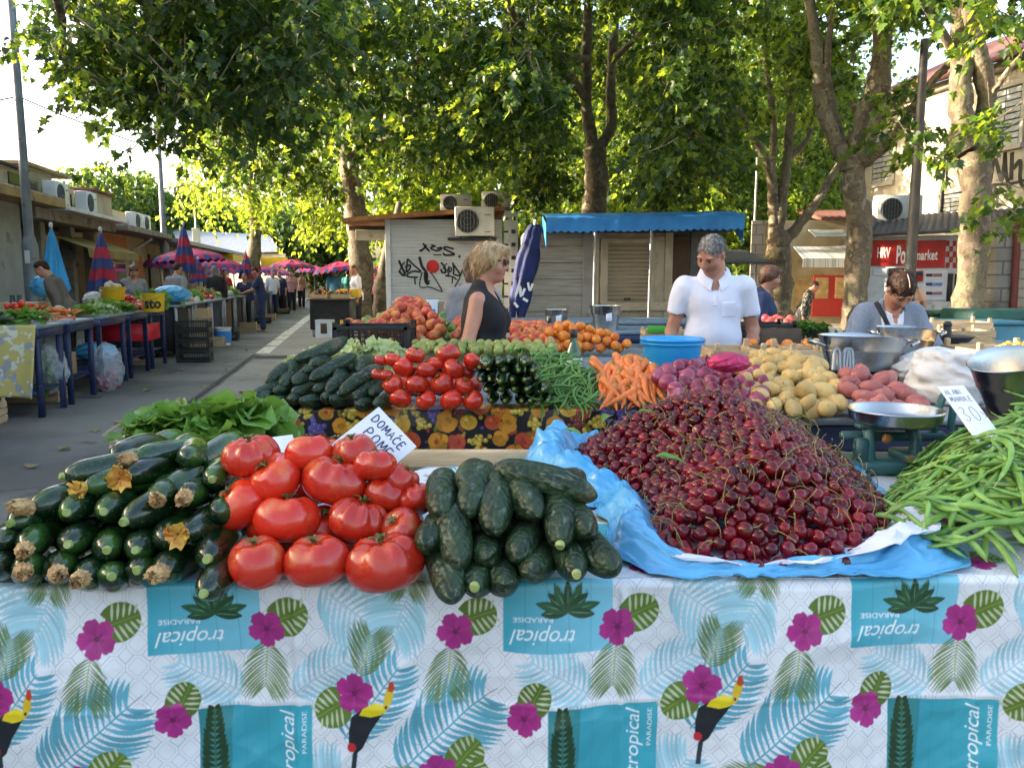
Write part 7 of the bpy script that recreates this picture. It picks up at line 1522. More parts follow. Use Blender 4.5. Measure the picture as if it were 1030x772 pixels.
crumple('sack','crumpled white plastic sack with an open mouth right of the red potatoes','sack',(Xs,3.0,1.015),(.128,.13,.098),MAT['sack'],3.1,.13,2.5,True)
crumple('plastic_bag','white plastic bag slumped behind the white sack','plastic bag',(Xs+.1,3.35,1.0),(.13,.1,.085),MAT['sack'],8.1,.2)
crumple('plastic_bag','folded red plastic bag lying under the rear steel pan','plastic bag',(dp(905,370,3.62).x,3.66,.968),(.14,.1,.05),MAT['redcloth'],5.2,.22)
crumple('net_bag','magenta net bag of onions lying on top of the red onion heap','net bag',gp(737,366,1.10)+Vector((0,.05,0)),(.07,.06,.034),MAT['magnet'],4.4,.1)
PB=P_salad('parsley_bunch',PARS,60,.13,.022,77,1.0,.2,1.5,.6);Xp=dp(818,325,5.1).x
for dx,s,lab in ((-.05,1.1,'bunch of dark green parsley at the left in the dark pot'),(.05,1.0,'bunch of dark green parsley at the right, above the white roots')):put(PB,TRS((Xp+dx,5.15,1.02),(0,dx*3,dx*20),s),lab,'parsley','parsley bunches by the small shop')
t=MB();t.lathe([(0,0),(.085,0),(.105,.13),(.1,.13),(.08,.01),(0,.01)],26,M=Matrix.Translation((Xp+.06,5.0,.93)));tag(t.build('plant_pot',MAT['black'],recalc=True),'dark round pot holding parsley and white roots','pot')
mb=MB()
for k in range(12):a=Vector((Xp+.02+.012*k%.09,4.9+.01*(k%4),1.09-.003*k));mb.tube([a,a+Vector((.035+.004*k,-.03,-.07))],[.009,.0035],6)
tag(mb.build('parsley_roots',ROOT),'bundle of pale parsley roots hanging over the dark pot','roots')
put(P_salad('parsley_bunch',PARS,30,.08,.014,78,1.0,.2,1.5,.6),TRS((dp(522,360,3.9).x,3.86,1.0)),'sprig of parsley hanging over the front of the long wooden crate','parsley')
put(P_salad('parsley_bunch',SPIN,16,.09,.03,79,.3,.1,1.3,.8),TRS((dp(805,355,3.7).x,3.72,.98)),'small green bunch between the potatoes and the apricot crates','greens')
x=dp(948,325,10).x;t=thing('rubbish_bin','dark green square bin beside the nearest plane trunk','bin',(x,10,0))
mb=MB();mb.box((x,10,.48),(.4,.4,.92),b=.03);mb.build('body',MAT['greenbin'],t);mb=MB();mb.box((x,10,.965),(.44,.44,.05),b=.02);mb.build('rim',MAT['greenbin'],t)
x=dp(993,340,7).x;t=thing('storage_chest','teal painted metal chest below the dark green lid at the right','chest',(x,7.3,0))
mb=MB();mb.box((x+.12,7.3,.49),(.6,.5,.98),b=.015);mb.build('body',MAT['teal'],t);mb=MB();mb.box((x+.12,7.3,.99),(.63,.53,.03));mb.build('lid',MAT['teal'],t)
for k in (-1,1):mb=MB();mb.box((x+.12+k*.15,7.045,.55),(.22,.012,.6));mb.build('door',MAT['teal'],t)
x=dp(1000,320,8.3).x+.1;t=thing('storage_chest','wide chest with a dark green lid behind the teal chest','chest',(x,8.4,0))
mb=MB();mb.box((x+.05,8.4,.43),(.95,.6,.86),b=.015);mb.build('body',MAT['teal'],t);mb=MB();mb.box((x+.05,8.4,.965),(1.0,.65,.2),b=.03);mb.build('lid',MAT['greenbin'],t);mb=MB();mb.box((x+.1,8.06,.98),(.08,.01,.02));mb.build('latch',MAT['galv'],t)
def closed_parasol(label,px,pyt,pyb,Y,m1,m2=None,group=None,r=.2,scl=1):
 x=dp(px,280,Y).x;zt_=dp(px,pyt,Y).z;zb=dp(px,pyb,Y).z;t=thing('parasol',label,'parasol',(x,Y,0),group)
 mb=MB();mb.tube([(x,Y,0),(x,Y,zt_+.06)],.022,8);mb.build('pole',MAT['galv'],t)
 nu,nv=48,22;P=np.zeros((nu,nv,3));U=np.linspace(0,2*pi,nu,endpoint=False)
 for j in range(nv):
  q=j/(nv-1);rr=r*(.1+.9*q**.8)*(1+.16*np.sin(U*8+q*2)*(.3+q));P[:,j]=np.stack([x+rr*np.cos(U),Y+rr*np.sin(U),zt_+(zb-zt_)*q+.03*np.sin(U*4)*q],1)
 mb=MB();I0=mb.n;mb.grid(P,0,True)
 if m2:mb.m=[1 if (k//(nv-1)*0+(k%(nv-1))*5//(nv-1))%2==0 else 0 for k in range(len(mb.F))]
 mb.build('canopy',[MAT[m1],MAT[m2 or m1]],t,60,True)
 mb=MB();mb.ell((x,Y,zt_+.07),(.03,.03,.05));mb.build('tip',MAT['white'],t)
 return t
closed_parasol('closed bright blue parasol behind the vendor in the grey brown jacket',55,231,292,13,'parblue',None,'closed parasols');closed_parasol('closed red and navy striped parasol right of the bright blue one',104,235,292,14,'parred','parnavy','closed parasols',.24);closed_parasol('closed dark red and navy parasol standing before the open magenta one',187,228,274,21,'parred','parnavy','closed parasols',.28);closed_parasol('closed blue and red parasol farther along, before the second magenta canopy',248,255,280,28,'parnavy','parred','closed parasols',.25)
closed_parasol('closed parasol with red and blue stripes right behind the first open one',200,262,284,24,'parred','parnavy','closed parasols',.25)
def open_parasol(label,px,py,Y,w,tilt=0):
 c=dp(px,py+4,Y);r=w*mpp(Y)/2.15;t=thing('parasol',label,'parasol',(c.x,Y,0),'open magenta parasols');n=8
 mb=MB();mb.tube([(c.x,Y,0),(c.x,Y,c.z)],.025,8);mb.build('pole',MAT['galv'],t);nu,nv=64,9;P=np.zeros((nu,nv,3));U=np.linspace(0,2*pi,nu,endpoint=False)
 for j in range(nv):
  q=j/(nv-1);sg=np.abs(np.sin(U*n/2));rr=r*q*(1-.06*sg*q);z=r*.27*(1-q**1.25)-r*.05*sg*q*(1-q)*3
  if j==nv-1:rr=r*(1-.06*sg);z=-.12-.04*np.sin(U*24)
  X=rr*np.cos(U);P[:,j]=np.stack([c.x+X*cos(tilt),Y+rr*np.sin(U),c.z+z+X*sin(tilt)],1)
 mb=MB();mb.grid(P,0,True);mb.m=[2 if k%(nv-1)==nv-2 and (k//(nv-1))%4<2 else (1 if (k//(nv-1))//8%4==3 and k%(nv-1)>4 else 0) for k in range(len(mb.F))];mb.build('canopy',[MAT['pinkpar'],MAT['pinkpar'],MAT['parnavy']],t,60)
 for k in range(n):a=pi/n+k*2*pi/n;mb=MB();mb.tube([(c.x,Y,c.z-.1),(c.x+r*.55*cos(a),Y+r*.55*sin(a),c.z+r*.18-.03)],.01,5);mb.build('rib',MAT['galv'],t)
for px,py,Y,w,tl,lab in ((190,255,25,78,.06,'open magenta and navy parasol nearest in the market row'),(235,268,31,62,0,'open magenta parasol, second along the market row'),(294,263,37,50,-.02,'open magenta parasol right of the yellow valance'),(340,266,29,56,.14,'tilted open magenta parasol over the white t-shirt woman'),(388,266,33,36,0,'open magenta parasol half hidden behind the white kiosk'),(160,262,30,50,-.05,'open magenta parasol at the far left, behind the nearest one'),(262,268,44,40,.04,'small distant magenta parasol left of the yellow valance'),(281,271,48,34,0,'tiny distant magenta parasol under the yellow valance'),(316,268,45,40,-.03,'small distant magenta parasol left of the tilted one'),(222,262,27,56,-.06,'magenta parasol overlapping the second closed striped parasol')):open_parasol(lab,px,py,Y,w,tl)
Yn=15.6;t=thing('parasol','closed navy parasol with white letters leaning against the brown kiosk','parasol',(dp(520,300,Yn).x,Yn,0));nu,nv=40,24;P=np.zeros((nu,nv,3));U=np.linspace(0,2*pi,nu,endpoint=False)
cen=curve_pts([dp(538,226,Yn),dp(533,250,Yn),dp(526,285,Yn),dp(521,318,Yn)],nv)
for j in range(nv):q=j/(nv-1);rr=(.07+.09*sin(pi*min(1,q*.95+.05))**.7+.06*q*(q<.97))*(1+.3*(np.abs(np.sin(U*3.5+q*2))-.5)+.16*(np.abs(np.sin(U*8+q*5))-.5)+.06*np.sin(U*15+q*21)+.12*sin(q*17));P[:,j]=cen[j]+np.stack([rr*np.cos(U),rr*.7*np.sin(U),.12*np.sin(U*3+1)*q**3],1)
mb=MB();mb.grid(P,0,True);mb.build('canopy',MAT['navy'],t,180,True);mb=MB();mb.tube([cen[0]+np.array((.02,.1,.1)),cen[-1]*np.array((1,1,0))],.03,8);mb.build('pole',MAT['galv'],t)
mb=MB();
for s_,w in (([(519,296),(523,288),(524,298),(528,290)],.05),([(531,284),(533,292),(536,285)],.045),([(526,300),(531,303)],.05),([(517,304),(521,309)],.05)):ribbon(mb,s_,w/mpp(Yn),lambda u,v,o:dp(u,v,Yn-.165-o),10,th=.006)
mb.build('lettering',MAT['textwhite'],t,0)
def cbox(label,s,t_,z,size,m,name='cardboard_box',cat='box',group=None):mb=MB();c=ax(s,t_,z+size[2]/2);mb.box(c,size,rot=(0,0,RG),b=.006);return tag(mb.build(name,MAT[m]),label,cat,group)
LT=[(5.9,7.05),(8.05,8.75),(8.9,9.75),(10.0,11.1),(11.3,12.3),(12.5,13.4)]
LN=['nearest the viewer, cut by the left edge','under the yellow cloth','with a cardboard box on its lower shelf','with the yellow buckets','just before the stack of black crates','at the stack of black crates']
for (s0,s1),n in zip(LT,LN):table_at('navy framed market table of the left row '+n,-1.25,0,s0,s1,.915,AFM,'navy tables of the left market row','bluegrey')
mb=MB();P=np.zeros((26,40,3))
for i,z in enumerate(np.linspace(.93,.2,26)):
 for j,t_ in enumerate(np.linspace(-1.2,-.02,40)):P[i,j]=ax(8.03-.03*sin(t_*14)*(.93-z)-.05*(.93-z),t_-.1*(.93-z)*(t_>-.5),z-.03*sin(t_*5)*(z<.4))
mb.slab(P,.004);tag(mb.build('cloth',mat('yellow grey patterned cloth',(.52,.42,.13),(.3,.31,.33),7,.75,ramp=(.5,.58),c3=(.62,.6,.5),s3=11,t3=(.56,.62)),smooth=180),'pale yellow cloth with grey pattern hanging from the near end of the second left table','cloth')
def heap(proto,s,t,rs,rt,h,n,label,cat,group=None,sc=(.85,1.1),z=.918,flat=None,sp=None):
 """a small mound of copies on a table of the left row"""
 got=[]
 for k in range(n*6):
  a=rng.uniform(0,2*pi);q=sqrt(rng.uniform(0,1));p=ax(s+rs*q*cos(a),t+rt*q*sin(a),z+h*(1-q*q)+.02)
  if sp and any((p-g).length<sp for g in got):continue
  got.append(p);put(proto,TRS(p,rrot() if flat is None else (rng.normal(0,flat),rng.normal(0,flat),rng.uniform(0,6.3)),rng.uniform(*sc)),label,cat,group)
  if len(got)>=n:break
ZL_=P_log('zucchini',ZUC,.18,.025,.02,301);CL_=P_log('cucumber',CUC,.2,.024,.03,302);TM_=TOMS[3];CA_=CR[0]
CAB=P_salad('cabbage',mat('cabbage leaf',(.42,.5,.25),(.3,.42,.16),14,.5),16,.13,.08,305,.12,.3,1.5,2.2);LET=P_salad('lettuce',LETT,22,.16,.05,306,.4,.1,1.3,1.2);CEL=P_salad('celery_bunch',SPIN,20,.22,.025,307,.3,.1,.7,.4);CAU=P_lump('cauliflower',CAUL,(.08,.08,.06),308,.2,(20,12));BEET=P_lump('beet',DARKB,(.04,.04,.04),309,.1);PEP=P_lump('red_pepper',mat('red pepper skin',(.5,.02,.015),(.42,.012,.01),9,.2,coat=.3),(.075,.04,.04),310,.2)
cbox('box standing under the first yellow bucket on the left row',11.75,-1.5,.6,(.5,.4,.455),'wood','box')
heap(BEET,8.2,-1.0,.2,.22,.1,24,'dark purple beet in the heap above the yellow cloth','beet','beets on the left row',sp=.07)
heap(CL_,8.35,-.6,.22,.2,.08,14,'dark cucumber in the heap above the yellow cloth','cucumber','cucumbers on the left row',flat=.2)
heap(CEL,8.5,-.3,.16,.2,.06,7,'long green celery bunch at the aisle end of the second left table','celery','celery bunches on the left row',flat=.25)
heap(TM_,9.2,-.6,.26,.25,.17,26,'red tomato in the heap on the third left table','tomato','tomatoes on the third left table',(.7,.9),sp=.07)
heap(CA_,9.3,-.35,.28,.3,.14,60,'orange carrot in the heap at the aisle end of the third left table','carrot','carrots on the left row',flat=.2)
heap(CAU,10.3,-.6,.2,.3,.03,5,'white cauliflower beside the yellow buckets','cauliflower','cauliflowers on the left row',sp=.14)
heap(CEL,10.2,-.25,.2,.18,.03,4,'bunch of greens with white stalks below the yellow bucket','greens','greens below the buckets',flat=.25)
heap(CAB,10.9,-.3,.2,.2,.05,6,'pale green cabbage at the aisle end in front of the second bucket','cabbage','cabbages on the left row',sp=.13)
heap(LET,11.6,-.35,.3,.28,.06,9,'green lettuce on the table left of the red tomatoes','lettuce','lettuces on the left row',sp=.12)
heap(TM_,12.6,-.45,.36,.3,.2,42,'red tomato in the big heap above the stack of black crates','tomato','tomatoes above the black crates',(.75,.95),sp=.07)
heap(LET,13.3,-.3,.35,.25,.08,10,'green lettuce right of the big tomato heap on the left row','lettuce','lettuces beside the tomato heap',sp=.12)
heap(PEP,12.3,-.1,.3,.08,.03,8,'red pepper at the aisle edge below the big tomato heap','pepper','red peppers on the left row',sp=.08)
heap(LET,6.6,-.8,.3,.3,.05,5,'lettuce on the table nearest the viewer in the left row','lettuce','lettuces on the nearest left table',sp=.14)
def ybucket(label,px,Y,z,w,h,txt=None):
 x=dp(px,300,Y).x;t=thing('bucket',label,'bucket',(x,Y,z),'yellow buckets');r=w/2;mb=MB();mb.lathe([(0,0),(r*.85,0),(r*.9,.01),(r,h*.95),(r*1.04,h),(r*.96,h),(r*.84,.015),(0,.015)],36,M=Matrix.Translation((x,Y,z)));mb.build('tub',MAT['yellow'],t,50,True)
 if txt:
  V,F=text_mesh(txt,1,.0,0,.03);lo,hi=V.min(0),V.max(0);mb=MB();V2=[]
  for v in V:a=(v[0]-(lo[0]+hi[0])/2)/(hi[0]-lo[0])*1.5+.35;zz_=.18*h+(v[1]-lo[1])/(hi[1]-lo[1])*h*.5;V2.append((x+r*1.03*sin(a),Y-r*1.03*cos(a),z+zz_))
  mb.add(V2,F);mb.build('lettering',MAT['textblack'],t,0)
 mb=MB();mb.tube(curve_pts([(x-r,Y,z+h),(x-r*.7,Y-r*.8,z+h*.75),(x,Y-r*1.12,z+h*.66),(x+r*.7,Y-r*.8,z+h*.75),(x+r,Y,z+h)],16),.004,5);mb.build('handle',MAT['galv'],t);return x
x=ybucket('yellow bucket of cauliflowers right of the vendor in the grey brown jacket',114,11.9,1.06,.34,.2)
for k in range(4):put(CAU,TRS((x+.09*(k%2)-.05,11.9+.08*(k//2)-.04,1.27),rrot(),.8),'white cauliflower filling the left yellow bucket','cauliflower','cauliflowers in the bucket')
ybucket('yellow bucket with black sto lettering in front of the cabbages',154,11.2,.925,.3,.25,'sto')
for k,(px,lab) in enumerate(((13,'dark bottle with a green cap at the far left of the left row'),(20,'second dark bottle with a green cap, right of the first'))):
 x=dp(px,305,9.4).x;t=thing('bottle',lab,'bottle',(x,9.4,.93),'bottles on the left row');mb=MB();mb.lathe([(0,0),(.05,0),(.05,.16),(.03,.2),(.02,.23),(0,.23)],18,M=Matrix.Translation((x,9.4,.93)));mb.build('glass',MAT['glassdark'],t,50,True);mb=MB();mb.lathe([(.024,.22),(.024,.26),(0,.26)],14,M=Matrix.Translation((x,9.4,.93)));mb.build('cap',MAT['greenbin'],t)
 mb=MB();mb.lathe([(.051,.03),(.052,.03),(.052,.1),(.051,.1)],18,M=Matrix.Translation((x,9.4,.93)));mb.build('label',MAT['card'],t)
crumple('plastic_bag','pale cloth bag lying behind the two bottles at the left edge','bag',ax(9.2,-1.15,1.0)+Vector((0,0,.02)),(.28,.2,.09),MAT['sack'],1.3,.14)
crumple('plastic_bag','bright blue plastic bag on a box left of the vendor in the jacket','plastic bag',dp(43,288,12.3),(.17,.13,.17),MAT['bagblue'],2.2,.2)
crumple('plastic_bag','blue plastic bag bulging on the table in front of the grey shirted man','plastic bag',dp(172,296,14.5),(.3,.2,.16),MAT['bagblue'],6.6,.2)
crumple('plastic_bag','white and green plastic bag left of the first yellow bucket','plastic bag',dp(95,302,12),(.15,.12,.13),MAT['sack'],9.6,.22)
t=thing('box','wooden box under the bright blue bag at the left','box',dp(45,300,12.3));c=dp(45,302,12.3);mb=MB();mb.box((c.x,12.3,c.z-.12),(.4,.3,.2));mb.build('body',MAT['wood'],t)
LB=ax(8.75,-.18,.42);mb=None
CLR=mat('thin clear plastic',(.8,.84,.86),None,rough=.18,alpha=.24,bump=.7,bscale=18)
for k in range(7):put(LET,TRS(LB+Vector((rng.normal(0,.04),rng.normal(0,.04),-.2+.045*k)),rrot(),.75),'green leaves packed in the clear bag under the second left table','greens','greens in the clear bag')
crumple('plastic_bag','clear plastic bag stuffed with green leaves hanging under the second left table','plastic bag',LB,(.17,.16,.27),CLR,3.3,.22)
for k in range(26):put(ON,TRS(ax(9.95+rng.uniform(-.12,.12),.05+rng.uniform(-.12,.12),.045+rng.uniform(0,.2)),rrot(),.95),'pinkish onion in the clear bag on the ground of the left row','onion','onions in the clear bag')
crumple('plastic_bag','tall clear plastic bag of pinkish onions on the ground beside the third left table','plastic bag',ax(9.95,.05,.3),(.17,.16,.3),CLR,5.5,.2)
crumple('plastic_bag','dark blue plastic bag on the lower shelf of the fourth left table','plastic bag',ax(10.9,-.35,.42),(.25,.2,.13),MAT['bagblue'],4.5,.2)
cbox('brown cardboard box on the shelf under the carrots of the left row',9.4,-.4,.275,(.45,.4,.26),'cardboard');
put(WC2,TRS(ax(7.75,-.55,0),(0,0,RG)),'pale wooden crate on the ground below the yellow cloth','crate','wooden crates under the left row');put(WC2,TRS(ax(9.3,-.5,0),(0,0,RG)),'pale wooden crate on the ground below the cardboard box','crate','wooden crates under the left row')
cbox('dark red sack hanging in the shade under the third left table',9.0,-.5,.5,(.2,.2,.36),'brown','sack','sack');cbox('pink red cloth on the shelf under the tomato heap of the left row',12.6,-.4,.45,(.8,.7,.25),'redcloth','cloth','cloth')
for k in range(4):put(BC2,TRS(ax(13.6,.38,.172*k),(0,0,RG)),f'black plastic crate at the aisle corner, {["lowest", "second from bottom", "third from bottom", "topmost"][k]} of the stack','crate','stacked black crates')
for k in range(4):put(WC2,TRS(ax(16.2,.0,.2*k),(0,0,RG),(.8,1,.95)),f'pale wooden crate beside the aisle, {["lowest", "second from bottom", "third from bottom", "topmost"][k]} of its stack','crate','stacked wooden crates')
c=ax(17.0,.3);t=thing('bucket','white and blue bucket on the ground at the aisle edge','bucket',c);mb=MB();mb.lathe([(0,0),(.15,0),(.17,.36),(.18,.37),(.16,.37),(.14,.02),(0,.02)],28,M=Matrix.Translation(c));mb.build('tub',MAT['white'],t,50,True);mb=MB();mb.lathe([(.162,.06),(.165,.06),(.175,.3),(.172,.3)],28,M=Matrix.Translation(c));mb.build('band',MAT['awning'],t,50)
GO=[(LET,.12),(TM_,.07),(CAB,.13),(CA_,.06),(GP,.05),(CAU,.14),(AP,.06)];GN=['green lettuce','red tomato','pale cabbage','orange carrot','green pepper','white cauliflower','apricot']
s=14.3;i=0
DK=['darktrouser','black','navycloth','brown']
while s<40:
 w=1.5;t=thing('market_table','distant market table of the left row beyond the stacks of crates','table',ax(s+w/2,-.6),'distant tables of the left row')
 mb=MB();abox(mb,-1.25,0,s,s+w,.88,.915);mb.build('tabletop',MAT['bluegrey'],t);mb=MB();abox(mb,-1.2,-.06,s+.06,s+w*.8,.1,.87);mb.build('skirt',MAT[DK[i%4]],t)
 for u in (s+.05,s+w-.05):mb=MB();abox(mb,-.07,-.02,u-.025,u+.025,0,.88);mb.build('leg',MAT['galv'],t)
 for q in range(3 if s<26 else 2):
  k=(i*3+q*2)%len(GO);heap(GO[k][0],s+.25+q*.48,-.5,.24,.4,.16,9 if GO[k][1]>.1 else 16,f'{GN[k]} on the distant tables of the left row',GN[k].split()[-1],f'{GN[k]} on the distant tables',sp=GO[k][1])
 if i%3==1:put(WC2,TRS(ax(s+.7,.12,0),(0,0,RG)),'wooden crate on the ground before the distant tables of the left row','crate','wooden crates before the distant tables')
 if i%4==2:put(BC2,TRS(ax(s+.6,.15,0),(0,0,RG)),'black crate on the ground before the distant tables of the left row','crate','black crates before the distant tables')
 s+=w+.25;i+=1
cbox('white and blue printed tray box on the distant tables by the woman in black',17.4,-.55,.93,(.5,.4,.16),'white','tray_box','box')
t=thing('market_stand','small black covered stand with wooden trays of fruit on the right of the aisle','stand',(dp(333,300,19.3).x,19.5,0));x=t.location.x
mb=MB();mb.box((x,19.5,.52),(.95,.8,.7),b=.02);mb.build('skirt',MAT['black'],t);mb=MB();mb.box((x,19.5,.885),(1.05,.9,.03));mb.build('tabletop',MAT['darkwood'],t)
for k in range(4):mb=MB();mb.box((x+(k%2-.5)*.8,19.5+(k//2-.5)*.7,.085),(.05,.05,.17));mb.build('leg',MAT['galv'],t)
for k,lab in enumerate(('left wooden tray on the black stand at the aisle','right wooden tray on the black stand at the aisle')):put(LOWC,TRS((x-.25+.5*k,19.25,.905)),lab,'tray','trays on the black stand')
for k in range(40):put((AP,FG,BEET)[k%3],TRS((x+rng.uniform(-.45,.45),19.2+rng.uniform(-.1,.5),1.02+rng.uniform(0,.08)),rrot(),1.1),('apricot','green fruit','dark plum')[k%3]+' in the trays of the black stand at the aisle','fruit','fruit on the black stand')
for k in range(4):put(LET,TRS((x-.15+.12*k,19.75,1.0),(0,0,k)),'green lettuce at the back of the black stand at the aisle','lettuce','lettuces on the black stand')
t=thing('carton','white carton with a dark print under the black stand at the aisle','carton',(dp(327,325,18.95).x,18.95,0));x2=t.location.x;mb=MB();mb.box((x2,18.95,.21),(.4,.3,.42));mb.build('box',MAT['white'],t);mb=MB();mb.box((x2,18.797,.22),(.15,.006,.24));mb.build('print',MAT['brown'],t)
mb=MB();mb.box((dp(349,320,19.0).x,19.0,.26),(.28,.26,.3));tag(mb.build('carton',MAT['yellow']),'yellow green carton right of the white carton at the black stand','carton')
mb=MB();c=dp(352,293,20);mb.box((c.x,20,1.02),(.5,.3,.2));tag(mb.build('carton',MAT['yellow']),'yellow carton behind the fruit trays of the black stand','carton')
DRYL=leafmat('fallen leaf',(.22,.13,.04),(.3,.22,.06),(.3,.2,.05),.2)
for k,(px,py) in enumerate(((120,425),(95,432),(150,392),(205,388),(230,372),(60,452),(170,418),(250,352),(215,405),(30,470),(185,372),(110,470),(240,395),(140,445))):
 p=gp(px,py,.012);a=rng.uniform(0,6.3);me=leaf_mesh('fallen_leaf',np.array([[0,0,0.]]),np.array([[cos(a),sin(a),.1]]),np.array([[.1,.1,1.]]),.09+.03*rng.random(),[DRYL]);o=bpy.data.objects.new('fallen_leaf',me);COL.objects.link(o);o.location=p;tag(o,'dry fallen plane leaf lying on the asphalt of the aisle','leaf','fallen leaves on the asphalt')
Y_near=lambda y:y<5.6
class Sdf:
 def __init__(s):s.ops=[]
 def add(s,kind,*a,k=.02,op='u'):s.ops.append((kind,a,k,op));return s
 def bb(s,kind,a):
  if kind=='ell':c=np.array(tuple(a[0]));r=max(a[1]);return c-r,c+r
  if kind=='cone':p,q=np.array(tuple(a[0])),np.array(tuple(a[1]));r=max(a[2],a[3]);return np.minimum(p,q)-r,np.maximum(p,q)+r
  if kind=='box':c=np.array(tuple(a[0]));r=np.linalg.norm(a[1]);return c-r,c+r
 def bounds(s):
  B=[s.bb(k,a) for k,a,_,op in s.ops if op=='u'];return np.min([b[0] for b in B],0),np.max([b[1] for b in B],0)
 def __call__(s,g):
  f=np.full(g.shape[:3],1.0);axs=[g[:,0,0,0],g[0,:,0,1],g[0,0,:,2]]
  for kind,a,k,op in s.ops:
   if kind=='plane':
    p,n=a;f=smax(f,(g-np.array(tuple(p)))@np.array(tuple(n)),k) if k>0 else np.maximum(f,(g-np.array(tuple(p)))@np.array(tuple(n)));continue
   lo,hi=s.bb(kind,a);m=.07+k;sl=[]
   for i in range(3):i0,i1=np.searchsorted(axs[i],[lo[i]-m,hi[i]+m]);sl.append(slice(i0,i1))
   sl=tuple(sl)
   if any(q.start>=q.stop for q in sl):continue
   p=g[sl];d={'ell':s_ell,'cone':s_cone,'box':s_box}[kind](p,*a)
   f[sl]=smin(f[sl],d,k) if op=='u' else smax(f[sl],-d,k)
  return f
def eul(p,y=0,r=0):return Matrix.Rotation(y,3,'Z')@Matrix.Rotation(p,3,'X')@Matrix.Rotation(r,3,'Y')
V3=lambda *a:Vector(a)
def head_ops(S,c,Rm,sc=1.0,jaw=1.0,detail=True):
 c=Vector(c);T=lambda x,y,z:c+Rm@(Vector((x,y,z))*sc);q=lambda *r:tuple(v*sc for v in r)
 S.add('ell',T(0,.012,.032),q(.076,.096,.09),Rm,k=.02);S.add('ell',T(0,-.02,-.03),q(.064*jaw,.072,.082),Rm,k=.03);S.add('ell',T(0,-.055,-.088),q(.03*jaw,.03,.026),Rm,k=.03)
 for sx in (-1,1):S.add('ell',T(sx*.04,-.058,-.025),q(.028,.026,.03),Rm,k=.025)
 if detail:
  for sx in (-1,1):S.add('ell',T(sx*.032,-.092,.012),q(.019,.013,.012),Rm,k=.012,op='s');S.add('ell',T(sx*.03,-.077,.032),q(.026,.015,.009),Rm,k=.012);S.add('ell',T(sx*.031,-.073,.011),q(.0135,.0135,.011),Rm,k=.003)
  S.add('cone',T(0,-.082,.02),T(0,-.107,-.022),.0085*sc,.0135*sc,k=.012)
  for sx in (-1,1):S.add('ell',T(sx*.011,-.093,-.028),q(.0095,.011,.008),Rm,k=.008)
  S.add('ell',T(0,-.087,-.052),q(.021,.01,.0065),Rm,k=.006);S.add('ell',T(0,-.085,-.063),q(.018,.010,.007),Rm,k=.006)
  S.add('box',T(0,-.1,-.0575),q(.02,.008,.0012),.0008,Rm,k=.003,op='s')
 for sx in (-1,1):S.add('ell',T(sx*.077,.012,-.002),q(.011,.02,.031),Rm@eul(.15,sx*.35),k=.008)
def hand_ops(S,w,d,up,r=1.0,side=1,grip=.4):
 """palm with five bent fingers; w wrist, d along the hand, up palm normal (back of the hand)"""
 d=Vector(d).normalized();up=(Vector(up)-d*Vector(up).dot(d)).normalized();s_=d.cross(up)*side;M=Matrix((s_,d,up)).transposed();c=Vector(w)+d*.05*r
 S.add('ell',c,(.04*r,.052*r,.017*r),M,k=.014)
 for i,(o,l) in enumerate(((-.03,.066),(-.01,.08),(.01,.085),(.029,.074))):
  a=Vector(w)+d*.088*r+s_*o*r;b=a+(d*cos(grip)-up*sin(grip))*l*.5*r+s_*o*.12;e=b+(d*cos(grip*2.3)-up*sin(grip*2.3))*l*.5*r
  S.add('cone',a-d*.02*r,b,.0092*r,.0085*r,k=.004);S.add('cone',b,e,.0085*r,.007*r,k=.003)
 a=Vector(w)+d*.03*r+s_*.033*r;b=a+(d*.6+s_*.7-up*.3).normalized()*.04*r;e=b+(d*.95+s_*.2-up*.3).normalized()*.032*r
 S.add('cone',a,b,.0125*r,.0105*r,k=.008);S.add('cone',b,e,.0105*r,.008*r,k=.003)
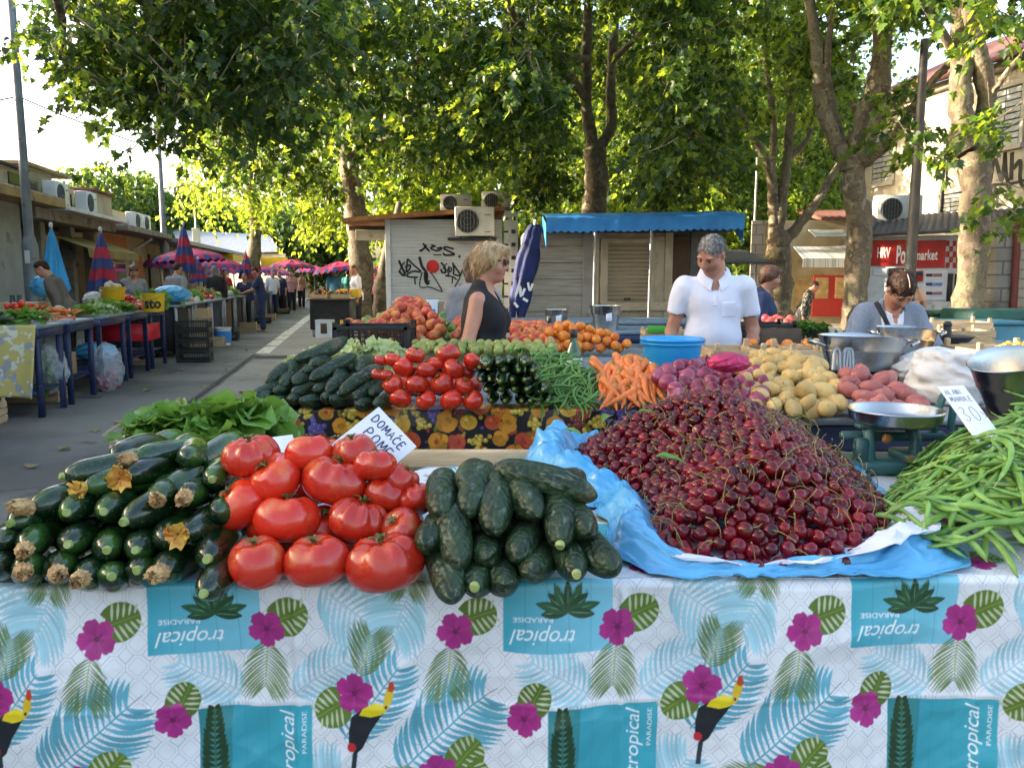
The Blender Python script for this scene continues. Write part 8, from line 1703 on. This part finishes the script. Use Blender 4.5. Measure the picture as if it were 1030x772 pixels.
def person(label,x,y,yaw,H=1.7,lean=0,side=0,head=(0,0,0),arms=None,fat=1.0,sex='m',hair='short',hairm='darkhair',top='whitepolo',sleeve=.5,topm=None,trouser='darktrouser',skinm='skin',h=.014,detail=False,sit=False,zoff=0,extra=None,coat=False,group=None,hem=.84):
 """builds a figure facing local -y, then turns it by yaw about z"""
 t=thing('person',label,'person',(x,y,zoff),group);t.rotation_euler=(0,0,yaw);k=H/1.72
 sw=(.185 if sex=='m' else .165)*k;pel=V3(0,0,.95*k if not sit else .5*k);RL=eul(lean,0,side)
 U=lambda a,b,c:pel+RL@(V3(a,b,c)*k)
 chest=U(0,0,.33);neck0=U(0,.012,.50);neck1=U(0,-.005,.60);RH=RL@eul(head[0],head[1],head[2]) if not isinstance(head,Matrix) else head
 hc=neck1+RH@V3(0,-.022,.088)*k;hs=k*1.0
 sh={-1:U(-sw/k,.01,.45),1:U(sw/k,.01,.45)}
 A=arms or {}
 arm={}
 for sx in (-1,1):
  e,w,up=A.get(sx,(U(sx*(sw/k+.06),.02,.16),U(sx*(sw/k+.07),-.06,-.09),V3(sx,0,.1)))
  arm[sx]=(Vector(e),Vector(w),Vector(up))
 B=Sdf()
 def torso(S,o=0,kk=.05):
  S.add('ell',U(0,.01,.02),(.165*k*(.9+.1*fat)+o,(.115*fat)*k+o,.13*k+o),RL,k=kk);S.add('ell',U(0,-.012*fat,.14),(.15*fat*k+o,.115*fat*k+o,.17*k+o),RL,k=kk);S.add('ell',U(0,0,.33),(.163*k*(.85+.15*fat)+o,.113*k*(.7+.3*fat)+o,.18*k+o),RL,k=kk)
  S.add('cone',U(-.115,.012,.447),U(.115,.012,.447),.058*k+o,.058*k+o,k=.05);S.add('cone',U(0,.015,.44),U(0,.01,.515),.085*k+o,.058*k+o,k=.04)
  if sex=='f':
   for sx in (-1,1):S.add('ell',U(sx*.075,-.085,.32),(.07*k+o,.06*k+o,.07*k+o),RL,k=.04)
 torso(B);B.add('cone',neck0,neck1,.058*k*(1.1 if sex=='m' else .92),.05*k*(1.12 if sex=='m' else .92),k=.03);B.add('cone',neck1,hc,.05*k,.05*k,k=.03)
 for sx in (-1,1):
  e,w,up=arm[sx];B.add('cone',sh[sx],e,.052*k*(.8+.2*fat),.041*k,k=.03);B.add('cone',e,w,.041*k,.028*k,k=.02);B.add('ell',(e*.62+w*.38),(.042*k,)*3,k=.02)
  hand_ops(B,w,(w-e),up,k*1.02,side=sx*(1 if (w-e).z<0 else 1),grip=.35)
 head_ops(B,hc,RH,hs,1.0 if sex=='m' else .9,detail)
 legs={}
 for sx in (-1,1):
  hp=pel+V3(sx*.095*k,0,-.04*k);kn=pel+V3(sx*.1*k,-.02*k,-.45*k) if not sit else pel+V3(sx*.12*k,-.4*k,.02);an=V3(kn.x,kn.y+.03*k,.08*k)
  legs[sx]=(hp,kn,an);B.add('cone',hp,kn,.088*k,.056*k,k=.04);B.add('cone',kn,an,.056*k,.038*k,k=.03);B.add('cone',an+V3(0,.03,-.04*k),an+V3(sx*.02,-.13*k,-.05*k),.036*k,.03*k,k=.03)
 lo,hi=B.bounds();V,F=nets(B,lo,hi,h);fc=V[F].mean(1)
 loc=(fc-np.array(hc))@np.array(RH)/hs;mi=np.zeros(len(F),int)
 if detail:
  ax_=np.abs(loc[:,0]);eye=np.minimum(np.linalg.norm(loc-(.031,-.084,.011),axis=1),np.linalg.norm(loc-(-.031,-.084,.011),axis=1))<.0095;mi[eye]=2
  mi[(ax_>.013)&(ax_<.052)&(loc[:,2]>.028-.1*np.abs(ax_-.03))&(loc[:,2]<.036-.12*np.abs(ax_-.03))&(loc[:,1]<-.06)]=3
  mi[(ax_<.022)&(loc[:,2]>-.069)&(loc[:,2]<-.047)&(loc[:,1]<-.083)]=1
 def emit(nm,V,F,mats,mi=None,par=t):
  me=bpy.data.meshes.new(nm);me.from_pydata(V.tolist(),[],F.tolist())
  for m in mats:me.materials.append(m)
  if mi is not None:me.polygons.foreach_set('material_index',mi.astype(np.int32))
  me.polygons.foreach_set('use_smooth',np.ones(len(F),bool));bm=bmesh.new();bm.from_mesh(me);bmesh.ops.recalc_face_normals(bm,faces=bm.faces);bmesh.ops.smooth_vert(bm,verts=bm.verts,factor=.4,use_axis_x=True,use_axis_y=True,use_axis_z=True);bm.to_mesh(me);bm.free()
  o=bpy.data.objects.new(nm,me);COL.objects.link(o);o.parent=par;return o
 emit('body',V,F,[MAT[skinm],MAT['lips'],MAT['eyew'],MAT['brow']],mi)
 S=Sdf();o=.012 if not coat else .02;torso(S,o)
 for sx in (-1,1):
  e,w,up=arm[sx]
  if sleeve>0:
   en=sh[sx].lerp(e,min(1,sleeve*2)) if sleeve<=.5 else e;S.add('cone',sh[sx],en,.066*k+(o*.6),(.054 if sleeve<=.5 else .05)*k+o*.5,k=.022)
   if sleeve>.5:S.add('cone',e,e.lerp(w,(sleeve-.5)*2),.052*k+o*.4,.042*k+o*.4,k=.02)
 hz=hem-.95
 S.add('cone',U(0,.005,hz+.12),U(0,.0,hz),.15*k*(.5+.5*fat)+o,.155*k*(.5+.5*fat)+o,k=.05)
 lo,hi=S.bounds();S.add('cone',U(0,-.035,.515 if sex=='m' else .50),U(0,-.06,.62),(.062 if sex=='m' else .066)*k,.085*k,k=.008,op='s');S.add('cone',U(0,-.11,.47),U(0,-.16,.44),.03*k,.02*k,k=.02,op='s');S.add('plane',U(0,0,hz),RL@V3(0,0,-1),k=.006)
 for sx in (-1,1):
  e,w,up=arm[sx]
  if 0<sleeve<=.5:
   d=(e-sh[sx]).normalized();en=sh[sx].lerp(e,sleeve*2)
   if detail:S.add('cone',en+d*.055,en+d*.2,.07,.07,k=.003,op='s')
 if extra:extra(S,U,RL,k,arm,sh,'top')
 fold=[rng.uniform(0,6,3) for _ in range(4)]
 def SF(g,S=S):
  f=S(g);dz=0;am=.003 if detail else .0022
  for i,ph in enumerate(fold):dz=dz+am*np.sin((g[...,0]*(14,22,9,31)[i]+ph[0])+(g[...,2]*(18,-12,30,16)[i]+ph[1])+g[...,1]*11+ph[2])
  return f+dz-(.005 if detail else .001)
 V,F=nets(SF,lo,hi,h);emit('shirt',V,F,[MAT[topm or top]]);slo,shi=lo,hi
 S=Sdf();o=.012
 for sx in (-1,1):
  hp,kn,an=legs[sx];S.add('cone',hp,kn,.095*k+o,.07*k+o,k=.04);S.add('cone',kn,an+V3(0,0,.02),.066*k+o,.055*k+o,k=.03)
 S.add('ell',pel+V3(0,.01,.02*k),(.17*k+o*.4,.12*fat*k+o*.4,.12*k),k=.05);lo,hi=S.bounds();V,F=nets(S,lo,hi,max(h,.014));emit('trousers',V,F,[MAT[trouser]])
 S=Sdf();T=lambda a,b,c:hc+RH@(V3(a,b,c)*hs);q=lambda *r:tuple(v*hs for v in r)
 if hair=='bob':
  S.add('ell',T(0,.016,.045),q(.093,.108,.09),RH,k=.02);S.add('ell',T(0,.065,.0),q(.078,.055,.085),RH,k=.04);S.add('ell',T(0,.075,-.045),q(.052,.035,.045),RH,k=.03)
  for sx in (-1,1):S.add('ell',T(sx*.07,.02,.01),q(.024,.06,.05),RH,k=.03)
  S.add('ell',T(0,-.058,.088),q(.07,.05,.03),RH,k=.03);lo,hi=S.bounds();S.add('ell',T(0,-.13,-.03),q(.072,.088,.1),RH,k=.015,op='s');S.add('ell',T(0,-.045,-.075),q(.1,.078,.075),RH,k=.015,op='s')
 elif hair=='parted':
  S.add('ell',T(0,.018,.04),q(.083,.103,.09),RH,k=.02);S.add('ell',T(0,.075,-.02),q(.055,.045,.07),RH,k=.03);lo,hi=S.bounds();S.add('ell',T(0,-.125,-.04),q(.066,.075,.1),RH,k=.015,op='s');S.add('ell',T(0,-.05,-.1),q(.1,.075,.085),RH,k=.015,op='s')
  S.add('box',T(0,.0,.13),q(.002,.11,.012),.001,RH,k=.004,op='s')
 elif hair=='long':
  S.add('ell',T(0,.016,.04),q(.086,.106,.088),RH,k=.02);S.add('ell',T(0,.07,-.06),q(.075,.05,.12),RH,k=.04);lo,hi=S.bounds();S.add('ell',T(0,-.13,-.04),q(.07,.09,.1),RH,k=.015,op='s')
 else :
  S.add('ell',T(0,.016,.038),q(.0785,.0985,.088),RH,k=.02);S.add('ell',T(0,.07,-.01),q(.06,.033,.06),RH,k=.03);lo,hi=S.bounds();S.add('ell',T(0,-.122,-.018),q(.075,.072,.1),RH,k=.012,op='s');S.add('ell',T(0,-.03,-.085),q(.11,.07,.08),RH,k=.012,op='s')
  for sx in (-1,1):S.add('ell',T(sx*.08,.008,-.012),q(.03,.03,.035),RH,k=.008,op='s')
 fr=rng.uniform(0,6,3)
 def HF(g):return S(g)+(.0022*np.sin(g[...,0]*160+fr[0]+3*np.sin(g[...,2]*30))+.0018*np.sin(g[...,1]*150+fr[1]+g[...,2]*30))*(1 if hair!='short' else .45)
 V,F=nets(HF if detail else S,lo,hi,h if not detail else h*.8);ho=emit('hair',V,F,[MAT[hairm]])
 if detail and Y_near(y):
  mb=MB();me=ho.data;nv=len(me.vertices);pick=rng.choice(nv,min(nv,620 if hair=='bob' else (260 if hair=='parted' else 700)),replace=False);dn=RH@V3(0,.25,-1)
  for i in pick:
   p=me.vertices[int(i)].co;n=me.vertices[int(i)].normal
   tg=dn-n*dn.dot(n)
   if tg.length<.15:tg=RH@V3(rng.normal(0,.6),-1,0);tg=tg-n*tg.dot(n)
   if hair=='parted' or hair=='bob':sd_=RH@V3(np.sign((RH.transposed()@(p-hc)).x)*.8,0,0);tg=tg+(sd_-n*sd_.dot(n))*max(0,n.dot(RH@V3(0,0,1)))
   tg=(tg.normalized()+V3(*rng.normal(0,.16,3))).normalized();l=rng.uniform(.03,.055) if hair!='short' else rng.uniform(.007,.013);lf=.002 if hair=='bob' else (.0008 if hair=='parted' else .0035)
   mb.tube([p-n*.001,p+tg*l*.5+n*lf,p+tg*l+n*(lf*.4 if hair!='short' else lf*1.5)],[.0016,.0017,.0006],4,caps=False)
  me2=mb.mesh('strands',MAT[hairm],60);so_=bpy.data.objects.new('strands',me2);COL.objects.link(so_);so_.parent=ho;so_['kind']='stuff'
 t['_k']=k;del t['_k']
 return t,dict(SF=SF,slo=slo,shi=shi,pel=pel,U=U,T=T,RH=RH,RL=RL,hc=hc,k=k,emit=emit,S=S,sh=sh,arm=arm)
def child(t,nm,mb,m,s=50):
 me=mb.mesh(nm,m,s,True);o=bpy.data.objects.new(nm,me);COL.objects.link(o);o.parent=t;return o
Yw=4.62;xw=dp(484,300,Yw).x
k_=1.645/1.72
t,I=person('woman with short blonde hair and sunglasses in a sleeveless black top, seen in profile',xw-.01,Yw,R(82),1.545,R(4),0,(R(2),0,0),{-1:(V3(-.2,.03,1.03),V3(-.215,-.11,.84),V3(-1,0,.2)),1:(V3(.19,0,1.03),V3(.19,-.1,.82),V3(1,0,0))},1.12,'f','bob','blonde','blacktop',0,None,'darktrouser','skin',.0075,True,hem=.72)
T=I['T'];mb=MB()
for sx in (-1,1):
 mb.tube([T(sx*.078,.005,.016),T(sx*.074,-.07,.02)],.0035,6);mb.ell(T(sx*.036,-.1,.012),(.028,.006,.02),rot=I['RH'])
mb.tube([T(-.02,-.104,.018),T(.02,-.104,.018)],.003,6);child(t,'sunglasses',mb,MAT['frame'])
Ym=5.0;xm=dp(717,300,Ym).x
def polo(S,U,RL,k,arm,sh,w):S.add('box',U(.085,-.15,.31),(.045,.03,.05),.006,RL,k=.001)
t,I=person('grey haired man in a white polo shirt looking down at the goods before him',xm,Ym,R(-8),1.63,R(7),0,(R(30),R(-36),R(4)),{-1:(V3(-.245,-.02,1.06),V3(-.265,-.17,.84),V3(-1,0,.3)),1:(V3(.255,.03,1.06),V3(.215,-.20,.93),V3(.6,0,.8))},1.13,'m','short','greyhair','whitepolo',.27,None,'darktrouser','skin_tan',.0075,True,hem=.80)
U=I['U'];mb=MB();MC=MAT['whitepolo']
def flap(sx):
 P=[]
 for i,a in enumerate(np.linspace(0,1,9)):
  ang=a*pi*.93;r=.078+.004*sin(a*6);bx=sx*r*sin(ang);by=.012+.078*cos(ang);zt2=.588-.085*a**2;zb2=zt2-.038-.022*a;P.append([tuple(U(bx*.96,by*.96,zt2)),tuple(U(bx*1.14,by*1.14-.014*a,zt2-.004)),tuple(U(bx*1.32+sx*.012*a,by*1.32-.028*a,zb2))])
 return np.array(P)
for sx in (-1,1):mb=MB();mb.slab(flap(sx),.006);child(t,'collar',mb,MC,60)
PATCHES=[('placket',.004,lambda x,y,z:np.maximum(np.maximum(np.abs(x)-.016,y),np.abs(z-.41)-.06)),('pocket',.004,lambda x,y,z:np.maximum(np.maximum(np.abs(x-.085)-.045,y),np.abs(z-.33)-.05))]
IM=I
Yg=5.05;xg=dp(887,300,Yg).x
def vneck(S,U,RL,k,arm,sh,w):pass
t,I=person('woman with parted dark hair in a grey cardigan, head bent over the scales',xg,Yg,R(-4),1.54,R(20),0,(R(36),R(5),0),{-1:(V3(-.27,-.2,.98),V3(-.2,-.36,.95),V3(-.5,0,.9)),1:(V3(.27,-.2,.98),V3(.2,-.37,.95),V3(.5,0,.9))},1.08,'f','parted','darkhair','greycardi',.9,None,'darktrouser','skin',.0075,True,hem=.75,zoff=-.07)
U=I['U'];T=I['T']
def patch(I,nm,m,off,region,h=.006):
 """a piece of cloth lying on the shirt: the shirt surface let out by off inside a region of the chest"""
 k=I['k'];Rl=np.array(I['RL']);p0=np.array(I['pel'])
 def f(g):
  q=(g-p0)@Rl/k;return np.maximum(np.maximum(I['SF'](g)-off,-(I['SF'](g)+.012)),region(q[...,0],q[...,1],q[...,2])*k)
 V,F=nets(f,I['slo'],I['shi'],h);return I['emit'](nm,V,F,[MAT[m]])
patch(I,'tee','whitetee',.004,lambda x,y,z:np.maximum(np.maximum(np.abs(x)-(.012+.14*np.clip(z-.15,0,.4)),y+.03),np.abs(z-.34)-.17))
patch(I,'neckline','skin',.006,lambda x,y,z:np.maximum(np.maximum(np.abs(x)-.22*np.clip(z-.38,0,.3),y+.03),np.abs(z-.47)-.035))
patch(I,'shoulder_strap','strap',.012,lambda x,y,z:np.maximum(np.maximum(np.abs(x+.085-(.5-z)*.5)-.017,y+.0),np.abs(z-.32)-.24))
patch(I,'cardigan_edge','whitetee',.008,lambda x,y,z:np.maximum(np.maximum(np.abs(x+(.03+.15*np.clip(z-.15,0,.4)))-.011,y+.03),np.abs(z-.34)-.18))
mb=MB();mb.tube(curve_pts([T(0,-.055,.112),T(0,-.02,.126),T(0,.03,.129),T(0,.08,.11)],10),.0026,6);child(t,'hair_parting',mb,MAT['scalp'],60)
for nm,o_,rg in PATCHES:patch(IM,nm,'whitepolo',o_,rg)
PPL=[('vendor with black hair in a grey brown jacket bending over the left row',66,11.4,R(-75),1.66,R(22),(R(10),0,0),'short','darkhair','jacket',.95,'skin','m',{}),('brown haired vendor in a pale grey shirt behind the yellow buckets',134,14.6,R(35),1.6,R(8),(R(15),0,0),'long','brownhair','greyshirt',.5,'skin','f',{}),('person in a dark jacket stooping low between the yellow buckets',138,13.4,R(-60),1.38,R(25),(R(25),0,0),'short','darkhair','navycloth',.9,'skin','m',{}),('man in a grey shirt seen from behind at the left row',176,17.0,R(165),1.68,R(8),(R(10),0,0),'short','darkhair','greyshirt',.5,'skin_tan','m',{}),('person all in black standing with their back to the viewer by the distant tables',217,19.5,R(200),1.66,R(5),(R(5),0,0),'long','greyhair','blacktop',.95,'skin','f',{}),('seated vendor in dark clothes under the second magenta parasol',246,23.0,R(20),1.5,R(8),(R(10),0,0),'short','greyhair','navycloth',.9,'skin','f',{}),('woman in a navy apron reaching over a table at the aisle',263,21.2,R(-80),1.66,R(9),(R(18),0,0),'short','darkhair','navycloth',.35,'skin_tan','f',{-1:1,1:1}),('woman in a white t-shirt and dark red waistband at the black stand',359,20.8,R(-62),1.69,R(3),(R(8),0,0),'short','brownhair','whitetee',.4,'skin_tan','f',{}),('man in a light blue t-shirt walking away down the aisle',336,29,R(180),1.72,0,(0,0,0),'short','greyhair','bluetee',.45,'skin','m',{}),('person in a teal top beside the man in light blue',350,30,R(160),1.66,0,(0,0,0),'short','darkhair','greentop',.45,'skin','f',{}),('woman in a pink blouse and dark trousers by the plane trunk',383,25.5,R(175),1.6,0,(R(5),0,0),'long','darkhair','pinkblouse',.5,'skin','f',{}),('person with a white cap behind the woman in the pink blouse',377,28,R(150),1.7,0,(0,0,0),'short','greyhair','redtop',.5,'skin','m',{}),('vendor in a red top far along the left row',226,26,R(30),1.64,R(4),(0,0,0),'short','darkhair','redtop',.5,'skin','f',{}),('vendor in white far along the left row behind the woman in the apron',274,30,R(40),1.66,R(5),(R(8),0,0),'short','greyhair','whitetee',.5,'skin','m',{}),('vendor in a dark blue top far along the left row',284,32,R(-30),1.64,R(10),(R(8),0,0),'short','greyhair','navycloth',.5,'skin','f',{}),('vendor in a pink top far along the left row',293,34,R(20),1.68,R(4),(0,0,0),'short','darkhair','pinkblouse',.5,'skin','f',{}),('shopper in a pale top at the far end of the left row',303,38,R(170),1.66,0,(0,0,0),'short','brownhair','peachtop',.5,'skin','m',{}),('brown haired woman half hidden behind the man in the white polo',762,7.6,R(75),1.47,R(8),(R(6),0,0),'bob','brownhair','navycloth',.4,'skin_tan','f',{}),('person with their brown hair clipped up behind the woman in black',476,6.3,R(185),1.53,R(6),(R(6),0,0),'long','brownhair','greyshirt',.5,'skin','f',{}),('person in a dark patterned shirt sitting in front of the small shop',808,15.2,R(70),1.34,R(18),(R(12),0,0),'short','darkhair','pattern',.9,'skin_tan','m',{}),('woman in a peach top bending over before the red shop',923,15.6,R(-70),1.44,R(16),(R(15),0,0),'short','darkhair','peachtop',.4,'skin_tan','f',{}),]
for lab,px,Y,yaw,H,lean,hd,hr,hm,top,sl,sk,sx_,A_ in PPL:
 arms=None
 if A_:k=H/1.72;arms={s_:(V3(s_*.22*k,-.22*k,1.12*k),V3(s_*.18*k,-.44*k,1.05*k),V3(0,0,1)) for s_ in (-1,1)}
 person(lab,dp(px,290,Y).x,Y,yaw,H,lean,0,hd,arms,1.05,sx_,hr,hm,top,sl,None,'darktrouser' if 'apron' not in lab else 'navycloth',sk,.012 if Y<16 else .018,Y<16)
SUN_EL,SUN_AZ=R(15),R(-86)
sd=Vector((sin(SUN_AZ)*cos(SUN_EL),cos(SUN_AZ)*cos(SUN_EL),sin(SUN_EL)))
w=bpy.data.worlds.new('World');SC.world=w;w.use_nodes=True;N=w.node_tree.nodes;L=w.node_tree.links
sk=N.new('ShaderNodeTexSky');sk.sky_type='NISHITA';sk.sun_disc=False;sk.sun_elevation=SUN_EL;sk.sun_rotation=SUN_AZ;sk.air_density=1.0;sk.dust_density=4.5;sk.ozone_density=.6
bg=N['Background'];bg.inputs['Strength'].default_value=.15;L.new(sk.outputs[0],bg.inputs['Color'])
sl=bpy.data.lights.new('sun','SUN');sl.energy=3.2;sl.angle=R(.6);sl.color=(1,.84,.62);so=bpy.data.objects.new('sun',sl);COL.objects.link(so);so.rotation_euler=sd.to_track_quat('Z','Y').to_euler();so.location=(-20,0,30)
cd=bpy.data.cameras.new('camera');co=bpy.data.objects.new('camera',cd);COL.objects.link(co);co.location=(0,0,CAM_H);co.rotation_euler=(pi/2-PITCH,0,0);cd.sensor_width=36;cd.lens=FPX/1030*36;cd.clip_end=2000;cd.clip_start=.05
SC.camera=co
SC.view_settings.view_transform='Standard';SC.view_settings.look='None';SC.view_settings.exposure=2.6;SC.view_settings.gamma=1;SC.view_settings.use_curve_mapping=False
cy=SC.cycles;cy.use_denoising=True;cy.max_bounces=6;cy.diffuse_bounces=3;cy.glossy_bounces=3;cy.transmission_bounces=3;cy.transparent_max_bounces=4;cy.caustics_reflective=False;cy.caustics_refractive=False;cy.sample_clamp_indirect=6;cy.use_adaptive_sampling=True;cy.adaptive_threshold=.02
